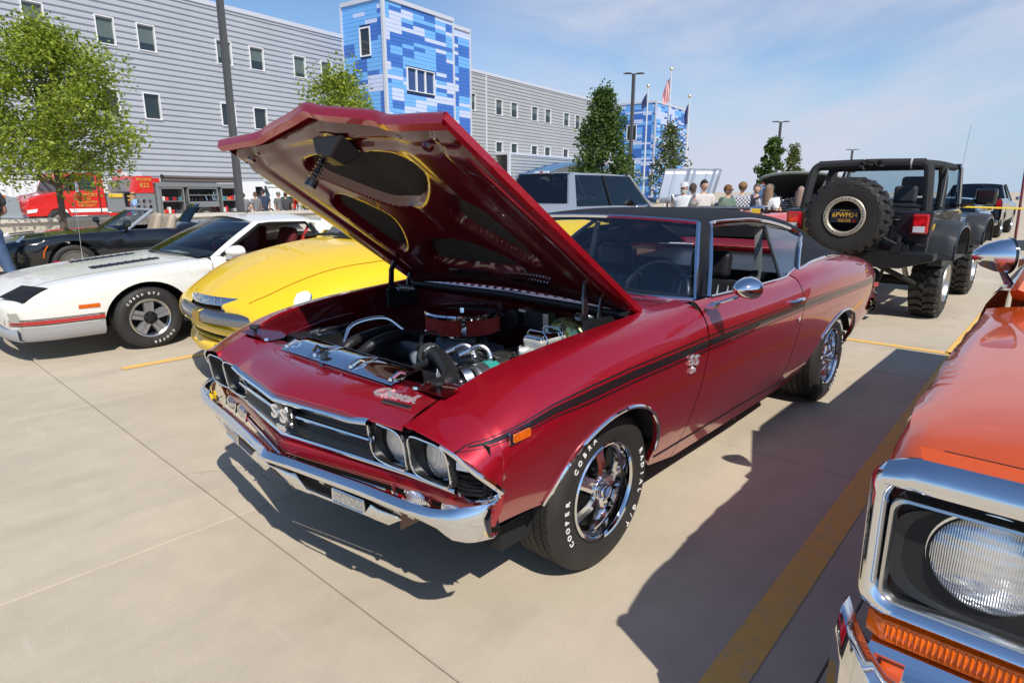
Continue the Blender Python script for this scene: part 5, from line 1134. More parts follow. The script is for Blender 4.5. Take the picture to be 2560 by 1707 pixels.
# broad bright bar over the top
mb = MB(); mb.grid([[(.60,TY+v*.985,1.000-.018*max(0,abs(v)-.95)/.05),(.628,TY+v*.985,.990-.018*max(0,abs(v)-.95)/.05),(.640,TY+v*.985,.965-.01*max(0,abs(v)-.95)/.05),(.634,TY+v*.98,.945),(.61,TY+v*.975,.940)] for v in list(np.linspace(-1,1,41))]); mb.build('top_trim', chrome, TRK, smooth=60)
for s in (-1,1):
    lx_ = TY+s*.755
    P = rrect(.43,.232,.028,6); G = []
    mb = MB()
    for (a,b) in P: G.append([(.575,lx_+a,.803+b),(.604,lx_+a,.803+b),(.614,lx_+a*.985,.803+b*.975),(.616,lx_+a*.955,.803+b*.93),(.606,lx_+a*.93,.803+b*.89),(.590,lx_+a*.925,.803+b*.88)])
    mb.grid(G, closeu=True); mb.build('lamp_frame', chrome_dull, TRK, smooth=50)
    mb = MB(); G = []
    for k in range(48):
        a = 2*math.pi*(k+.5)/48; ca,sa = math.cos(a),math.sin(a); y_,z_ = abs(ca)**.5*math.copysign(.205,ca), abs(sa)**.5*math.copysign(.104,sa)
        G.append([(.594,lx_+y_,.803+z_),(.580,lx_+s*.048+ca*.118,.816+sa*.102),(.570,lx_+s*.048+ca*.104,.816+sa*.100)])
    mb.grid(G, closeu=True); mb.build('lamp_bucket', black_sat, TRK, smooth=60)
    mb = MB(); lx2 = TY+s*.803; mb.lathe([(.0001,.030),(.03,.028),(.06,.021),(.085,.011),(.096,.0),(.098,-.008)],(.584,lx2,.818),'x',48); hl_ = mb.build('headlamp', lamp2, TRK, smooth=80)
    mb = MB(); mb.lathe([(.096,-.01),(.099,.003),(.1035,.002),(.105,-.01)],(.584,lx2,.818),'x',48); mb.build('lamp_ring', chrome, hl_)
    mb = MB(); G = [[(.585,TY+s*yy,.652),(.615-.02*max(0,yy-.95)/.03,TY+s*yy,.650),(.622-.02*max(0,yy-.95)/.03,TY+s*yy,.628),(.615-.02*max(0,yy-.95)/.03,TY+s*yy,.604),(.585,TY+s*yy,.600)] for yy in list(np.linspace(.45,.95,40))+[.965,.98]]
    mb.grid(G); tl = mb.build('turn_signal', amber, TRK, smooth=60)
    mb = MB()
    for yy in np.linspace(.50,.94,45): mb.tube([(.617,TY+s*yy,.646),(.624,TY+s*yy,.628),(.617,TY+s*yy,.608)],.0028,4)
    tag(mb.build('lens_ribs', amber, tl), kind='stuff')
mb = MB(); mb.grid([[(.585,TY+v*.965,.598),(.62,TY+v*.965,.596),(.632,TY+v*.965,.580),(.62,TY+v*.965,.562),(.645,TY+v*.965,.545),(.60,TY+v*.965,.52)] for v in np.linspace(-1,1,31)]); mb.build('lower_trim', chrome, TRK, smooth=40)
mb = MB()
for k in range(7): mb.box((.60,TY,.73+.028*k),(.02,1.0,.006))
tag(mb.build('grille_bars', chrome_dull, TRK, smooth=0), kind='stuff')
# bumper with upturned ends
mb = MB(); G = []
for v in list(np.linspace(-1,1,61)):
    a = abs(v); y = TY+v*1.025; e = max(0,(a-.88)/.12); x = .785-.05*a*a-.10*e*e; up = .085*(e**1.2)
    G.append([(x-.10*(1-.3*e),y,.545+up),(x-.05,y,.565+up),(x-.012,y,.555+up),(x,y,.52+up*.6),(x+.004,y,.46),(x-.006,y,.40-.0*up),(x-.05,y,.385)])
mb.grid(G); o = mb.build('front_bumper', chrome, TRK, smooth=60); m_ = o.modifiers.new('solid','SOLIDIFY'); m_.thickness = .006
mb = MB(); mb.hexa([(.58,TY-.94,.53),(.66,TY-.93,.53),(.66,TY-.90,.53),(.58,TY-.90,.53),(.58,TY-.955,.575),(.645,TY-.955,.56),(.645,TY-.90,.56),(.58,TY-.90,.575)]); mb.build('bumper_filler', orange, TRK)
# cab and load bed
mb = MB(); CT = [(-.75,.96,.42,1.0,.62,1.01,.95,.985,1.10,.95,1.14,.90,1.145,0,1.15),(-1.2,.96,.42,1.0,.62,1.01,.95,.985,1.12,.95,1.165,.92,1.17,.85,1.17),(-2.15,.96,.42,1.0,.62,1.01,.95,.985,1.12,.95,1.165,.92,1.17,.85,1.17)]
for s in (1,-1): car_shell([CT[1],CT[2]], list(np.linspace(-.76,-2.15,8)), TY, sides=(s,)).build('cab_door', orange, TRK, smooth=50)
mb = MB()
mb.grid([[(-1.22,TY+v*.76,1.62),(-1.35,TY+v*.76,1.67),(-2.0,TY+v*.76,1.68),(-2.15,TY+v*.74,1.62)] for v in np.linspace(-1,1,9)]); o = mb.build('cab_roof', orange, TRK, smooth=60); m_ = o.modifiers.new('solid','SOLIDIFY'); m_.thickness = .05
for s in (-1,1):
    mb = MB(); mb.tube([(-.76,TY+s*.90,1.15),(-1.25,TY+s*.75,1.65)],.03,6); mb.tube([(-2.13,TY+s*.91,1.17),(-2.13,TY+s*.75,1.65)],.05,6); mb.build('cab_pillars', orange, TRK)

mb = MB(); mb.quad((-.77,TY-.87,1.155),(-.77,TY+.87,1.155),(-1.23,TY+.73,1.63),(-1.23,TY-.73,1.63)); mb.build('windscreen', glass_d, TRK)
for s in (-1,1):
    mb = MB(); mb.quad((-.82,TY+s*.925,1.17),(-2.1,TY+s*.925,1.17),(-2.1,TY+s*.77,1.63),(-1.27,TY+s*.77,1.63)); mb.build('door_glass', glass_d, TRK)
    mb = MB(); mb.hexa([(-2.2,TY+s*.93,.45),(-4.5,TY+s*.93,.45),(-4.5,TY+s*1.0,.50),(-2.2,TY+s*1.0,.50),(-2.2,TY+s*.93,1.17),(-4.5,TY+s*.93,1.17),(-4.5,TY+s*1.0,1.15),(-2.2,TY+s*1.0,1.15)]); mb.build('bed_side', orange, TRK, smooth=0)
mb = MB(); mb.box((-3.35,TY,.62),(2.3,1.86,.06)); mb.box((-4.48,TY,.9),(.05,1.86,.5)); mb.box((-2.2,TY,.9),(.05,1.86,.5)); mb.build('load_bed', orange, TRK, smooth=0)
mb = MB(); mb.box((-1.4,TY,.50),(3.6,1.6,.2)); mb.build('chassis', black_mat, TRK); mb = MB(); mb.box((-1.7,TY,.85),(.6,1.5,.5)); mb.build('bench_seat', vinyl_int, TRK)
def plain_rim(Rr, e, m=chrome_dull, dish=-.03, spokes=0, dark=black_sat):
    mb = MB(); mb.lathe([(Rr-.03,-.16),(Rr-.025,-.03),(Rr-.008,-.012),(Rr+.004,-.008),(Rr+.004,.008),(Rr-.012,.004),(Rr-.03,dish),(.09,dish-.012),(.07,dish+.02),(.05,dish+.03),(.0005,dish+.03)],(0,0,0),'y',40); mb.build('rim', m, e, smooth=40)
for xw in (-.22,-3.35):
    for s in (-1,1): wheel('wheel',(xw,TY+s*.95,.37),.37,.24,.20,TRK,plain_rim,rz=0 if s > 0 else math.pi,sipes=0)
# bullet door mirror
mb = MB(); mb.lathe([(.0005,-.115),(.018,-.108),(.040,-.08),(.056,-.04),(.0625,-.004),(.0625,.004)],(0,0,0),'x',28); mb.xf(frame((-.905,1.918,1.268),(-.45,.89,.0),(0,0,1))); dm = mb.build('door_mirror', chrome, TRK, smooth=60)
mb = MB(); mb.lathe([(.0005,.005),(.058,.005),(.064,.002),(.064,-.006)],(0,0,0),'x',28); mb.xf(frame((-.905,1.918,1.268),(-.45,.89,.0),(0,0,1))); mb.build('mirror_rim', black_gloss, dm)
mb = MB(); mb.tube([(-.87,1.868,1.262),(-.90,1.905,1.215),(-.92,1.932,1.165)],[.009,.010,.014],8); mb.tube([(-.885,1.865,1.262),(-.93,1.92,1.243)],.006,6); mb.box((-.92,1.93,1.158),(.07,.03,.02)); mb.build('mirror_arm', chrome, dm)
# ================================================================ yellow retro roadster pickup beside the red coupe
yel = paint('bright yellow paint', (.88,.56,.006), .0, .45, 0, .6)
SSR = thing('roadster_pickup', 'bright yellow rounded retro roadster pickup parked on the far side of the red coupe', 'pickup truck')
SY_ = -2.62
ST = [(.085,.16,.56,.25,.565,.30,.60,.30,.66,.22,.70,.12,.715,.0,.72),
      (.05,.50,.50,.62,.53,.64,.58,.60,.645,.44,.70,.22,.735,.0,.748),
      (-.02,.68,.48,.80,.53,.81,.60,.74,.67,.55,.735,.28,.775,.0,.79),
      (-.15,.80,.44,.90,.53,.905,.62,.84,.72,.62,.80,.32,.85,.0,.868),
      (-.32,.86,.38,.955,.52,.965,.65,.90,.79,.68,.875,.35,.925,.0,.943),
      (-.55,.89,.32,.99,.52,1.00,.68,.935,.85,.72,.945,.38,1.0,.0,1.018),
      (-.85,.89,.28,1.0,.52,1.01,.72,.95,.90,.74,.995,.40,1.06,.0,1.078),
      (-1.15,.89,.26,1.0,.52,1.01,.74,.955,.93,.76,1.02,.42,1.09,.0,1.108)]
ST2 = [(-1.15,.89,.26,1.0,.52,1.01,.74,.955,.93,.82,.99,.78,1.0,.74,1.0),(-2.4,.89,.26,.98,.52,.99,.74,.945,.95,.82,1.02,.78,1.03,.74,1.03),
       (-3.0,.90,.28,1.0,.52,1.02,.74,.98,1.05,.84,1.20,.60,1.24,.0,1.25),(-3.6,.90,.30,1.01,.52,1.03,.74,.98,1.05,.84,1.20,.60,1.23,.0,1.24),(-4.4,.80,.40,.93,.52,.95,.74,.90,.98,.75,1.10,.5,1.14,.0,1.15),(-4.62,.70,.45,.80,.55,.82,.72,.78,.86,.65,.93,.4,.96,.0,.97)]
xs = sorted(set([.085,.07,.05,.02,-.02,-.06,-.1,-.15,-.2,-.26,-.32,-1.1,-1.149]+list(np.linspace(-.4,-1.05,8))+arch_xs(-.78,.40)), reverse=True)
car_shell(ST, xs, SY_, arches=((-.78,.36,.40,.42),)).build('front_body', yel, SSR, smooth=60)
xs = sorted(set(list(np.linspace(-1.151,-4.62,22))+arch_xs(-3.73,.42)), reverse=True)
car_shell(ST2, xs, SY_, arches=((-3.73,.36,.42,.44),)).build('rear_body', yel, SSR, smooth=60)
# shut line of the bonnet: thin dark seam on the skin
def shell_at(tab, x, d): # height at lateral offset d on the upper surface
    P = cr1(lerp_tab(np.array(tab,float),x).reshape(-1,2),8); k = int(np.argmax(P[:,1])); 
    Q = P[int(np.argmax(P[:,0])):][::-1]; return float(np.interp(d, Q[:,0], Q[:,1]))
seam = mat('yellow panel gap', (.28,.10,.004), .6)
for s in (1,-1):
    mb = MB(); P = []
    for k in range(26):
        x = -.0-1.12*k/25; d = float(np.interp(-x,[0,.1,.3,.5,.8,1.12],[.50,.575,.66,.72,.80,.86])); P.append((x,SY_+s*d,shell_at(ST,x,d)+.0012))
    mb.tube(P,.0035,5); mb.build('bonnet_seam', seam, SSR)
    # headlamp set into the wing
    mb = MB(); mb.lathe([(.0005,.014),(.06,.010),(.09,.0),(.095,-.01)],(0,0,0),'z',24); zz = shell_at(ST,-.20,.80); ln_ = Vector((.58,s*.30,.76)).normalized(); ly_ = Vector((-.3,s,0)); lx_q = ly_.cross(ln_); MH = frame((-.20,SY_+s*.80,zz-.012),lx_q,ly_); mb.xf(MH); hl_ = mb.build('headlamp', lens_c, SSR, smooth=70)
    mb = MB(); mb.lathe([(.094,-.01),(.10,.002),(.105,-.008)],(0,0,0),'z',24); mb.xf(MH); mb.build('lamp_ring', chrome, hl_)
# name plaque on the nose and the chrome bar below it
M = frame((.098,SY_,.735),(0,1,0),(-.42,0,1))
mb = MB(); G = []
for v in np.linspace(-1,1,31):
    d = .40*abs(v)**1.0; x = .128-.125*v*v; z0, z1 = .690, .756-.008*v*v; taper = 1 if abs(v) < .9 else 1-(abs(v)-.9)/.1*.5
    G.append([(x-.012,SY_+v*.40,z0),(x+.004,SY_+v*.40,z0+.006),(x-.004,SY_+v*.40,(z0+z1)/2),(x-.022,SY_+v*.40,z0+(z1-z0)*taper)])
mb.grid(G); pl = mb.build('name_plaque', chrome_dull, SSR, smooth=60)
mb = MB()
for i,ch in enumerate('CHEVROLET'):
    v = (i-4)/4*.62; x = .131-.125*v*v; put_text(mb, ch, .044, frame((x,SY_+v*.40,.722),(-.31*v*.77/.4*.4,1,0),(-.22,0,1)), .004)
mb.build('plaque_lettering', chrome, pl, smooth=0, recalc=False)
mb = MB(); G = []
for v in np.linspace(-1,1,41):
    x = .165-.235*abs(v)**2.3; G.append([(x-.10,SY_+v*.80,.655),(x-.035,SY_+v*.80,.662),(x,SY_+v*.80,.648),(x+.012,SY_+v*.80,.615),(x+.006,SY_+v*.80,.575),(x-.02,SY_+v*.80,.568)])
mb.grid(G); mb.build('front_bar', mat('satin silver bar',(.30,.31,.33),.25,.9), SSR, smooth=60)
mb = MB(); mb.hexa([(.13,SY_-.06,.555),(.19,SY_-.045,.56),(.19,SY_+.045,.56),(.13,SY_+.06,.555),(.13,SY_-.065,.665),(.185,SY_-.05,.655),(.185,SY_+.05,.655),(.13,SY_+.065,.665)]); bevel(mb.build('bar_emblem', mat('gold emblem',(.55,.38,.10),.25,.9), SSR, smooth=0),.012)
mb = MB(); mb.grid([[(.085-.21*abs(v)**2.1,SY_+v*.78,.575),(.07-.21*abs(v)**2.1,SY_+v*.78,.30)] for v in np.linspace(-1,1,21)]); mb.build('intake_recess', dark_cav, SSR)
for zc,hh,dx in ((.515,.038,.0),(.36,.05,-.0),(.435,.014,-.02)):
    mb = MB(); mb.grid([[(.075+dx-.25*abs(v)**2.2,SY_+v*.84,zc+hh),(.118+dx-.25*abs(v)**2.2,SY_+v*.84,zc+hh*.6),(.125+dx-.25*abs(v)**2.2,SY_+v*.84,zc),(.105+dx-.25*abs(v)**2.2,SY_+v*.84,zc-hh)] for v in np.linspace(-1,1,31)]); mb.build('bumper_bar', yel, SSR, smooth=60)
# windscreen, roof, wipers, show card
def sw(u,v): s = 2*u-1; return (-1.12-.55*v-.22*s*s*(1-v*.4), SY_+s*(.80-.16*v), 1.09+.40*v-.05*s*s)
mb = MB(); mb.grid([[sw(u,v) for v in np.linspace(0,1,7)] for u in np.linspace(0,1,19)]); mb.build('windscreen', glass_d, SSR, smooth=80)
mb = MB(); mb.tube([sw(0,v) for v in np.linspace(0,1,7)]+[sw(u,1) for u in np.linspace(0,1,19)][1:]+[sw(1,v) for v in np.linspace(1,0,7)][1:],.026,8); mb.build('screen_frame', yel, SSR)
mb = MB(); mb.grid([[(-1.68-.10*s*s-.9*t, SY_+s*(.64+.02*t), 1.485-.05*s*s+.05*math.sin(math.pi*t*.8)-.04*t) for s in np.linspace(-1,1,13)] for t in np.linspace(0,1,9)]); mb.build('roof', yel, SSR, smooth=80)
for s in (1,-1):
    mb = MB(); mb.grid([[(-1.72-.9*t+.15*(1-v)*(1-t)*3-.08,SY_+s*(.80-.15*v),1.02+.43*v) for v in np.linspace(0,1,4)] for t in np.linspace(0,1,4)]); mb.build('side_window', glass_d, SSR)
mb = MB(); mb.grid([[(-2.60,SY_+s*.66,1.42),(-2.75,SY_+s*.80,1.03)] for s in np.linspace(-1,1,7)]); mb.build('rear_bulkhead', black_gloss, SSR)
mb = MB(); mb.tube([(-1.06,SY_-.55,1.10),(-1.10,SY_-.2,1.125),(-1.14,SY_+.15,1.13)],.012,6); mb.tube([(-1.05,SY_-.05,1.10),(-1.10,SY_+.3,1.12),(-1.17,SY_+.6,1.10)],.012,6); mb.build('wiper', black_sat, SSR)
mb = MB(); mb.box((0,0,0),(.002,.20,.27)); mb.xf(frame((-1.30,SY_-.52,1.25),(-.75,-.12,1),(-.1,1,0)) @ Matrix.Rotation(R(90),4,'Y')); card = mb.build('show_card', mat('white card',(.72,.72,.74),.7), None, smooth=0); tag(card,'white printed show card standing in the windscreen of the yellow roadster pickup','card')
for xw in (-.78,-3.73):
    for s in (-1,1): wheel('wheel',(xw,SY_+s*.95,.36),.36,.24,.24,SSR,plain_rim,rz=0 if s > 0 else math.pi,sipes=0)
mb = MB(); mb.box((-2.2,SY_,.35),(4.2,1.5,.2)); mb.build('chassis', black_mat, SSR); mb = MB(); mb.box((-2.0,SY_,.72),(.7,1.3,.6)); mb.build('seats', vinyl_int, SSR)
# ================================================================ white pony coupe, left
white_p = paint('warm white car paint', (.80,.78,.72), 0, .4, 0, .8)
silver_p = mat('silver lower cladding', (.48,.49,.52), .35, .5)
CAM = thing('sports_coupe', 'white eighties sports coupe with red and black side stripes and a silver air dam', 'car')
CY = -5.33
CT = [(1.03,.30,.40,.40,.44,.44,.50,.42,.545,.34,.56,.20,.565,0,.57),
      (.98,.62,.34,.70,.42,.74,.50,.72,.555,.58,.575,.30,.585,0,.59),
      (.90,.74,.30,.80,.40,.825,.50,.81,.565,.66,.60,.34,.62,0,.628),
      (.78,.79,.27,.85,.38,.87,.49,.86,.585,.74,.645,.38,.67,0,.68),
      (.60,.82,.25,.87,.36,.89,.49,.88,.61,.79,.685,.40,.715,0,.725),
      (.30,.83,.25,.885,.36,.90,.50,.895,.64,.83,.725,.42,.755,0,.765),
      (-.10,.83,.22,.89,.34,.905,.50,.905,.67,.85,.765,.42,.79,0,.80),
      (-.60,.82,.18,.885,.32,.90,.50,.90,.68,.855,.80,.42,.83,0,.845),
      (-.80,.82,.18,.885,.32,.90,.50,.90,.68,.86,.81,.43,.845,0,.862)]
CT2 = [(-.72,.82,.18,.885,.32,.90,.50,.90,.68,.872,.80,.86,.825,.82,.832),(-1.4,.82,.18,.885,.32,.90,.50,.90,.69,.875,.82,.86,.845,.82,.852),(-2.0,.82,.19,.89,.32,.905,.50,.905,.70,.88,.85,.86,.885,.80,.90),
       (-2.4,.83,.22,.90,.34,.91,.50,.91,.71,.88,.88,.84,.93,.76,.95),(-3.0,.83,.25,.89,.36,.90,.50,.90,.71,.86,.88,.80,.93,.0,.96),(-3.5,.78,.28,.85,.38,.86,.52,.86,.70,.82,.86,.74,.92,.0,.94)]
cam_arch = (-.095,.30,.385,.355)
xs = sorted(set([1.03,1.02,1.0,.98,.95,.92,.90,.86,.82,.78,.72,.66,.6,.5,.4,.33,-.5,-.6,-.68,-.72]+arch_xs(-.095,.385)), reverse=True)
car_shell(CT, xs, CY, arches=(cam_arch,)).build('front_body', white_p, CAM, smooth=50)
xs = sorted(set([-.725,-.9,-1.2,-1.5,-1.8,-2.0,-2.15,-3.05,-3.2,-3.35,-3.5]+arch_xs(-2.62,.40)), reverse=True)
car_shell(CT2, xs, CY, arches=((-2.62,.31,.40,.36),)).build('rear_body', white_p, CAM, smooth=50)
def csk(x,z,s=1): return shell_pt(CT if x > -.72 else CT2, x, z, CY, s)
for s in (1,-1):
    # wheel arch lip liner
    mb = MB(); G = []
    for k in range(25):
        t = math.pi*k/24; x = -.095+.387*math.cos(t); z = .30+.357*math.sin(t); G.append([(x,CY+s*.875,z),(x,CY+s*.45,z)])
    mb.grid(G); mb.add([g[1] for g in G],[tuple(range(25))]); mb.build('wheel_house', black_mat, CAM)
    # silver air dam and sill
    mb = MB(); mb.grid([[(x,csk(x,.335,s)+s*.004,.340),(x,csk(x,.30,s)+s*.016,.31),(x,csk(x,.28,s)+s*.018,.24),(x,csk(x,.25,s)-s*.01,.205)] for x in np.linspace(.90,.285,14)]); mb.build('air_dam_side', silver_p, CAM, smooth=60)
    mb = MB(); mb.grid([[(x,csk(x,.33,s)+s*.004,.335),(x,csk(x,.28,s)+s*.016,.29),(x,csk(x,.25,s)+s*.016,.20),(x,csk(x,.2,s)-s*.02,.17)] for x in np.linspace(-.475,-2.22,14)]); mb.build('sill_skirt', silver_p, CAM, smooth=60)
    for (z0,z1,m,nm) in ((.352,.360,black_sat,'pinstripe'),(.364,.392,mat('signal red stripe',(.55,.02,.02),.4,0,.5),'red_stripe'),(.396,.403,mat('dark red stripe',(.20,.02,.02),.4,0,.4),'red_stripe'),(.408,.414,black_sat,'pinstripe')):
        mb = MB(); mb.grid([[(x,csk(x,z,s)+s*.0018,z) for z in (z0,(z0+z1)/2,z1)] for x in list(np.linspace(.985,.285,22))]); mb.grid([[(x,csk(x,z,s)+s*.0018,z) for z in (z0,z1)] for x in np.linspace(-.485,-2.2,20)]); mb.build(nm, m, CAM)
    yq = csk(.41,.485,s); mb = MB(); mb.box((.40,yq+s*.001,.487),(.165,.010,.034),rz=-s*R(2.5)); mb.build('side_marker', amber, CAM)
    mb = MB(); mb.grid([[(x,csk(x,z,s)+s*.004,z) for z in (.518,.525,.535)] for x in np.linspace(-.485,-2.2,8)]); mb.build('rub_strip', black_sat, CAM)
    # recessed headlamp pocket
    mb = MB(); A,B,C_,D_ = (.955,.60,.580),(.79,.665,.672),(.665,.81,.652),(.845,.842,.545)
    P = [(x,CY+s*d,z) for x,d,z in (A,B,C_,D_)]; inn = [(x-.10,CY+s*(d*.97),z-.015) for x,d,z in (A,B,C_,D_)]
    P = [tuple(Vector(p)+Vector((.030,s*.012,.026))) for p in P]; o_ = P
    mb.grid([o_+[o_[0]],inn+[inn[0]]]); mb.add(inn,[(0,1,2,3)]); mb.add(o_,[(0,1,2,3)]); mb.build('headlamp_pocket', black_sat, CAM, smooth=0)
    mb = MB(); mb.box((0,0,0),(.008,.13,.09)); mb.xf(frame((.80,CY+s*.76,.60),(-.3,s,0),(0,0,1))); 
    yq = csk(.915,.44,s); mb = MB(); mb.add([(.93,CY+s*.735,.395),(.875,CY+s*.808,.395),(.885,CY+s*.800,.478),(.94,CY+s*.73,.478)],[(0,1,2,3)]); mb.xf(Matrix.Translation((.030,s*.022,0))); mb.build('fog_lamp', mat('dull fog lens',(.36,.34,.29),.3), CAM)
mb = MB(); mb.grid([[(.905+.10*(1-v*v)**.7,CY+v*.74,.345),(.925+.11*(1-v*v)**.7,CY+v*.76,.31),(.92+.11*(1-v*v)**.7,CY+v*.76,.235),(.88+.10*(1-v*v)**.7,CY+v*.72,.20)] for v in np.linspace(-1,1,21)]); mb.build('air_dam', silver_p, CAM, smooth=60)
mb = MB(); G=[]
for v in np.linspace(-1,1,15): G.append([(1.035-.09*abs(v)**2.5,CY+v*.60,.36),(1.05-.09*abs(v)**2.5,CY+v*.60,.43),(1.03-.09*abs(v)**2.5,CY+v*.60,.475)])
mb.grid(G); mb.build('grille_opening', black_mat, CAM)
for k in range(4):
    mb = MB(); mb.tube([(1.045-.09*abs(v)**2.5,CY+v*.58,.375+.027*k) for v in np.linspace(-1,1,9)],.005,4); mb.build('grille_bar', black_sat, CAM)
# bonnet louvres
def ctop(x,d):
    P = cr1(lerp_tab(np.array(CT),x).reshape(-1,2),8); Q = P[int(np.argmax(P[:,0])):][::-1]; return float(np.interp(d,Q[:,0],Q[:,1]))
for s in (1,-1):
    mb = MB(); 
    G = []
    for k in range(27):
        x = .22-.62*k/26; w = .075-.02*k/26; zig = .012*(1 if k % 2 else -1)*(1 if s > 0 else -1)
        G.append([(x,CY+s*.36-w,ctop(x,.36-w)+.006),(x,CY+s*.36+w+zig,ctop(x,.36+w)+.006)])
    mb.grid(G); mb.build('bonnet_louvre', black_sat, CAM)
    for k in range(8):
        x = .18-.072*k; mb = MB(); mb.tube([(x,CY+s*.36-.06,ctop(x,.30)+.008),(x-.01,CY+s*.36+.06,ctop(x,.42)+.008)],.006,4); mb.build('louvre_slat', black_gloss, CAM)
    mb = MB(); mb.tube([(x,CY+s*(.62+.08*(.78-x)),ctop(x,.62+.08*(.78-x))+.001) for x in np.linspace(.80,-.62,20)],.0022,4); mb.build('bonnet_seam', mat('grey panel gap',(.10,.10,.10),.7), CAM)
    # door shut line
    mb = MB(); mb.tube([(-.72,csk(-.7199,z,s)+s*.001,z) for z in np.linspace(.22,.78,14)],.004,5); mb.build('door_gap', black_mat, CAM)
# glasshouse
def cg(u,v): s = 2*u-1; return (-.50-.24*s*s-(.80-.22*s*s)*v, CY+s*(.80-.215*v), .862-.035*s*s+.343*v-.018*s*s*v+.012*math.sin(math.pi*v))
tree_gl = glass_t
mb = MB(); mb.grid([[cg(u,v) for v in np.linspace(0,1,8)] for u in np.linspace(0,1,21)]); mb.build('windscreen', glass_t, CAM, smooth=80)
mb = MB(); mb.tube([cg(u,0) for u in np.linspace(0,1,15)],.010,5); mb.build('screen_seal', black_sat, CAM)
SP = lambda t: (-1.33-.95*t)
mb = MB(); G = []
for t in np.linspace(0,1,13):
    x = -1.30-.06*0-1.05*t; row = []
    for s in np.linspace(-1,1,17):
        row.append((x+.03*(1-s*s)*(1-t)+(-.04*s*s*(1-t)), CY+s*(.585+.02*t), 1.165+.045*(1-s*s)*1.0-.012*s*s+.018*math.sin(math.pi*min(1,t*1.1))-.045*max(0,t-.7)/.3))
    G.append(row)
mb.grid(G); mb.build('roof', white_p, CAM, smooth=80)
mb = MB(); mb.grid([[(-2.35-.75*t,CY+s*(.605+.06*t),1.14+.04*(1-s*s)*(1-t)-.19*t-.0*s) for s in np.linspace(-1,1,9)] for t in np.linspace(0,1,6)]); mb.build('rear_glass', glass_d, CAM, smooth=80)
red_cloth = mat('dark red cloth interior', (.10,.008,.008), .8); red_int = mat('red interior trim', (.40,.025,.02), .6)
for s in (1,-1):
    # pillars and roof rail in white, dark window seals
    mb = MB(); a = [cg(1 if s > 0 else 0,v) for v in np.linspace(0,1,8)]; b = [(p[0]-.085-.02*k/7,p[1]+s*.012,p[2]-.004) for k,p in enumerate(a)]; mb.grid([[a[k],tuple((Vector(a[k])+Vector(b[k]))/2+Vector((0,s*.012,.006))),b[k]] for k in range(8)])
    mb.grid([[(-1.33-1.02*t,CY+s*.585,1.158+.018*math.sin(math.pi*min(1,t*1.1))-.045*max(0,t-.7)/.3),(-1.38-.97*t,CY+s*.615,1.135-.02*max(0,t-.7)/.3)] for t in np.linspace(0,1,9)])
    # rear sail panel
    mb.grid([[(-2.02-.05*t+.06*(1-t),CY+s*(.622+.215*(1-t)),.90+.235*t),(-2.25-.05*t,CY+s*(.62+.20*(1-t)),.925+.21*t),(-2.42-.30*(1-t)**.8,CY+s*(.61+.15*(1-t)),.95+.18*t)] for t in np.linspace(0,1,7)]); mb.build('window_pillar', white_p, CAM, smooth=60)
    sl = MB(); sl.tube([(-.84,CY+s*.848,.845),(-1.37,CY+s*.638,1.128),(-1.5,CY+s*.628,1.138),(-1.94,CY+s*.630,1.132),(-1.985,CY+s*.70,1.05),(-2.03,CY+s*.83,.895)],.018,6); sl.tube([(-.84,CY+s*.858,.842),(-2.03,CY+s*.85,.888)],.012,5); sl.build('window_seal', black_sat, CAM)
    mb = MB(); mb.tube([(-2.07,CY+s*.835,.895),(-1.995,CY+s*.64,1.12)],.014,6,flat=(1,1.6)); mb.build('pillar_strip', black_gloss, CAM)
    if s > 0:
        # door mirror
        mb = MB(); mb.lathe([(.0005,.10),(.05,.085),(.085,.03),(.09,-.03),(.080,-.05),(.0005,-.05)],(0,0,0),'x',20); mb.xf(Matrix.Translation((-.93,CY+s*1.0,.885)) @ Matrix.Diagonal((1.05,1.25,.72,1))); dm = mb.build('door_mirror', white_p, CAM, smooth=60)
        mb = MB(); mb.hexa([(-.98,CY+s*.86,.80),(-.86,CY+s*.86,.80),(-.88,CY+s*1.02,.815),(-.97,CY+s*1.02,.815),(-.98,CY+s*.85,.84),(-.86,CY+s*.85,.84),(-.88,CY+s*1.02,.85),(-.97,CY+s*1.02,.85)]); mb.build('mirror_foot', white_p, dm, smooth=0)
    e = bpy.data.objects.new('front_seat', None); COL.objects.link(e); e.parent = CAM; e.location = (-1.55,CY+s*.38,.30)
    mb = MB(); mb.box((.1,0,.05),(.5,.5,.16)); bevel(mb.build('seat_cushion', red_cloth, e, smooth=0),.04)
    mb = MB(); mb.hexa([(-.22,-.25,.1),(-.08,-.25,.1),(-.08,.25,.1),(-.22,.25,.1),(-.36,-.16,.76),(-.27,-.16,.78),(-.27,.16,.78),(-.36,.16,.76)]); bevel(mb.build('seat_back', red_cloth, e, smooth=0),.05,3)
    mb = MB(); mb.grid([[(x,CY+s*.80,.30),(x,CY+s*.82,.84)] for x in (-.8,-1.4,-2.1,-2.6)]); mb.build('door_card', red_cloth, CAM)
    mb = MB(); mb.tube([(-1.98,CY+s*.62,1.09),(-1.85,CY+s*.66,.90),(-1.7,CY+s*.66,.70)],.012,5,flat=(2,.5)); mb.build('seat_belt', red_int, CAM)
mb = MB(); mb.hexa([(-2.2,CY-.55,.55),(-1.95,CY-.55,.55),(-1.95,CY+.55,.55),(-2.2,CY+.55,.55),(-2.35,CY-.5,.93),(-2.2,CY-.5,.95),(-2.2,CY+.5,.95),(-2.35,CY+.5,.93)]); bevel(mb.build('rear_seat', red_int, CAM, smooth=0),.05)
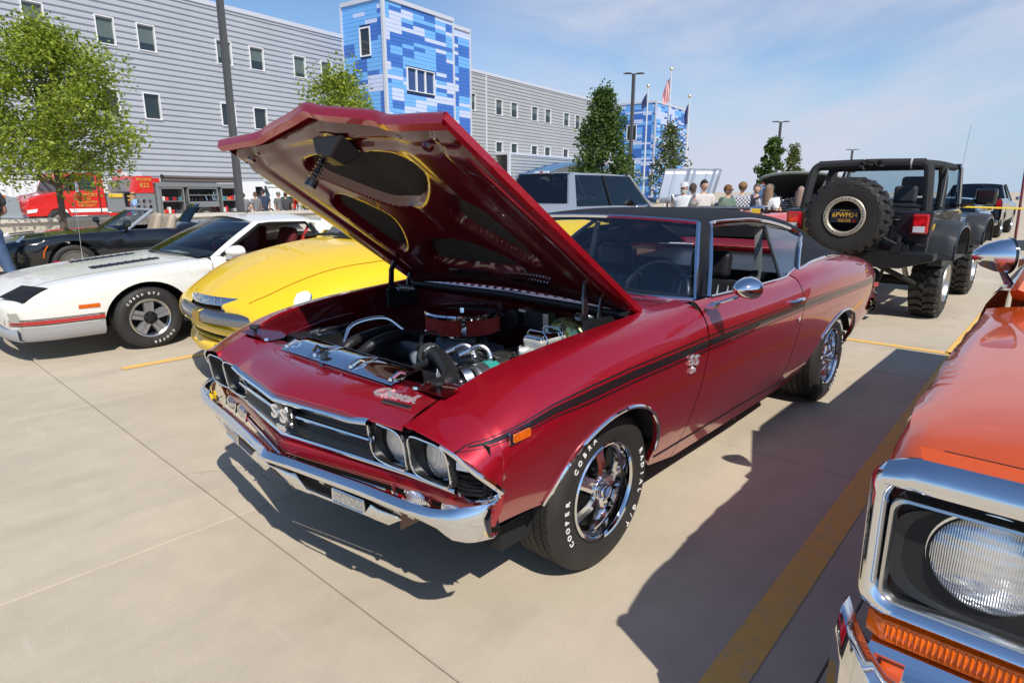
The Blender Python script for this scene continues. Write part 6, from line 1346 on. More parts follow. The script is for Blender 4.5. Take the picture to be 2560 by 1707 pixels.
mb = MB(); mb.grid([[(-.62,CY+v*.78,.84),(-.95,CY+v*.76,.85),(-1.0,CY+v*.76,.72)] for v in (-1,-.5,0,.5,1)]); mb.build('dash', black_sat, CAM); mb = MB(); mb.box((-1.5,CY,.25),(2.6,1.6,.08)); mb.build('floor_pan', black_mat, CAM)
mb = MB(); mb.tube([(-1.12+.05*math.sin(2*math.pi*k/28),CY+.38+.18*math.cos(2*math.pi*k/28),.84+.17*math.sin(2*math.pi*k/28)) for k in range(28)],.012,6,closed=True); mb.build('steering_wheel', steel, CAM)
mb = MB(); mb.box((-3.49,CY,.60),(.04,1.5,.4)); mb.build('tail_panel', white_p, CAM)
# wheels: five flat double-edged spokes, grey metallic
def star_wheel(Rr, e):
    mb = MB(); mb.lathe([(Rr-.03,-.15),(Rr-.028,-.04),(Rr-.02,-.016),(Rr-.004,-.006),(Rr+.006,-.004),(Rr+.006,.008),(Rr-.004,.010),(Rr-.014,.004),(Rr-.020,-.02)],(0,0,0),'y',48); mb.build('rim', chrome_dull, e, smooth=40)
    mb = MB(); mb.lathe([(.0005,-.10),(Rr-.03,-.10)],(0,0,0),'y',24); mb.build('brake_backing', black_mat, e)
    wm = mat('wheel alloy', (.46,.46,.47), .35, .7)
    for k in range(5):
        M = Matrix.Rotation(-(math.pi/2+2*math.pi*k/5),4,'Y'); mb = MB()
        for d in (-1,1):
            mb.hexa([(.045,-.05,d*.006),(.045,-.012,d*.004),(.045,-.010,d*.036),(.045,-.05,d*.04),(Rr-.018,-.05,d*.010),(Rr-.018,-.010,d*.008),(Rr-.018,-.010,d*.046),(Rr-.018,-.05,d*.05)])
        mb.hexa([(.05,-.05,-.01),(.05,-.028,-.01),(.05,-.028,.01),(.05,-.05,.01),(Rr-.02,-.05,-.012),(Rr-.02,-.024,-.012),(Rr-.02,-.024,.012),(Rr-.02,-.05,.012)])
        mb.xf(M); mb.build('spoke', wm, e, smooth=0)
    mb = MB(); mb.lathe([(.062,-.05),(.062,-.006),(.036,.0),(.034,.012),(.028,.014),(.0005,.014)],(0,0,0),'y',20); hb = mb.build('hub_cap', black_sat, e, smooth=40)
    for k in range(5):
        a = 2*math.pi*(k+.5)/5+math.pi/2; mb = MB(); mb.cyl((.05*math.cos(a),-.02,.05*math.sin(a)),(.05*math.cos(a),.006,.05*math.sin(a)),.010,6); mb.build('lug_nut', black_gloss, hb)
wheel('wheel',(-.095,CY+.872,.302),.302,.215,.182,CAM,star_wheel,letters=[('COBRA',122,.032,False,9.5),('GTS',78,.032,False,10),('COOPER',296,.032,False,9.5)],sipes=64)
for (x,s) in ((-.095,-1),(-2.62,1),(-2.62,-1)): wheel('wheel',(x,CY+s*.872,.302),.302,.215,.182,CAM,star_wheel,rz=0 if s > 0 else math.pi,sipes=0)
mb = MB(); mb.tube([(.02,CY-.70,.745),(.0,CY-.70,1.30)],.003,4); 
mb.build('aerial', chrome, CAM)
# ================================================================ black roadster behind it
SOL = thing('roadster', 'low black open roadster with its hood up vents, parked by the retaining wall', 'car', (-.85,-10.9,0), R(-2))
SOL['label'] = 'low black open-top roadster with a silver screen frame, parked before the retaining wall'
RT = [(.98,.20,.40,.30,.48,.34,.56,.28,.60,.14,.62,0,.625),(.90,.50,.30,.66,.42,.70,.55,.62,.64,.40,.68,0,.69),(.70,.68,.24,.80,.40,.84,.56,.78,.70,.52,.745,0,.755),
      (.40,.76,.22,.87,.40,.90,.58,.86,.75,.60,.785,0,.80),(.0,.80,.20,.89,.40,.915,.60,.885,.79,.62,.815,0,.835),(-.50,.80,.20,.88,.40,.90,.60,.87,.79,.64,.84,0,.86),(-.72,.80,.20,.88,.40,.90,.60,.87,.80,.66,.85,0,.88)]
RT2 = [(-.72,.80,.20,.88,.40,.90,.60,.87,.80,.80,.84,.76,.845),(-1.6,.80,.20,.88,.40,.90,.60,.875,.80,.80,.845,.76,.85),(-1.9,.80,.20,.89,.40,.91,.62,.89,.84,.74,.92,0,.95),(-2.5,.82,.24,.90,.42,.92,.64,.89,.86,.72,.93,0,.95),(-2.95,.74,.34,.84,.46,.86,.66,.83,.84,.65,.90,0,.92)]
xs = sorted(set([.98,.96,.93,.9,.84,.77,.7,.6,.5,-.5,-.6,-.72]+arch_xs(0,.37)),reverse=True)
car_shell(RT, xs, 0, arches=((0,.33,.37,.38),)).build('front_body', black_gloss, SOL, smooth=60)
xs = sorted(set([-.722,-1,-1.3,-1.6,-1.75,-1.9,-2.0,-2.85,-2.95]+arch_xs(-2.41,.37)),reverse=True)
car_shell(RT2, xs, 0, arches=((-2.41,.33,.37,.38),)).build('rear_body', black_gloss, SOL, smooth=60)
def rw(u,v): s = 2*u-1; return (-.60-.25*s*s-.48*v+.02*s*s*v, s*(.74-.15*v), .865+.31*v-.02*s*s)
mb = MB(); mb.grid([[rw(u,v) for v in np.linspace(0,1,5)] for u in np.linspace(0,1,13)]); mb.build('windscreen', glass_t, SOL, smooth=80)
mb = MB(); mb.tube([rw(0,v) for v in np.linspace(0,1,5)]+[rw(u,1) for u in np.linspace(0,1,13)][1:]+[rw(1,v) for v in np.linspace(1,0,5)][1:],.030,8); mb.build('screen_frame', mat('silver screen frame',(.55,.55,.56),.3,.6), SOL)
for s in (1,-1):
    mb = MB(); mb.grid([[(.84-.14*t,s*(.40+.36*t),.668+.03*t-.03*v*1.5),(.80-.22*t,s*(.45+.36*t),.66+.04*t)] for t in np.linspace(0,1,5) for v in (0,)]); mb.build('headlamp_backing', black_sat, SOL)
    mb = MB(); mb.lathe([(.0005,.03),(.05,.024),(.085,0)],(0,0,0),'z',16); mb.xf(Matrix.Translation((.70,s*.685,.685)) @ Matrix.Rotation(s*R(-35),4,'Z') @ Matrix.Rotation(R(42),4,'Y') @ Matrix.Rotation(s*R(-25),4,'X') @ Matrix.Diagonal((2.1,.9,1,1))); mb.build('headlamp', lens_c, SOL, smooth=80)
    mb = MB(); mb.lathe([(.0005,.02),(.05,.01),(.06,-.01)],(0,0,0),'x',14); mb.xf(Matrix.Translation((.88,s*.60,.36))); mb.build('fog_lamp', lens_c, SOL, smooth=80)
    mb = MB(); mb.tube([(.42,shell_pt(RT,.42,.50,0,s)+s*.006,.46),(.40,shell_pt(RT,.40,.58,0,s)+s*.006,.56),(.34,shell_pt(RT,.34,.66,0,s)+s*.006,.65)],.020,6,flat=(1.4,.5)); mb.build('side_marker', amber, SOL)
    mb = MB(); mb.lathe([(.0005,.07),(.05,.05),(.065,0),(.06,-.05),(.0005,-.06)],(0,0,0),'x',14); mb.xf(Matrix.Translation((-.78,s*1.0,.955)) @ Matrix.Diagonal((.9,1.5,.9,1))); dm = mb.build('door_mirror', black_gloss, SOL, smooth=60)
    mb = MB(); mb.tube([(-.80,s*.86,.83),(-.79,s*.95,.92)],.025,6); mb.build('mirror_foot', black_gloss, dm)
    mb = MB(); mb.hexa([(-1.62,s*.16,.55),(-1.42,s*.16,.55),(-1.42,s*.60,.55),(-1.62,s*.60,.55),(-1.74,s*.20,1.08),(-1.62,s*.20,1.08),(-1.62,s*.54,1.08),(-1.74,s*.54,1.08)]); bevel(mb.build('seat', mat('tan seat',(.42,.34,.25),.6), SOL, smooth=0),.05)
    mb = MB(); mb.box((.45,s*.42,.80),(.34,.10,.012),ry=R(5)); mb.build('bonnet_vent', black_sat, SOL)
    for x in (0,-2.41): wheel('wheel',(x,s*.86,.325),.325,.23,.22,SOL,lambda a,b: plain_rim(a,b,steel),rz=0 if s > 0 else math.pi,sipes=0)
mb = MB(); mb.box((-1.0,0,.30),(3.4,1.3,.15)); mb.build('floor_pan', black_mat, SOL)
mb = MB(); mb.tube([(-.35,-.6,.84),(-.42,-.6,1.42)],.004,4); mb.build('aerial', steel, SOL)
mb = MB(); mb.add([(.20,.905,.40),(.26,.905,.34),(.30,.905,.40)],[(0,1,2)]); mb.build('red_badge', redlens, SOL)
# ================================================================ black lifted off-roader seen from behind
JP = thing('off_roader', 'black lifted open-top off-roader seen from behind, huge mud tyres and spare wheel on the tailgate', 'car')
JY = .095
jb = paint('dark blue black paint', (.012,.015,.020), 0, .3, 0)
fab = mat('black roll bar padding', (.020,.020,.021), .75, bump=(200,.3,.002)); plast = mat('grey black plastic', (.030,.033,.038), .5)
mb = MB(); mb.hexa([(-7.9,JY-.73,.80),(-6.22,JY-.73,.80),(-6.22,JY+.73,.80),(-7.9,JY+.73,.80),(-7.9,JY-.76,1.28),(-6.20,JY-.76,1.28),(-6.20,JY+.76,1.28),(-7.9,JY+.76,1.28)])
mb.f = [f for f in mb.f if f != (4,5,6,7)]; mb.mi = mb.mi[:len(mb.f)]
tub = mb.build('tub', jb, JP, smooth=0, recalc=False); m_ = tub.modifiers.new('solid','SOLIDIFY'); m_.thickness = .05; m_.offset = 0; bevel(tub,.02)
mb = MB(); mb.box((-7.05,JY,.80),(1.7,1.46,.05)); mb.build('floor_pan', black_mat, JP)
mb = MB(); mb.box((-6.185,JY-.10,1.03),(.03,.92,.44)); tg = mb.build('tailgate', jb, JP, smooth=0); bevel(tg,.012)
mb = MB(); mb.tube([(-6.17,JY+.40,1.25),(-6.17,JY+.40,.82)],.006,5); mb.build('tailgate_gap', black_mat, JP)
for y in (JY+.395,): 
    for z in (1.20,.92):
        mb = MB(); mb.box((-6.16,y,z),(.03,.14,.045)); bevel(mb.build('tailgate_hinge', jb, tg, smooth=0),.008)
for s in (1,-1):
    mb = MB(); mb.box((-6.16,JY+s*.665,1.14),(.09,.155,.215)); tl = mb.build('tail_lamp', redlens, JP, smooth=0); bevel(tl,.02)
    mb = MB(); mb.box((-6.112,JY+s*.665,1.085),(.01,.11,.065)); mb.build('reverse_lens', mat('white lamp lens',(.62,.62,.64),.25), tl, smooth=0)
    mb = MB(); mb.box((-6.111,JY+s*.655,1.155),(.008,.09,.05),rx=R(25)); mb.build('lamp_glint', mat('red glint colour',(.8,.01,.02),.1,0,.5), tl, smooth=0)  # glint on the tail lamp put in as a brighter red slab
    # wing flares
    for xa,zz,nm in ((-7.05,1.02,'rear_flare'),(-9.45,1.05,'front_flare')):
        mb = MB(); G = []
        for t in np.linspace(0,1,15):
            a = math.pi*(1-t); exx = abs(math.cos(a))**.7*math.copysign(1,math.cos(a)); x = xa+exx*.52; z = zz-.22+.34*math.sin(a)**.55 if 0 < t < 1 else zz-.24
            G.append([(x,JY+s*.72,z+.01),(x,JY+s*.86,z+.012),(x,JY+s*.965,z-.01),(x,JY+s*.97,z-.05),(x*1+0,JY+s*.72,z-.05)])
        mb.grid(G); mb.build(nm, plast, JP, smooth=50)
        mb = MB(); mb.tube([(g[3][0],g[3][1],g[3][2]) for g in G],.010,5); mb.build('flare_edge', black_gloss, JP)
mb = MB(); mb.hexa([(-6.42,JY+.765,1.10),(-6.28,JY+.765,1.06),(-6.28,JY+.768,1.10),(-6.42,JY+.768,1.14),(-6.42,JY+.764,1.25),(-6.26,JY+.764,1.25),(-6.26,JY+.769,1.25),(-6.42,JY+.769,1.25)]); mb.build('side_decal', mat('yellow decal',(.75,.42,.02),.35,0,.4), JP)
# tub sides forward, bonnet, grille end, doors off
mb = MB(); mb.hexa([(-9.9,JY-.60,.85),(-8.2,JY-.72,.85),(-8.2,JY+.72,.85),(-9.9,JY+.60,.85),(-9.9,JY-.55,1.22),(-8.2,JY-.68,1.32),(-8.2,JY+.68,1.32),(-9.9,JY+.55,1.22)]); bevel(mb.build('bonnet', jb, JP, smooth=0),.03)
for s in (1,-1):
    mb = MB(); mb.box((-8.05,JY+s*.74,1.0),(.36,.05,.44)); mb.build('cowl_side', jb, JP, smooth=0)
    mb = MB(); mb.box((-7.35,JY+s*.80,.70),(1.7,.14,.07)); mb.build('side_step', black_sat, JP, smooth=0)
# windscreen frame
mb = MB(); a = [(-8.1,JY-.72,1.30),(-8.1,JY+.72,1.30),(-8.30+.0,JY+.66,1.80),(-8.30,JY-.66,1.80)]; mb.tube([a[0],a[3],a[2],a[1]],.035,6,flat=(1,1.5)); mb.tube([a[0],a[1]],.04,6); mb.build('screen_frame', jb, JP)
mb = MB(); mb.add(a,[(0,1,2,3)]); mb.build('windscreen', glass_t, JP)
# padded roll cage
cage = MB()
def ctube(P,r): cage.tube(cr1(P,5),r,10)
ctube([(-6.45,JY-.66,1.22),(-6.50,JY-.63,1.55),(-6.55,JY-.60,1.74),(-6.57,JY-.52,1.80)],.052); cage.build('rear_roll_bar', fab, JP); cage = MB(); ctube([(-6.45,JY+.66,1.22),(-6.50,JY+.63,1.55),(-6.55,JY+.60,1.74),(-6.57,JY+.52,1.80)],.052)
cage.build('rear_roll_bar', fab, JP)
cage = MB(); ctube([(-6.57,JY-.56,1.79),(-6.57,JY,1.80),(-6.57,JY+.56,1.79)],.058); cage.build('cross_bar', fab, JP)
cage = MB(); ctube([(-7.35,JY-.64,1.25),(-7.38,JY-.62,1.70),(-7.40,JY-.5,1.79),(-7.40,JY+.5,1.79),(-7.38,JY+.62,1.70),(-7.35,JY+.64,1.25)],.05); cage.build('main_hoop', fab, JP)
for s in (1,-1):
    cage = MB(); ctube([(-6.57,JY+s*.56,1.79),(-7.4,JY+s*.58,1.80),(-8.25,JY+s*.60,1.79)],.045); cage.build('side_rail', fab, JP)
    mb = MB(); mb.tube([(-7.98,JY+s*.76,1.27),(-8.20,JY+s*.69,1.78)],.02,6); mb.tube([(-7.0,JY+s*.70,1.3),(-7.35,JY+s*.66,1.75)],.015,6); mb.build('door_surround', plast, JP)
for y in (JY-.06,JY+.43):
    mb = MB(); mb.tube([(-6.57,y-.008,1.795),(-6.57,y+.008,1.795)],.061,14); mb.build('strap', mat('pale strap',(.55,.54,.50),.7), JP)
mb = MB(); 
for k in range(26): mb.box((-6.50+rnd.uniform(-.02,.03),JY+.0+.10*math.sin(k*1.7)+.03,1.80+rnd.uniform(-.03,.045)),(.03,.05,.02),rz=k)
tag(mb.build('folded_webbing', fab, JP, smooth=0), kind='stuff')
def jeep_seat(y,x,h=.75):
    e = bpy.data.objects.new('seat', None); COL.objects.link(e); e.parent = JP; e.location = (x,y,.85)
    mb = MB(); mb.box((0,0,.28),(.16,.46,.55),ry=R(8)); bevel(mb.build('seat_back', plast, e, smooth=0),.05,3)
    mb = MB(); mb.box((.03,0,.70),(.11,.26,.24)); bevel(mb.build('head_rest', plast, e, smooth=0),.04,3)
jeep_seat(JY-.36,-7.55); jeep_seat(JY+.30,-7.55)
mb = MB(); mb.box((-6.95,JY,1.12),(.18,1.0,.45)); bevel(mb.build('rear_seat', plast, JP, smooth=0),.06,3)
for s in (1,-1):
    mb = MB(); mb.box((-6.98,JY+s*.33,1.45),(.10,.24,.20)); bevel(mb.build('rear_head_rest', plast, JP, smooth=0),.03)
mb = MB(); mb.tube([(-6.30,JY-.6,1.33),(-6.28,JY+.1,1.34),(-6.35,JY+.62,1.32)],.022,6); mb.build('cargo_bar', black_sat, JP)
# bumper and trail hardware
mb = MB(); mb.prism([(JY-.85,.84),(JY-.40,.84),(JY+.40,.84),(JY+.86,.84),(JY+.86,.76),(JY+.55,.66),(JY-.55,.66),(JY-.85,.76)],-6.22,-5.98,'yz'); bm_ = mb.build('rear_bumper', black_sat, JP, smooth=0); bevel(bm_,.015)
mb = MB(); mb.box((-6.02,JY+.50,.88),(.08,.10,.12)); mb.cyl((-6.02,JY+.50,.94),(-6.02,JY+.50,1.00),.03,8); mb.box((-6.02,JY+.585,.88),(.05,.05,.08)); mb.build('carrier_pivot', black_sat, JP)
mb = MB(); mb.tube([(-6.0,JY+.49,.93),(-5.86,JY+.18,1.10)],.022,6,flat=(1.6,.4)); mb.build('carrier_arm', steel, JP)
mb = MB(); mb.box((-6.02,JY+.05,1.05),(.14,.30,.40)); mb.build('carrier_mount', black_sat, JP)
mb = MB(); mb.tube([(-6.6,JY+.62,.44),(-6.15,JY+.20,.72)],.03,8); mb.build('control_arm', black_mat, JP); mb = MB(); mb.tube([(-7.0,JY-.65,.42),(-7.0,JY+.65,.42)],.06,10); mb.build('axle', black_mat, JP); mb = MB(); mb.tube([(-9.45,JY-.65,.42),(-9.45,JY+.65,.42)],.06,10); mb.build('axle', black_mat, JP)
mb = MB(); mb.tube([(-6.75,JY+.50,.50),(-6.60,JY+.42,.85)],.028,8); mb.build('shock_absorber', mat('pale shock',(.42,.38,.30),.4), JP)
mb = MB(); mb.tube([(-6.5,JY+.25,.38),(-6.3,JY+.35,.66)],.02,8); mb.lathe([(.0005,-.16),(.12,-.15),(.13,-.05),(.13,.08),(.0005,.10)],(-6.95,JY+.05,.42),'x',16); mb.build('differential', black_mat, JP)
# mud tyres: chunky blocks are real pieces, joined as one set per tyre
def mud_tyre(parent, Ro=.42, w=.30, Rr=.215):
    mb = MB(); h = Ro-Rr; prof_ = [(Rr,-.02),(Rr+.01,.0),(Rr+h*.4,.014),(Rr+h*.75,.006),(Ro-.035,-.012),(Ro-.028,-.03),(Ro-.028,-w+.03),(Ro-.035,-w+.012),(Rr+h*.75,-w-.006),(Rr+h*.4,-w-.014),(Rr,-w+.02)]
    mb.lathe(prof_,(0,0,0),'y',56); t = mb.build('tyre', rubber, parent, smooth=40)
    b = MB(); n = 24
    for k in range(n):
        a0 = 2*math.pi*k/n
        def blk(y0,y1,da0,da1,wd,r0=Ro-.03,r1=Ro):
            P = []
            for r in (r0,r1):
                for (y,da) in ((y0,da0),(y1,da1)):
                    for ww in (-wd/2,wd/2):
                        a = a0+da+ww/Ro; P.append((r*math.cos(a),y,r*math.sin(a)))
            b.add(P,[(0,1,3,2),(4,6,7,5),(0,4,5,1),(2,3,7,6),(0,2,6,4),(1,5,7,3)])
        st = math.pi/n
        for off,sg in ((0,1),(st,-1)):
            blk(-.015 if sg > 0 else -w+.015, -w*.30 if sg > 0 else -w*.70, off, off+.07, .066)
            blk(-w*.32 if sg > 0 else -w*.68, -w*.50, off+.07, off-.06+.05, .058)
            # shoulder lug running onto the sidewall
            ys = .004 if sg > 0 else -w-.004
            P = []
            for r,y in ((Ro-.075,ys+(.010 if sg > 0 else -.010)),(Ro-.004,ys-(.018 if sg > 0 else -.018))):
                for dd in (0,-.02 if sg > 0 else .02):
                    for ww in (-.03,.03): a = a0+off+ww/Ro; P.append((r*math.cos(a),y+dd,r*math.sin(a)))
            b.add(P,[(0,1,3,2),(4,6,7,5),(0,4,5,1),(2,3,7,6),(0,2,6,4),(1,5,7,3)])
    tag(b.build('tread_blocks', rubber, t, smooth=0, recalc=True), kind='stuff'); return t
def jeep_wheel(loc, rz=0, deep=True):
    e = bpy.data.objects.new('wheel', None); COL.objects.link(e); e.parent = JP; e.location = loc; e.rotation_euler = (0,rnd.random(),rz); mud_tyre(e)
    mb = MB(); mb.lathe([(.19,-.18),(.195,-.05),(.215,-.01),(.225,.004),(.22,.014),(.205,.008),(.19,-.03),(.06,-.06),(.0005,-.06)],(0,0,0),'y',32); mb.build('rim', alum, e, smooth=40); return e
for x in (-7.05,-9.45):
    jeep_wheel((x,JY+.86,.42)); jeep_wheel((x,JY-.86,.42),math.pi)
# spare: faces backwards (+x)
sp = bpy.data.objects.new('spare_wheel', None); COL.objects.link(sp); sp.parent = JP; sp.location = (-5.68,JY+.02,1.22); sp.rotation_euler = (0,0,R(-90))
mud_tyre(sp)
tan_ring = mat('beadlock ring', (.52,.46,.36), .4, .5)
mb = MB(); mb.lathe([(.165,-.02),(.168,.010),(.175,.016),(.208,.016),(.215,.008),(.215,-.02)],(0,0,0),'y',56); mb.build('beadlock_ring', tan_ring, sp, smooth=40)
for k in range(36):
    a = 2*math.pi*k/36; mb = MB(); mb.cyl((.192*math.cos(a),.012,.192*math.sin(a)),(.192*math.cos(a),.022,.192*math.sin(a)),.007,6); mb.build('ring_bolt', steel if k % 2 else dark_cav, sp, smooth=0)
mb = MB(); mb.lathe([(.168,-.02),(.16,-.12),(.0005,-.12)],(0,0,0),'y',32); mb.build('rim', dark_cav, sp)
plate_m = mat('dark blue number plate', (.012,.014,.03), .4)
mb = MB(); mb.prism(rrect(.29,.145,.012),-.003,.003,'xy'); M = frame((-5.70,JY+.02,1.225),(0,1,0),(0,0,1)); mb.xf(M); pl = mb.build('number_plate', plate_m, JP, smooth=0)
gold = mat('gold plate lettering', (.80,.46,.03), .5)
mb = MB(); put_text(mb,'6PWM34',.075,M @ Matrix.Translation((0,.008,.004)),.001,sx=.86,spacing=1.05); put_text(mb,'MICHIGAN',.018,M @ Matrix.Translation((0,.056,.004)),.0005,spacing=1.3); put_text(mb,'WATER - WINTER',.016,M @ Matrix.Translation((0,-.040,.004)),.0005); put_text(mb,'WONDERLAND',.018,M @ Matrix.Translation((0,-.058,.004)),.0005); mb.build('plate_lettering', gold, pl, smooth=0, recalc=False)
mb = MB(); mb.box((.105,-.050,.005),(.03,.022,.002)); mb.xf(M); mb.build('plate_sticker', redlens, pl, smooth=0)
# door mirror on the far side
mb = MB(); mb.box((-8.0,JY+1.02,1.42),(.10,.22,.20)); dm = mb.build('door_mirror', black_gloss, JP, smooth=0); bevel(dm,.03)
mb = MB(); mb.tube([(-8.0,JY+.75,1.30),(-8.0,JY+.95,1.38)],.03,6); mb.build('mirror_arm', black_sat, dm)
mb = MB(); mb.tube([(-8.6,JY+.62,1.3),(-8.62,JY+.66,2.35)],.002,4); mb.build('aerial', steel, JP)
# ================================================================ simpler vehicles further off, one parametric builder
def vehicle(name, label, cat, loc, rz, pm, L=4.8, Wd=1.85, hood=(.80,.95), belt=.95, roof=1.40, wsb=1.35, wst=2.0, rrt=3.1, rrb=3.8, sill=.22, tail=.85, wr=.33, wb=(.85,3.65), bed=False, bright=chrome, glass=None, lamps='round', rail=None, white_let_=False):
    e = thing(name, label, cat, loc, rz); w = Wd/2; glass = glass or glass_d; gz = sill
    def sec(x, top_e, top_c, k=1., fl=0.):
        return (x, w*.86*k,gz+fl, w*.97*k,gz+.14+fl, w*k,gz+.32+fl*.5, w*.985*k,top_e-.14, w*.93*k,top_e-.03, w*.80*k,top_e, 0,top_c)
    front = [sec(-.0,hood[0]-.10,hood[0]-.08,.90,.14),sec(-.06,hood[0]-.02,hood[0],.96,.05),sec(-.45,hood[0]+.02,hood[0]+.05,1.),sec(-wsb,hood[1]-.02,hood[1]+.02,1.)]
    A = (( -wb[0],wr,wr*1.22,wr*1.20),(-wb[1],wr,wr*1.22,wr*1.20))
    xs = sorted(set([0,-.03,-.06,-.15,-.3,-.45,-wsb+.1,-wsb]+[x for x in arch_xs(-wb[0],wr*1.22,12) if x > -wsb]),reverse=True)
    car_shell(front, xs, 0, arches=A, nv=24).build('front_body', pm, e, smooth=50)
    def rsec(x, be, k=1., fl=0., inn=None):
        return (x, w*.86*k,gz+fl, w*.97*k,gz+.14+fl, w*k,gz+.32+fl*.5, w*.985*k,be-.14, w*.95*k,be-.03, w*.91*k,be, w*.88*k,be+.004)
    mid = [rsec(-wsb,hood[1]-.01),rsec(-(wsb+rrb)/2,belt),rsec(-rrb,belt)]
    if bed:
        rl = rail or belt+.08
        mid += [rsec(-rrb-.02,rl),rsec(-L+.02,rl)]
    xs = sorted(set(list(np.linspace(-wsb-.001,-rrb,9))+([-rrb-.02,-L+.02] if bed else [])+[x for x in arch_xs(-wb[1],wr*1.22,12) if -wsb > x and (bed or x > -rrb)]),reverse=True)
    for s in (1,-1): car_shell(mid, xs, 0, arches=A, nv=24, sides=(s,)).build('body_side', pm, e, smooth=50)
    if bed:
        mb = MB(); mb.box((-(rrb+L)/2,0,.62),(L-rrb,w*1.75,.05)); mb.box((-L+.03,0,(rl+.55)/2),(.06,w*1.85,rl-.55)); mb.box((-rrb-.03,0,(rl+.55)/2),(.05,w*1.8,rl-.55)); mb.build('load_bed', pm, e, smooth=0)
        for s in (1,-1):
            mb = MB(); mb.box((-L-.005,s*w*.90,rl-.17),(.05,.13,.30)); mb.build('tail_lamp', redlens, e, smooth=0)
        mb = MB(); mb.box((-L-.07,0,.52),(.12,w*1.9,.17)); bevel(mb.build('rear_bumper', bright, e, smooth=0),.02)
    else:
        rear = [sec(-rrb,belt+.01,belt+.03,1.),sec(-L+.35,tail+.04,tail+.06,.97,.05),sec(-L,tail-.04,tail-.02,.90,.15)]
        xs = sorted(set([-rrb,-L+.2,-L+.05,-L]+list(np.linspace(-rrb,-L+.35,4))+[x for x in arch_xs(-wb[1],wr*1.22,12) if x < -rrb]),reverse=True)
        car_shell(rear, xs, 0, arches=A, nv=24).build('rear_body', pm, e, smooth=50)
        mb = MB(); mb.box((-L+.0,0,tail-.22),(.03,w*1.6,.28)); mb.build('tail_panel', pm, e, smooth=0)
        for s in (1,-1):
            mb = MB(); mb.box((-L-.01,s*w*.62,tail-.16),(.04,w*.5,.12)); mb.build('tail_lamp', redlens, e, smooth=0)
        mb = MB(); mb.box((-L-.03,0,gz+.24),(.10,w*1.9,.13)); bevel(mb.build('rear_bumper', bright, e, smooth=0),.03)
    # cabin
    yi = w*.86; yt = w*.68; hz = hood[1]+.01
    def corner(x,z,y): return (-x,y,z)
    mb = MB(); mb.grid([[(-wsb+.10*(1-v*v)-(wst-wsb)*t, v*(yi+(yt-yi)*t), hz+(roof-.05-hz)*t+.01*math.sin(math.pi*t)) for v in np.linspace(-1,1,9)] for t in np.linspace(0,1,4)]); mb.build('windscreen', glass, e, smooth=80)
    mb = MB(); mb.grid([[(-rrb-(rrt-rrb)*t, v*(yi+(yt-yi)*t), belt+.02+(roof-.06-belt)*t) for v in np.linspace(-1,1,9)] for t in np.linspace(0,1,4)]); mb.build('rear_window', glass, e, smooth=80)
    mb = MB(); mb.grid([[(-wst+.06*(1-v*v)*(1-t)+(wst-rrt)*t*1.0, v*yt*1.02, roof-.05*abs(v)**3+.02*math.sin(math.pi*t)-.02) for v in np.linspace(-1,1,13)] for t in np.linspace(0,1,7)]); ro = mb.build('roof', pm, e, smooth=80); m_ = ro.modifiers.new('solid','SOLIDIFY'); m_.thickness = .03
    for s in (1,-1):
        mb = MB(); mb.grid([[(-wsb-.06-(wst-wsb)*t,s*(yi+.012+(yt-yi)*t),hz+(roof-.07-hz)*t) for t in (0,.5,1)],[(-rrb+.05-(rrt-rrb)*t,s*(yi+.012+(yt-yi)*t),belt+(roof-.07-belt)*t) for t in (0,.5,1)]]); mb.build('side_window', glass, e)
        p = MB(); p.tube([(-wsb,s*yi,hz),(-wst,s*yt,roof-.05)],.035,6); p.build('front_pillar', pm, e)
        p = MB(); p.hexa([(-rrb-.02,s*(yi-.02),belt),(-rrb+.22,s*(yi-.02),belt),(-rrb+.22,s*(yi+.02),belt),(-rrb-.02,s*(yi+.02),belt),(-rrt-.05,s*(yt-.02),roof-.06),(-rrt+.12,s*(yt-.02),roof-.06),(-rrt+.12,s*(yt+.02),roof-.06),(-rrt-.05,s*(yt+.02),roof-.06)]); p.build('rear_pillar', pm, e)
        xm = -(wsb+rrb)/2-.1; p = MB(); p.tube([(xm,s*(yi+.014),belt),(xm-.08,s*(yt+.014),roof-.07)],.028,5); p.build('door_pillar', black_sat, e)
        mb = MB(); mb.box((-wsb-.25,s*(w+.10),belt+.08),(.10,.20,.13)); bevel(mb.build('door_mirror', bright if bright is chrome else pm, e, smooth=0),.03)
        for x in wb: wheel('wheel',(-x,s*(w-.03),wr),wr,.22,wr*.62,e,plain_rim,rz=0 if s > 0 else math.pi,sipes=0)
        mb = MB(); 
        if lamps == 'round': mb.lathe([(.0005,.03),(.06,.02),(.09,0),(.10,-.01)],(-.03,s*w*.72,hood[0]-.16),'x',18)
        else: mb.box((-.03,s*w*.74,hood[0]-.14),(.10,.34,.14))
        mb.build('headlamp', lampm if lamps == 'round' else lens_c, e, smooth=60)
    mb = MB(); mb.box((-.02,0,hood[0]-.17),(.05,w*1.0,.16)); mb.build('grille', black_sat, e, smooth=0)
    mb = MB(); mb.box((.03,0,gz+.22),(.12,w*1.92,.13)); bevel(mb.build('front_bumper', bright, e, smooth=0),.04)
    mb = MB(); mb.box((-(wsb+rrb)/2,0,gz+.12),(L*.8,w*1.5,.2)); mb.build('chassis', black_mat, e); mb = MB(); mb.box((-(wst+rrt)/2-.1,0,(belt+gz)/2+.1),(1.3,w*1.3,belt-gz)); mb.build('seats', vinyl_int, e)
    return e
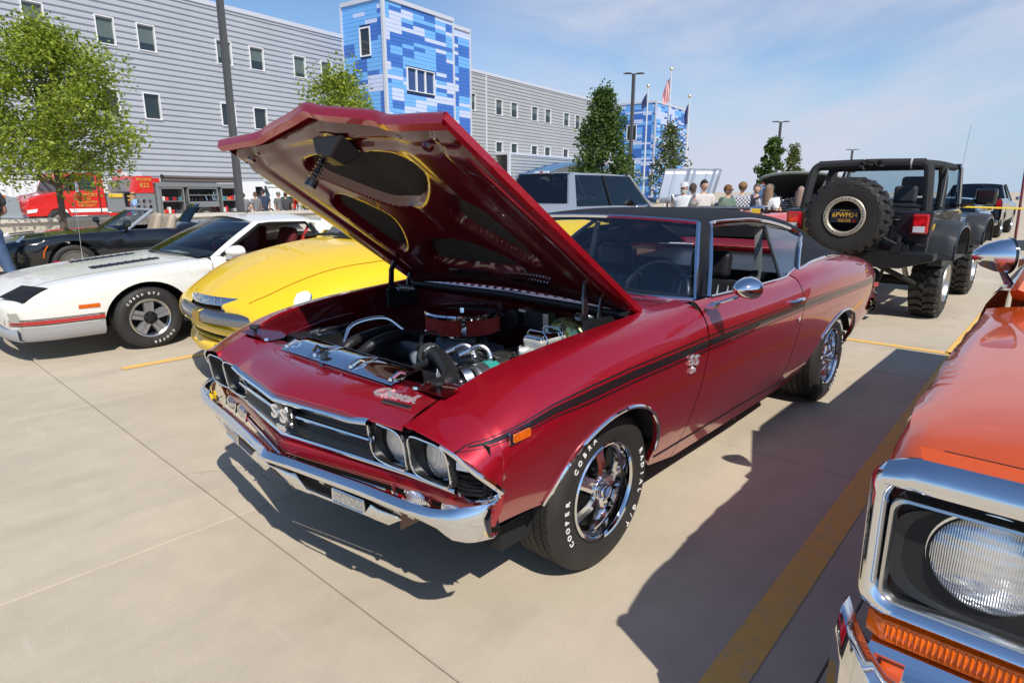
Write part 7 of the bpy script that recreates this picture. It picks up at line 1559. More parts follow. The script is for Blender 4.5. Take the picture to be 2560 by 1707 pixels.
silv = paint('silver paint', (.42,.44,.47), .05, .32, .5); blkp = paint('black car paint', (.012,.012,.014), 0, .25, 0); lblue = paint('pale blue metallic', (.13,.22,.34), .1, .3, .4); orred = paint('orange red paint', (.62,.045,.02), 0, .3, 0); navy = paint('dark blue paint', (.012,.022,.04), .1, .25, .2)
PK = vehicle('pickup_truck','silver crew cab pickup with dark windows, parked beyond the red coupe','pickup truck',(-11.9,-5.95,0),math.pi,silv,L=5.9,Wd=1.92,hood=(1.05,1.14),belt=1.20,roof=1.86,wsb=1.30,wst=2.0,rrt=4.05,rrb=4.30,sill=.42,wr=.40,wb=(1.0,4.75),bed=True,lamps='box',rail=1.26,glass=glass_d)
mb = MB(); mb.box((-4.10,0,1.85),(.03,.34,.035)); b_ = mb.build('brake_lamp', lens_c, PK, smooth=0); mb = MB(); mb.box((-4.118,0,1.85),(.006,.07,.03)); mb.build('brake_lens', redlens, b_, smooth=0)
vehicle('sports_car','orange red coupe seen through the side windows of the dark red coupe','car',(-6.0,-2.65,0),0,orred,L=4.5,Wd=1.8,hood=(.98,1.10),belt=1.12,roof=1.22,wsb=1.5,wst=2.1,rrt=3.0,rrb=3.9,lamps='box')
vehicle('hatchback','dark blue saloon with a long sloping rear window behind the white coupe','car',(-9.8,-8.6,0),R(176),navy,L=4.7,Wd=1.8,hood=(.85,.98),belt=.95,roof=1.42,wsb=1.2,wst=1.9,rrt=2.9,rrb=4.3,glass=glass_t)
vehicle('muscle_car','pale blue classic car with chrome bumper beyond the off-roader','car',(-17.6,-.95,0),0,lblue,L=4.9,Wd=1.86,hood=(.82,.95),belt=.95,roof=1.32,wsb=1.5,wst=2.05,rrt=3.1,rrb=3.7,glass=glass_t)
vehicle('pickup_truck','black pickup seen from behind at the far end of the row beyond the yellow tape','pickup truck',(-28.8,-.95,0),math.pi,blkp,L=5.6,Wd=2.0,hood=(1.05,1.14),belt=1.15,roof=1.75,wsb=1.3,wst=2.0,rrt=3.2,rrb=3.5,sill=.40,wr=.42,wb=(1.0,4.5),bed=True,lamps='box',rail=1.25,glass=glass_t)
vehicle('hot_rod','yellow vehicle just visible at the right edge beside the pavement tape','car',(-19.0,2.05,0),0,yel,L=4.2,Wd=1.8,hood=(.85,.95),belt=.95,roof=1.40,wsb=1.4,wst=1.9,rrt=2.8,rrb=3.3,glass=glass_t)
# old dark truck with its bonnet up
OT = vehicle('pickup_truck','dark old truck with wide grille and raised bonnet behind the off-roader','pickup truck',(-14.15,-3.22,0),R(-8),blkp,L=5.2,Wd=2.0,hood=(1.18,1.22),belt=1.22,roof=1.80,wsb=1.5,wst=1.9,rrt=2.8,rrb=3.0,sill=.40,wr=.40,wb=(.9,4.0),bed=True)
mb = MB(); mb.grid([[(.10-1.2*t-.10*v*v,v*1.0,1.90-.50*t-.12*abs(v)**3) for v in np.linspace(-1,1,15)] for t in np.linspace(0,1,7)]); o = mb.build('raised_bonnet', mat('weathered green grey paint',(.28,.29,.25),.5), OT, smooth=80); m_ = o.modifiers.new('solid','SOLIDIFY'); m_.thickness = .05; m_.offset = 1
mb = MB(); mb.grid([[(.07-1.17*t-.10*v*v,v*.96,1.87-.50*t-.12*abs(v)**3) for v in np.linspace(-1,1,11)] for t in np.linspace(0,1,5)]); mb.build('bonnet_underside', black_mat, OT)
mb = MB(); mb.box((-.6,0,1.1),(1.0,1.5,.3)); mb.build('engine', black_mat, OT)
for k in range(6):
    mb = MB(); mb.box((.035,0,.86+.06*k),(.03,1.5,.014)); mb.build('grille_bar', chrome_dull, OT, smooth=0)
mb = MB(); mb.box((.03,0,1.215),(.05,1.7,.03)); mb.build('grille_header', chrome, OT, smooth=0)
# silver off-road truck with ribbed bonnet raised, soft top and a red beacon
SU = vehicle('off_road_truck','silver soft-top truck with red beacon and its long ribbed bonnet raised','truck',(-11.8,-5.45,0),R(40),silv,L=4.6,Wd=1.9,hood=(1.15,1.2),belt=1.20,roof=1.78,wsb=1.5,wst=1.9,rrt=3.4,rrb=3.6,sill=.40,wr=.40,wb=(.9,3.6),glass=glass_t)
SU.location = (-26.9,-10.7,-.05); SU.rotation_euler.z = R(-48)
mb = MB(); mb.box((-2.75,0,1.55),(1.7,1.5,.50),top=.9); bevel(mb.build('soft_top', mat('dark grey canvas',(.04,.042,.045),.8), SU, smooth=0),.05)
mb = MB(); mb.lathe([(.0005,.10),(.05,.09),(.06,.06),(.06,0)],(-1.9,-.3,1.84),'z',14); mb.build('beacon', redlens, SU)
mb = MB(); mb.tube([(-1.7,-.7,1.80),(-1.7,.7,1.80)],.02,6); mb.build('light_bar', chrome, SU)
ribs = vehicle('sports_car','low silver car with its large ribbed bonnet tilted up beside the group of people','car',(-13.1,-5.55,0),R(10),silv,L=4.4,Wd=1.8,hood=(.75,.9),belt=.9,roof=1.2)
ribM = (Matrix.Translation((-13.1,-5.55,0)) @ Matrix.Rotation(R(10),4,'Z')).inverted()
BL_, BR_, TL_, TR_ = Vector((-12.45,-6.02,1.20)), Vector((-13.35,-5.02,1.20)), Vector((-12.55,-5.88,2.02)), Vector((-13.5,-4.83,2.02))
TL_ += Vector((-.15,-.1,0)); TR_ += Vector((-.15,-.1,0))
nb = (BR_-BL_).cross(TL_-BL_).normalized(); nb = nb if nb.x > 0 else -nb
mb = MB(); mb.grid([[tuple(BL_.lerp(BR_,u).lerp(TL_.lerp(TR_,u),v)+nb*(.05*math.exp(-((u-.47)/.05)**2)+.05*math.exp(-((u-.93)/.05)**2)+.012*math.exp(-((u-.2)/.02)**2)+.012*math.exp(-((u-.72)/.02)**2)+.03*math.sin(math.pi*u))) for v in np.linspace(0,1,7)] for u in np.linspace(0,1,61)]); mb.xf(ribM); o = mb.build('bonnet_skin', silv, ribs, smooth=80); m_ = o.modifiers.new('solid','SOLIDIFY'); m_.thickness = .03; m_.offset = 1
mb = MB(); mb.grid([[tuple(BL_.lerp(BR_,u).lerp(TL_.lerp(TR_,u),v)-nb*.06) for v in (0,1)] for u in (0,1)]); mb.grid([[tuple(BR_.lerp(TR_,v)-nb*.06),tuple(BR_.lerp(TR_,v)+nb*.02)] for v in (0,1)]); mb.xf(ribM); mb.build('bonnet_underside', mat('dark red underside',(.16,.012,.015),.4), ribs)
# ================================================================ fire engine (building frame: x along the facade, y towards the camera side)
FE = thing('fire_engine','red fire engine with open equipment lockers and hose on top, beyond the retaining wall','fire engine', bp(10.4,32,-.3), math.atan2(ex.y,ex.x))
# local: +x runs back along the truck (to the right in view); the near side is y = 0 and the body goes to y = +... away
FE.scale = (1,1,1)
fr_red = paint('fire engine red', (.66,.018,.014), 0, .3, 0); locker = mat('aluminium locker', (.36,.37,.38), .4, .6)
SG = -1 if (Matrix.Rotation(math.atan2(ex.y,ex.x),3,'Z') @ Vector((0,1,0))).dot(nx_) > 0 else 1   # local y that leads away from the camera
def fy(y): return SG*y
def fbox(name,m,x0,x1,y0,y1,z0,z1,parent=None,bv=0):
    mb = MB(); mb.box(((x0+x1)/2,fy((y0+y1)/2),(z0+z1)/2),(x1-x0,abs(y1-y0),z1-z0)); o = mb.build(name,m,parent or FE,smooth=0)
    if bv: bevel(o,bv)
    return o
def fprism(name,m,poly,y0,y1,parent=None,bv=0):
    mb = MB(); mb.prism(poly,fy(y0),fy(y1),'xz'); o = mb.build(name,m,parent or FE,smooth=0)
    if bv: bevel(o,bv)
    return o
fprism('bonnet',fr_red,[(.05,.75),(.0,1.05),(.12,1.42),(.55,1.60),(1.25,1.74),(1.3,.75)],.12,2.2,bv=.06)
fprism('wing',fr_red,[(.0,.72),(.05,1.0),(.35,1.12),(1.55,1.12),(1.75,.70),(1.62,.70),(1.5,.98),(1.25,1.08),(.95,1.0),(.72,.72)],.0,.14,bv=.02)
fprism('cab',fr_red,[(1.25,.72),(1.25,1.74),(1.62,2.55),(3.0,2.58),(3.12,2.45),(3.16,.72)],.02,2.4,bv=.05)
fprism('windscreen',glass_t,[(1.235,1.76),(1.60,2.48),(1.64,2.48),(1.28,1.76)],.15,2.25)
fprism('cab_window',mat('dark cab interior glass',(.02,.03,.035),.06,0,spec=.8),[(2.12,1.84),(2.05,2.42),(2.75,2.44),(2.80,1.84)],.0,.03); fprism('quarter_light',glass_t,[(1.42,1.80),(1.72,2.42),(1.98,2.42),(2.03,1.80)],.0,.03)
fbox('white_band',mat('white band',(.75,.75,.74),.4),1.3,3.15,.005,.03,.86,1.02); fbox('door_gap',black_mat,2.86,2.90,.0,.03,.8,2.4); fbox('cab_step',locker,1.75,3.1,.02,.3,.48,.68)
fbox('front_bumper',chrome,-.3,.05,.0,2.4,.52,.78,bv=.04); fprism('headlamp',lens_c,[(.02,.86),(.05,1.0),(.42,1.04),(.36,.90)],-.012,.05); fbox('grille',chrome,-.03,.05,.5,1.9,.9,1.35)
fbox('pump_bay',locker,3.2,3.95,.06,2.3,.85,1.70); fbox('crosslay_hose',mat('yellow hose',(.70,.48,.05),.8),3.3,3.9,.0,.5,1.48,1.66,bv=.04); fbox('bay_floor',fr_red,3.2,4.3,.02,2.3,.60,.80)
fbox('control_panel',black_sat,4.02,4.24,-.01,.1,.85,1.75)
for k in range(4): fbox('panel_light',redlens if k < 2 else mat('amber light',(.8,.4,.05),.3),4.07,4.17,-.02,.0,1.0+.17*k,1.06+.17*k)
fbox('pump_panel',locker,4.28,5.35,.0,2.3,.62,1.66)
for k in range(9):
    mb = MB(); mb.cyl((4.5+.28*(k % 3),fy(-.05),.80+.26*(k//3)),(4.5+.28*(k % 3),fy(.02),.80+.26*(k//3)),.06+.02*(k % 2),12); mb.build('pump_fitting', chrome if k % 2 else steel, FE)
fprism('red_hood',fr_red,[(4.28,1.68),(4.55,2.48),(5.32,2.48),(5.35,1.68)],.0,2.3,bv=.03); fbox('gauge_box',locker,3.95,4.6,.3,1.6,1.75,2.3)
for x0,x1,zb,zt in ((5.62,6.80,.62,1.95),(6.98,8.62,1.2,1.95),(8.78,9.75,.62,1.98)):
    for a,b,c,d in ((x0,x0+.06,zb,zt),(x1-.06,x1,zb,zt),(x0,x1,zt-.06,zt),(x0,x1,zb,zb+.06)): fbox('locker_frame',locker,a,b,.0,.55,c,d)
    fbox('locker_back',mat('dark locker interior',(.05,.05,.052),.7),x0,x1,.5,.56,zb,zt); fbox('locker_shelf',locker,x0+.06,x1-.06,.02,.5,(zb+zt)/2-.02,(zb+zt)/2+.02)
fbox('body_panel',locker,6.98,8.62,.0,.5,.98,1.2); fbox('body_floor',locker,5.45,9.85,.05,2.3,.50,.62); fbox('body_top',locker,5.45,9.85,.0,2.3,1.98,2.16); fbox('body_core',fr_red,5.6,9.85,.58,2.3,.6,2.0); fbox('body_end',locker,5.42,5.60,.0,.6,.6,2.0)
rr = random.Random(5); it = [mat('orange kit',(.75,.12,.03),.5),mat('red kit',(.55,.03,.03),.5),chrome_dull,mat('black kit',(.02,.02,.02),.6),mat('teal kit',(.08,.30,.32),.5),mat('white kit',(.7,.7,.68),.6)]
for x0,x1,z0,hh in ((5.7,6.72,1.31,.30),(5.7,6.72,.69,.40),(7.06,8.54,1.30,.50),(8.86,9.68,1.32,.35),(8.86,9.68,.69,.45)):
    x = x0
    while x < x1-.12:
        wd = rr.uniform(.10,.22); h = rr.uniform(.5,1.)*hh
        if z0 == 1.30:
            mb = MB(); mb.tube([(x+.05,fy(.2),z0+h),(x+.10,fy(.15),z0)],.045,8); mb.build('breathing_set', it[3] if rr.random() < .75 else chrome_dull, FE)
        elif rr.random() < .35:
            mb = MB(); mb.tube([(x+wd/2+.07*math.cos(2*math.pi*k/14),fy(.1),z0+.09+.07*math.sin(2*math.pi*k/14)) for k in range(14)],.025,6,closed=True); mb.build('coiled_line', rr.choice(it), FE)
        else: fbox('rescue_tool',rr.choice(it),x,x+wd*.85,.08,.4,z0,z0+h*.8,bv=.015)
        x += wd
for z in (2.28,2.44):
    mb = MB(); mb.tube([(5.9,fy(.3),z+.03),(7.9,fy(.3),z),(9.9,fy(.3),z+.01)],.08,10); mb.build('suction_hose', mat('grey brown hose',(.12,.10,.09),.7), FE)
mb = MB(); mb.tube([(5.9,fy(.3),2.47),(5.98,fy(.3),2.47)],.11,12); mb.build('hose_coupling', black_sat, FE); mb = MB(); mb.box((5.55,fy(.5),2.3),(.5,.4,.22)); mb.build('deck_gun', fr_red, FE)
mb = MB(); mb.lathe([(.0005,.14),(.09,.12),(.11,0)],(4.1,fy(.5),2.62),'z',14); mb.build('beacon', redlens, FE); fbox('light_base',mat('white kit',(.7,.7,.68),.6),4.0,4.35,.3,.7,2.48,2.62)
mb = MB(); mb.box((1.9,fy(-.25),1.95),(.12,.10,.42)); mb.tube([(1.55,fy(.0),2.1),(1.9,fy(-.25),2.1)],.02,6); mb.build('cab_mirror', chrome, FE)
gl = mat('gold leaf lettering', (.72,.52,.10), .4, .3)
def ftext(s,x,z,size,y=-.012,sp=1.):
    mb = MB(); put_text(mb,s,size,frame((x,fy(y),z),(1,0,0),(0,0,1)),.004,spacing=sp); mb.build('lettering', gl, FE, smooth=0, recalc=False)
ftext('FREEPORT',2.35,1.60,.20); ftext('AREA',2.35,1.44,.14); ftext('VOLUNTEER',2.35,1.30,.15); ftext('FIRE DEPT.',2.35,1.14,.15); ftext('ENGINE',4.92,2.32,.20); ftext('822',4.92,2.05,.30)
for x in (1.2,7.85):
    for y,rz in ((.0,0),(2.3,1)):
        e_ = wheel('wheel',(x,fy(y),.50),.50,.30,.28,FE,plain_rim,rz=(0 if -SG > 0 else math.pi)+math.pi*rz,sipes=0)
mb = MB(); mb.box((5,fy(1.2),.50),(9.5,1.2,.25)); mb.build('chassis', black_mat, FE)
mb = MB(); G = []
for k in range(17):
    a = math.pi*k/16; G.append([(7.85+.66*math.cos(a),fy(-.005),.50+.58*math.sin(a)),(7.85+.66*math.cos(a),fy(.4),.50+.58*math.sin(a))])
mb.grid(G); mb.build('rear_arch', locker, FE)
# white shipping containers, box van, and the lorry nose at the far left
wht = mat('white painted steel', (.74,.75,.76), .5)
def container(s0,s1,p,z1,label):
    c = thing('shipping_container',label,'container',bp(s0,p,-.3),math.atan2(ex.y,ex.x)); L_ = s1-s0; mb = MB(); n = int(L_/.28)*2; G = []
    for k in range(n+1): x = L_*k/n; y = SG*(.03 if (k//1) % 2 else 0); G.append([(x,y,.12),(x,y,z1-.1)])
    mb.grid(G); mb.build('corrugated_side', wht, c, smooth=0)
    for (a,b,cc,d) in ((0,L_,.0,.14),(0,L_,z1-.14,z1),(0,.12,.14,z1-.14),(L_-.12,L_,.14,z1-.14)):
        mb = MB(); mb.box(((a+b)/2,SG*-.01,(cc+d)/2),(b-a,.10,d-cc)); mb.build('frame_rail', wht, c, smooth=0)
    mb = MB(); mb.box((L_/2,SG*1.25,z1/2+.05),(L_-.04,2.3,z1-.12)); mb.build('container_body', wht, c, smooth=0)
container(6.0,13.6,39,2.55,'white corrugated shipping container behind the front of the fire engine'); container(13.7,17.5,40,2.5,'white corrugated shipping container behind the pump panel'); container(25.6,28.8,38.5,2.2,'white corrugated shipping container to the right of the white van')
VN = thing('box_van','white step van parked behind the group by the fire engine','van',bp(23.2,37,-.3),math.atan2(ex.y,ex.x))
for nm,m,poly,y0,y1 in (('van_body',wht,[(0,.4),(0,2.35),(2.0,2.38),(2.15,2.2),(2.45,1.45),(2.75,1.30),(2.8,.4)],0,2.1),('side_window',glass_d,[(1.35,1.42),(1.35,2.05),(1.85,2.05),(1.98,1.42)],-.01,.02),('door_glass',glass_t,[(2.05,1.45),(2.0,2.1),(2.14,2.1),(2.40,1.45)],-.01,.02)):
    mb = MB(); mb.prism(poly,SG*y0,SG*y1,'xz'); o = mb.build(nm,m,VN,smooth=0)
for x in (.6,2.3): wheel('wheel',(x,SG*0,.36),.36,.2,.2,VN,plain_rim,rz=0 if -SG > 0 else math.pi,sipes=0)
LR = thing('lorry','silver lorry nose with an orange side lamp at the left edge','truck',bp(7.0,31.5,-.3),math.atan2(ex.y,ex.x))
for nm,m,poly,y0,y1 in (('cab',mat('grey lorry paint',(.35,.38,.40),.4,.3),[(0,.5),(0,2.9),(1.4,2.9),(2.3,1.7),(3.0,1.5),(3.1,.5)],0,2.2),('cab_window',glass_t,[(.6,1.75),(.6,2.6),(1.35,2.6),(2.05,1.75)],-.02,.03),('chrome_step',chrome,[(1.9,.45),(1.9,.75),(3.3,.70),(3.3,.45)],-.15,.4),('side_lamp',amber,[(2.35,1.5),(2.35,1.66),(2.6,1.62),(2.6,1.5)],-.03,.05)):
    mb = MB(); mb.prism(poly,SG*y0,SG*y1,'xz'); mb.build(nm,m,LR,smooth=0)
wheel('wheel',(1.3,0,.5),.5,.3,.3,LR,plain_rim,rz=0 if -SG > 0 else math.pi,sipes=0)
# ================================================================ people
skin_m = mat('skin', (.52,.31,.22), .55, noise=(30,.06)); skin_t = mat('tanned skin', (.40,.22,.15), .55)
def skin_body(name, verts, edges, radii, m, parent, root=0, sub=1):
    me = bpy.data.meshes.new(name); me.from_pydata(verts, edges, []); me.materials.append(m)
    o = bpy.data.objects.new(name, me); COL.objects.link(o); o.parent = parent
    sm = o.modifiers.new('skin','SKIN'); sm.use_smooth_shade = True
    lay = me.skin_vertices[0].data if me.skin_vertices else None
    if lay is None:
        b = bmesh.new(); b.from_mesh(me); b.verts.layers.skin.verify(); b.to_mesh(me); b.free(); lay = me.skin_vertices[0].data
    for i,r in enumerate(radii): lay[i].radius = r if hasattr(r,'__len__') else (r,r); lay[i].use_root = (i == root)
    s = o.modifiers.new('smooth','SUBSURF'); s.levels = sub; s.render_levels = sub
    return o
def person(label, loc, rz, h=1.75, shirt=(.5,.5,.5), trousers=(.05,.06,.09), hair=(.06,.04,.03), cap=None, long_hair=False, pose='stand', hold=False, shorts=False, female=False, skin=None, turn=0., shirt_m=None, headband=None, beard=None, glasses=False, step=0., group=None):
    P = thing('person', label, 'person', loc, rz, group); k = h/1.75; sk = skin or skin_m
    sw = (.175 if female else .205)*k; a = step
    def V(*p): return (p[0]*k,p[1]*k,p[2]*k)
    # facing +x; y left. joints
    hip, waist, chest, neck = (0,0,.93),(0,0,1.08),(.01,0,1.30),(0,0,1.47)
    J = [hip,waist,chest,neck,(.015,0,1.545)]; Rr = [.135,.115 if female else .125,.135,.058,.055]; E = [(0,1),(1,2),(2,3),(3,4)]
    arms = {}
    for s in (1,-1):
        sh = (0,s*sw/k,1.41); 
        if pose == 'hands_front' or (hold and s == 1): el = (.03,s*(sw/k+.05),1.13); wr_ = (.26,s*.10,1.10)
        elif pose == 'pointing' and s == 1: el = (.10,s*(sw/k+.06),1.15); wr_ = (.26,s*.14,1.30)
        elif pose == 'elbow' : el = (-.06,s*(sw/k+.08),1.15); wr_ = (.16,s*(sw/k-.02),1.06)
        else: el = (-.02,s*(sw/k+.07),1.14); wr_ = (.05,s*(sw/k+.08),.88)
        i = len(J); J += [sh,el,wr_]; Rr += [.050,.043,.030]; E += [(2,i),(i,i+1),(i+1,i+2)]; arms[s] = (i,sh,el,wr_)
        # palm and five fingers
        d = (Vector(wr_)-Vector(el)).normalized(); n = Vector((0,s,0))-d*d.dot(Vector((0,s,0))); n.normalize(); w_ = d.cross(n)
        pm_ = Vector(wr_)+d*.07; j = len(J); J.append(tuple(pm_)); Rr.append((.018,.034)); E.append((i+2,j))
        for q,(off,ln) in enumerate(((-.030,.060),(-.010,.072),(.010,.068),(.028,.052))):
            t1 = pm_+w_*off+d*.035; t2 = t1+d*ln*.6-n*.018; jj = len(J); J += [tuple(t1),tuple(t2)]; Rr += [.009,.007]; E += [(j,jj),(jj,jj+1)]
        t1 = Vector(wr_)+d*.03+w_*.032; t2 = t1+d*.04+w_*.018-n*.01; jj = len(J); J += [tuple(t1),tuple(t2)]; Rr += [.011,.008]; E += [(i+2,jj),(jj,jj+1)]
    legs = {}
    for s in (1,-1):
        st = a*s; hp_ = (0,s*.095,.88); kn = (.03+st*.20,s*.105,.49); an = (-.01+st*.34,s*.11,.085); to = (.16+st*.34,s*.125,.045)
        i = len(J); J += [hp_,kn,an,to]; Rr += [.088,.058,.040,.036]; E += [(0,i),(i,i+1),(i+1,i+2),(i+2,i+3)]; legs[s] = (hp_,kn,an,to)
    skin_body('body', [V(*p) for p in J], E, [tuple(x*k for x in r) if hasattr(r,'__len__') else r*k for r in Rr], sk, P)
    # head with face
    hz = 1.645; mb = MB(); G = []
    for i_ in range(17):
        th = math.pi*i_/16; row = []
        for j_ in range(20):
            ph = 2*math.pi*j_/20; x,y,z = math.sin(th)*math.cos(ph),math.sin(th)*math.sin(ph),math.cos(th)
            rx,ry,rz_ = .098,.076,.118
            if z < 0: rx *= 1-.12*(-z); ry *= 1+.22*z
            dx = 0
            if x > .6 and abs(y) < .28 and -.35 < z < .12: dx = .020*(1-abs(y)/.28)*(1-abs(z+.16)/.30)      # nose
            if x > .6 and .05 < z < .25 and .2 < abs(y) < .55: dx = -.008                                  # eye sockets
            if x > .5 and abs(y) < .4 and -.62 < z < -.48: dx = .006
            row.append((x*rx+dx+.012,y*ry,z*rz_+hz))
        G.append(row)
    mb.grid(G, closev=True)
    for s in (1,-1): mb.lathe([(.0005,.012),(.02,.008),(.028,-.004),(.0005,-.01)],(0,s*.078,hz-.01),'y',8)
    M = Matrix.Translation((0,0,hz-.09)) @ Matrix.Rotation(turn,4,'Z') @ Matrix.Translation((0,0,-(hz-.09))); mb.xf(M); mb.xf(Matrix.Scale(k,4)); hd = mb.build('head', sk, P, smooth=80)
    f = MB()
    for s in (1,-1): f.box((.098,s*.030,hz+.012),(.008,.018,.008))
    f.box((.098,0,hz-.062),(.010,.034,.006)); f.xf(M); f.xf(Matrix.Scale(k,4)); f.build('eyes_mouth', mat('eyes and lips',(.12,.05,.04),.5), hd, smooth=0)
    if glasses: f = MB(); f.box((.108,0,hz+.015),(.012,.13,.032)); f.xf(M); f.xf(Matrix.Scale(k,4)); f.build('sunglasses', black_gloss, hd, smooth=0)
    if beard: f = MB(); f.lathe([(.0005,-.05),(.05,-.045),(.072,-.01),(.075,.03)],(.035,0,hz-.085),'z',14); f.xf(M); f.xf(Matrix.Scale(k,4)); f.build('beard', mat('beard %s'%(beard,),beard,.9), hd)
    hm = mat('hair %s'%(hair,), hair, .75, noise=(60,.35)); mb = MB(); G = []
    for i_ in range(11):
        th = (math.pi*.60)*i_/10; row = []
        for j_ in range(20):
            ph = 2*math.pi*j_/20; lim = th if math.cos(ph) < .2 else th*(.62 if not cap else .5)
            x,y,z = math.sin(lim)*math.cos(ph),math.sin(lim)*math.sin(ph),math.cos(lim); rr_ = 1.08+.03*math.sin(7*ph+i_)
            row.append((x*.098*rr_+.004,y*.080*rr_,z*.122*rr_+hz+.004))
        G.append(row)
    mb.grid(G, closev=True)
    if long_hair:
        G = []
        for i_ in range(9):
            t = i_/8; row = []
            for j_ in range(13):
                ph = math.pi*.42+math.pi*1.16*j_/12; rr_ = (.088+.03*t+.012*math.sin(9*ph+3*i_))*(1-.25*max(0,t-.7)); row.append((math.cos(ph)*rr_*1.05-.01,math.sin(ph)*rr_*1.15,hz+.03-.36*t))
            G.append(row)
        mb.grid(G)
    mb.xf(M); mb.xf(Matrix.Scale(k,4)); mb.build('hair', hm, hd, smooth=80)
    if cap or headband:
        cm = mat('cap %s'%(cap or headband,), cap or headband, .8); mb = MB()
        if cap:
            mb.lathe([(.0005,.135),(.05,.128),(.085,.095),(.102,.045),(.104,.02)],(0,0,hz),'z',18); mb.grid([[(.09+.085*t*(1-abs(v)**2*.6),v*.075,hz+.035-.02*t) for v in np.linspace(-1,1,7)] for t in (0,.5,1)])
        else: mb.lathe([(.100,.03),(.104,.05),(.100,.075)],(.004,0,hz),'z',18)
        mb.xf(M); mb.xf(Matrix.Scale(k,4)); mb.build('cap' if cap else 'headband', cm, hd, smooth=60)
    # shirt: torso and sleeves follow the body
    sm_ = shirt_m or mat('shirt %s'%(shirt,), shirt, .85, noise=(14,.12)); g_ = .016
    SJ = [(0,0,.87),(0,0,1.06),(.01,0,1.29),(0,0,1.445)]; SR = [(.150+g_,.17+g_) if not female else (.145+g_,.15+g_),(.125+g_,.155+g_),(.150+g_,.180+g_),(.085,.095)]; SE = [(0,1),(1,2),(2,3)]
    for s in (1,-1):
        i,sh,el,wr_ = arms[s]; m_ = Vector(sh).lerp(Vector(el),.75); q = len(SJ); SJ += [sh,tuple(m_)]; SR += [.098,.080]; SE += [(2,q),(q,q+1)]
    skin_body('shirt', [V(*p) for p in SJ], SE, [(r[0]*k,r[1]*k) if hasattr(r,'__len__') else r*k for r in SR], sm_, P, sub=2)
    tm_ = mat('trousers %s'%(trousers,), trousers, .85, noise=(10,.2)); TJ = [(0,0,.97),(0,0,.88)]; TR = [(.14,.155),(.145,.16)]; TE = [(0,1)]
    for s in (1,-1):
        hp_,kn,an,to = legs[s]; q = len(TJ); TJ += [(hp_[0],hp_[1],.80),kn]; TR += [.102,.078]; TE += [(1,q),(q,q+1)]
        if not shorts: TJ += [(an[0],an[1],.10)]; TR += [.066]; TE += [(q+1,q+2)]
    skin_body('shorts' if shorts else 'trousers', [V(*p) for p in TJ], TE, [(r[0]*k,r[1]*k) if hasattr(r,'__len__') else r*k for r in TR], tm_, P, sub=2)
    for s in (1,-1):
        hp_,kn,an,to = legs[s]; mb = MB(); mb.tube([(an[0]-.07,an[1],.04),(an[0],an[1],.055),(an[0]+.12,to[1],.04),(an[0]+.20,to[1],.028)],[.035,.050,.045,.026],8,flat=(1,.8)); mb.xf(Matrix.Scale(k,4)); mb.build('shoe', black_sat, P)
    return P
def look(x,y,tx=1.932,ty=2.106): return math.atan2(ty-y,tx-x)
# man at the left edge, walking away to the left
mp_ = (.30,-9.50,0)
person('man in dark grey t-shirt and jeans walking, cut off by the left edge', mp_, R(-52), 1.82, (.045,.047,.055), (.055,.095,.18), pose='elbow', step=.55, skin=skin_t)
def bpt(s_,p_,z=-.3): return bp(s_,p_,z)
A_ = math.atan2(nx_.y,nx_.x)    # facing the camera side
person('woman with long fair hair and sunglasses in a light blue t-shirt beside the fire engine', bpt(12.05,26.2), A_+R(75), 1.72, (.26,.40,.66), (.50,.58,.68), (.42,.26,.12), long_hair=True, female=True, glasses=True, headband=(.03,.03,.04))
for (s_,lab,sh,hr,cap_,h,rz,tr) in ((16.75,'man in a grey shirt half hidden by the lamp post',(.22,.22,.23),(.05,.035,.025),None,1.68,180,(.04,.04,.05)),(17.1,'man with brown hair in a grey t-shirt, seen from behind, next to the lamp post',(.20,.20,.20),(.10,.05,.03),None,1.72,190,(.05,.05,.06)),
    (17.72,'tall man in a navy shirt seen from behind, hands at his sides',(.035,.05,.09),(.03,.02,.015),None,1.86,180,(.04,.05,.09)),(18.32,'stout man in a dark grey shirt and grey cap, facing forward',(.16,.16,.16),(.10,.09,.08),(.12,.13,.11),1.72,15,(.03,.03,.03)),
    (18.62,'short-haired person in dark clothes behind the man in green',(.05,.05,.06),(.03,.02,.02),None,1.70,150,(.03,.03,.03)),(18.85,'man in a dark green shirt with cropped hair, seen from behind',(.015,.075,.06),(.12,.08,.06),None,1.80,170,(.02,.02,.02)),
    (19.3,'man in a bright red t-shirt and camouflage cap, seen from behind',(.65,.03,.03),(.10,.08,.06),(.14,.15,.10),1.80,180,(.06,.09,.16)),(19.85,'man in a pale grey shirt with brown hair, turned away',(.42,.43,.46),(.12,.06,.035),None,1.80,150,(.05,.06,.09)),(20.2,'man in a grey shirt just right of the man in pale grey',(.30,.30,.32),(.09,.05,.03),None,1.74,120,(.04,.05,.07))):
    person(lab, bpt(s_,26+.25*math.sin(s_*5)), A_+R(rz), h, sh, tr, hr, cap=cap_, group='visitors by the fire engine', shorts='camouflage' in lab)
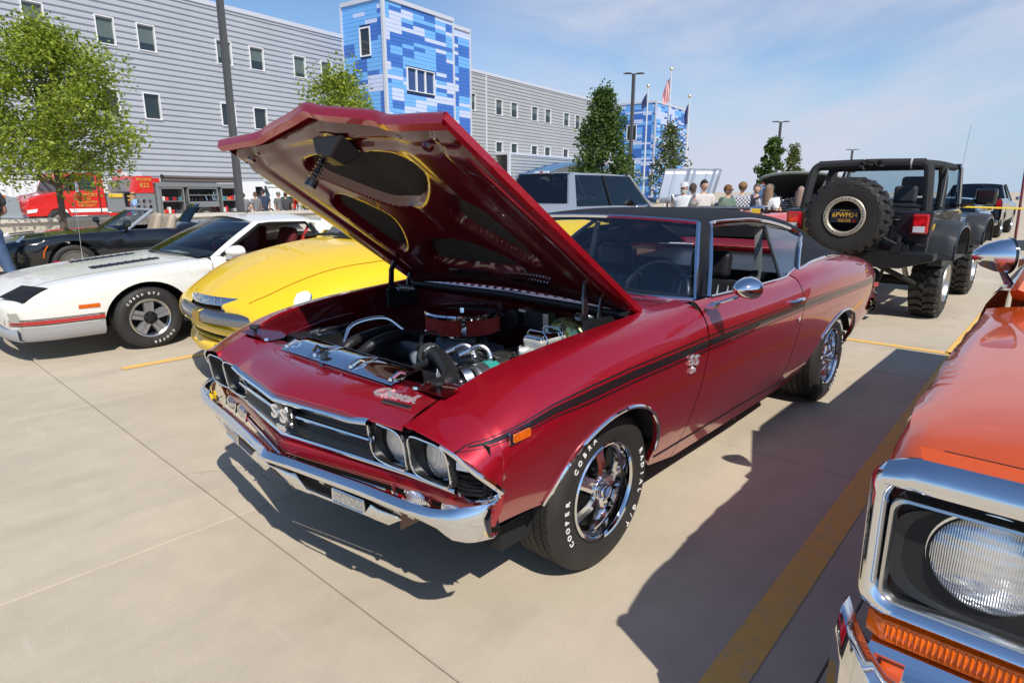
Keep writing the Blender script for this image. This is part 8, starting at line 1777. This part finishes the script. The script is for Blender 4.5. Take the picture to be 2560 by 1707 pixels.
# group behind the red coupe's roof
checks = mat('blue and white checked shirt', (.5,.5,.52), .85); t = checks.node_tree; tcn = t.nodes.new('ShaderNodeTexCoord'); ck = t.nodes.new('ShaderNodeTexChecker'); ck.inputs['Scale'].default_value = 26; ck.inputs[1].default_value = (.60,.60,.58,1); ck.inputs[2].default_value = (.035,.045,.11,1)
t.links.new(tcn.outputs['Object'], ck.inputs['Vector']); t.links.new(ck.outputs['Color'], t.nodes['Principled BSDF'].inputs['Base Color'])
QQ = (((-10.9,-4.50),'older man with white beard, white cap and white t-shirt beside the raised silver bonnet',dict(h=1.76,shirt=(.72,.74,.74),cap=(.55,.56,.58),beard=(.55,.53,.50),rz=-20)),
      ((-11.15,-4.42),'dark-haired young man in black looking down, behind the man in the beige polo shirt',dict(h=1.73,shirt=(.02,.02,.022),hair=(.05,.035,.025),rz=150)),
      ((-11.05,-4.12),'smiling dark-haired man in a pale beige polo shirt facing right',dict(h=1.80,shirt=(.55,.52,.48),hair=(.02,.014,.01),rz=35)),
      ((-11.6,-3.82),'man in a sage green shirt with a brown cap and sunglasses',dict(h=1.70,shirt=(.13,.19,.15),cap=(.16,.07,.03),glasses=True,rz=55,hair=(.08,.06,.04))),
      ((-12.0,-3.66),'man in a blue and white checked shirt and brown cap, seen from behind',dict(h=1.76,shirt_m=checks,cap=(.22,.11,.05),rz=190,hair=(.08,.05,.03))),
      ((-12.1,-3.38),'man in a navy shirt gesturing with a phone, sunglasses on his head',dict(h=1.73,shirt=(.02,.026,.05),pose='pointing',rz=-10,hair=(.08,.06,.05))),
      ((-12.55,-3.27),'man in a dark grey cap behind the long-haired woman',dict(h=1.72,shirt=(.03,.03,.04),cap=(.06,.065,.06),rz=170)),
      ((-11.55,-2.92),'woman with long wavy brown hair in a white t-shirt, seen from behind',dict(h=1.70,shirt=(.74,.74,.72),long_hair=True,hair=(.22,.14,.09),female=True,rz=150)),
      ((-12.0,-2.42),'woman with long grey-brown hair beside the off-roader',dict(h=1.66,shirt=(.03,.03,.03),long_hair=True,hair=(.28,.20,.16),female=True,rz=165)))
for (x,y),lab,kw in QQ:
    kw = dict(kw); rz = kw.pop('rz'); kw['h'] -= .10; person(lab, (x,y,0), look(x,y)+R(rz), group='visitors behind the red coupe', **kw)
# ================================================================ trees
def leaf_mat(name, c1, c2):
    m = bpy.data.materials.new(name); m.use_nodes = True; t = m.node_tree; b = t.nodes['Principled BSDF']; g = t.nodes.new('ShaderNodeNewGeometry')
    cr_ = t.nodes.new('ShaderNodeValToRGB'); cr_.color_ramp.elements[0].color = (*c1,1); cr_.color_ramp.elements[1].color = (*c2,1); t.links.new(g.outputs['Random Per Island'], cr_.inputs[0])
    t.links.new(cr_.outputs[0], b.inputs['Base Color']); b.inputs['Roughness'].default_value = .5
    tr = t.nodes.new('ShaderNodeBsdfTranslucent'); mx = t.nodes.new('ShaderNodeMixShader'); mx.inputs[0].default_value = .42; t.links.new(cr_.outputs[0], tr.inputs[0])
    t.links.new(b.outputs[0], mx.inputs[1]); t.links.new(tr.outputs[0], mx.inputs[2]); t.links.new(mx.outputs[0], t.nodes['Material Output'].inputs[0]); return m
leaf_y = leaf_mat('yellow green maple leaves', (.15,.24,.022), (.40,.45,.05)); leaf_g = leaf_mat('green leaves', (.035,.085,.018), (.13,.20,.035)); leaf_o = leaf_mat('olive leaves', (.07,.11,.03), (.19,.21,.06))
bark = mat('bark', (.10,.075,.06), .9, noise=(40,.4), bump=(70,.6,.01))
def tree(name,label,loc,h,cr_w,base,lm,nleaf,lsize,seed,shape='round',lean=0.,trunk_r=.09,nclump=46):
    rr_ = random.Random(seed); T = thing(name,label,'tree',loc,0)
    mb = MB(); top = (lean*h,0,h*.86)
    mb.tube([(0,0,-.02),(lean*h*.2,0.02,base*.5),(lean*h*.35,0,base),(lean*h*.6,.03,h*.55),top],[trunk_r*1.25,trunk_r,trunk_r*.9,trunk_r*.5,trunk_r*.12],10); tk = mb.build('trunk', bark, T)
    clumps = []
    for i in range(nclump):
        t = (i+.5)/nclump; z = base*.92+(h-base*.92)*t
        if shape == 'cone': w = cr_w*(1-t**1.5)*.95*min(1,(t+.10)/.22)**.6+.06
        elif shape == 'column': w = cr_w*(math.sin(math.pi*min(1,t*.9+.12)))**.7
        else: w = cr_w*math.sqrt(max(0.02,1-(2*t**.85-.86)**2*.98 if t > .3 else 1-((.3-t)/.3)**2*.55))
        a = i*2.39996+rr_.uniform(-.4,.4); rad = w*math.sqrt(rr_.uniform(.12,1.)); c = Vector((lean*z+math.cos(a)*rad,math.sin(a)*rad,z+rr_.uniform(-.12,.12)*h*.3)); clumps.append((c,rr_.uniform(.55,1.15)))
    lb = MB(); 
    for c,s in clumps[::2]:
        z0 = max(base*.75,c.z-.25*h*.5-.5*math.hypot(c.x,c.y)*.6); lb.tube([(lean*z0,0,z0),tuple(Vector((lean*z0,0,z0)).lerp(c,.55)+Vector((0,0,.05))),tuple(c)],[trunk_r*.32,trunk_r*.18,trunk_r*.05],5)
    tag(lb.build('limbs', bark, T), kind='stuff')
    V = []; F = []; per = nleaf//nclump; rc = cr_w*.42
    for c,s in clumps:
        for q in range(int(per*s)):
            d = Vector((rr_.gauss(0,1),rr_.gauss(0,1),rr_.gauss(0,.75))); d.normalize(); rad = rc*s*rr_.random()**.55; p = c+d*rad
            n = Vector((rr_.gauss(0,.7),rr_.gauss(0,.7),rr_.gauss(.75,.5))).normalized(); u = n.orthogonal().normalized(); u = (Matrix.Rotation(rr_.uniform(0,6.28),3,n) @ u); v = n.cross(u); L_ = lsize*rr_.uniform(.65,1.25); i0 = len(V)
            V += [tuple(p-u*L_*.5),tuple(p+v*L_*.36+n*L_*.06),tuple(p+u*L_*.55-n*L_*.08),tuple(p-v*L_*.36+n*L_*.06)]; F.append((i0,i0+1,i0+2,i0+3))
    lf = MB(); lf.v = V; lf.f = F; lf.mi = [0]*len(F); o = lf.build('crown', lm, T, smooth=0, recalc=False); tag(o, kind='stuff'); return T
tree('maple_tree','young maple tree with yellow-green leaves at the left, in front of the retaining wall',bp(7.75,21.3,0),5.75,1.95,2.15,leaf_y,24000,.115,3,lean=-.035,trunk_r=.085,nclump=64)
tree('maple_tree','young yellow-green maple tree rising behind the raised red bonnet',bp(21.2,24.5,-.3),6.9,2.5,2.2,leaf_y,13000,.16,8,trunk_r=.08)
tree('pear_tree','dense dark green cone shaped tree behind the silver pickup',(-31.2,-20.55,-.1),7.3,1.95,1.3,leaf_g,12000,.21,5,shape='cone',trunk_r=.1,nclump=64)
tree('pear_tree','thin olive-green young tree in front of the second blue tower',(-36.6,-18.9,0),5.5,1.55,1.5,leaf_o,2900,.20,6,shape='cone',trunk_r=.06,nclump=50)
tree('pear_tree','slim green tree beside the lamp post right of the flagpoles',(-33.5,-11.1,0),4.3,.75,.8,leaf_g,3600,.19,9,shape='column',trunk_r=.06,nclump=34)
tree('pear_tree','small olive tree right of the slim green tree, over the old truck',(-49.5,-15.4,0),4.6,1.1,.8,leaf_o,2600,.22,10,shape='cone',trunk_r=.06,nclump=30)
# ================================================================ lamp posts, flagpoles, tape
post_m = mat('dark bronze post', (.075,.075,.078), .5)
def lamp(label, loc, h, r=.065, rz=0, heads=2, group='lamp posts of the car park'):
    e = thing('lamp_post',label,'lamp post',loc,rz,group); mb = MB(); mb.tube([(0,0,0),(0,0,h)],[r,r*.85],4 if r > .1 else 10); mb.build('post', post_m, e, smooth=30)
    mb = MB(); mb.box((0,0,.02),(r*4,r*4,.04)); mb.build('base_plate', post_m, e, smooth=0)
    for s in ((1,-1) if heads == 2 else (1,)):
        mb = MB(); mb.lathe([(.0005,.05),(.2,.04),(.34,0),(.30,-.03),(.0005,-.04)],(s*.48,0,h+.02),'z',16); mb.box((s*.15,0,h-.02),(.35,.07,.06)); hd = mb.build('lamp_head', post_m, e)
    return e
lp = lamp('tall square dark lamp post standing on the retaining wall at the left', bp(14.02,22.2,.70), 9.5, r=.150, rz=math.atan2(ex.y,ex.x)+R(45))
lamp('dark lamp post with two round heads left of the flagpoles', (-41.2,-24.78,0), 10.0, r=.16, rz=R(132)); lamp('dark twin-headed lamp post beside the slim green tree', (-58.9,-20.05,0), 7.6, r=.15, rz=R(128)); lamp('short distant lamp post above the off-roader', (-85.4,-20.7,0), 6.4, r=.16, rz=R(128))
pole_m = mat('white flagpole', (.70,.70,.70), .3, .3)
def flagpole(label, loc, h, flag, group='three flagpoles'):
    e = thing('flagpole',label,'flagpole',loc,R(132),group); mb = MB(); mb.tube([(0,0,0),(0,0,h)],[.085,.05],10); mb.build('pole', pole_m, e); mb = MB(); mb.lathe([(.0005,.14),(.10,.09),(.14,0),(.10,-.09),(.0005,-.14)],(0,0,h+.12),'z',12); mb.build('finial', mat('gold ball',(.7,.6,.35),.3,.8), e); return e
fl_navy = mat('navy flag', (.02,.03,.10), .8); fl_red = mat('red flag cloth', (.60,.03,.05), .8); fl_white = mat('white flag cloth', (.75,.74,.74), .8)
def hanging(e, h, cols, drop, wd):
    # a flag hanging in folds: vertical drop, gathered
    for i,(m,a,b) in enumerate(cols):
        mb = MB(); G = []
        for k in range(13):
            t = k/12; row = []
            for q in range(4):
                f = a+(b-a)*q/3; wv_ = .10*math.sin(t*6+f*5)*f; row.append((-.06-wd*f*(.55+.45*math.sin(t*2.2)),wv_+.06*math.sin(f*14+t*3),h-.25-drop*t-wd*f*.75))
            G.append(row)
        mb.grid(G); mb.build('flag_panel', m, e, smooth=60)
f1 = flagpole('left flagpole with a drooping navy flag', (-44.4,-25.4,0), 9.45, 'navy'); hanging(f1, 9.3, [(fl_navy,0,1)], 1.0, .42)
f2 = flagpole('tallest middle flagpole with the striped national flag', (-45.6,-24.1,0), 10.7, 'us'); 
hanging(f2, 10.4, [(fl_red if k % 2 == 0 else fl_white,k/7,(k+1)/7) for k in range(7)], 1.7, .50); 
mb = MB(); mb.grid([[(-.05-.20*q,.05,10.15-.7*t-.2*q) for q in (0,.5,1)] for t in (0,.5,1)]); mb.build('flag_canton', fl_navy, f2)
f3 = flagpole('right flagpole with a dark blue flag', (-46.8,-23.0,0), 8.7, 'navy'); hanging(f3, 8.5, [(fl_navy,0,1)], 1.5, .28)
mb = MB(); mb.tube([(-18.0,-2.2,1.02),(-18.6,-.4,1.08),(-19.2,1.0,1.04),(-19.5,3.2,1.02)],.022,4,flat=(.3,1.)); tp = mb.build('barrier_tape', mat('yellow barrier tape',(.80,.56,.02),.5,0,.3), None); tag(tp,'yellow barrier tape stretched across the row behind the off-roader','tape')
mb = MB(); mb.tube([(-19.9,.72,0),(-20.0,.62,3.3)],.035,6); pt = mb.build('marker_pole', mat('maroon pole',(.16,.03,.04),.5), None); tag(pt,'thin leaning maroon pole at the far right above the black pickup','pole')
# cruiser motorcycle with windscreen behind the black roadster
MC = thing('motorcycle','dark touring motorcycle with a tall raked windscreen and chrome headlamp behind the white coupe','motorcycle',(-2.98,-10.6,0),R(10)); MC.scale = (.82,.82,.82)
mb = MB(); mb.grid([[(.40-.45*t,v*.30*(1-.35*t),.98+.55*t) for v in np.linspace(-1,1,7)] for t in np.linspace(0,1,5)]); o = mb.build('windscreen', glass_d, MC, smooth=80); m_ = o.modifiers.new('solid','SOLIDIFY'); m_.thickness = .006
mb = MB(); mb.lathe([(.0005,-.12),(.07,-.10),(.10,0),(.095,.03),(.0005,.04)],(.48,0,.90),'x',18); mb.build('headlamp', chrome, MC)
for s in (1,-1):
    mb = MB(); mb.lathe([(.0005,.04),(.05,.03),(.055,-.04),(.0005,-.05)],(.45,s*.24,.83),'x',12); mb.build('indicator', amber, MC)
    mb = MB(); mb.tube([(.45,s*.12,.95),(.75,s*.10,.32)],.03,8); mb.build('fork_leg', chrome, MC); mb = MB(); mb.tube([(.2,0,1.05),(.05,s*.35,1.15)],.018,6); mb.build('handlebar', chrome, MC)
mb = MB(); mb.tube([(.25,0,.9),(-.1,0,.95),(-.4,0,.80),(-1.0,0,.78)],[.10,.18,.15,.17],12); mb.build('tank_and_seat', paint('grey motorcycle paint',(.08,.09,.11),0,.3,.3), MC); mb = MB(); mb.box((-.25,0,.5),(.6,.4,.4)); mb.build('engine', alum, MC)
for x in (.80,-.90):
    mb = MB(); mb.lathe([(.22,-.05),(.30,-.06),(.32,0),(.30,.06),(.22,.05)],(x,0,.32),'y',28); w_ = mb.build('wheel', rubber, MC); mb = MB(); mb.lathe([(.22,-.03),(.0005,-.02),(.0005,.02),(.22,.03)],(x,0,.32),'y',20); mb.build('wheel_disc', chrome_dull, w_)
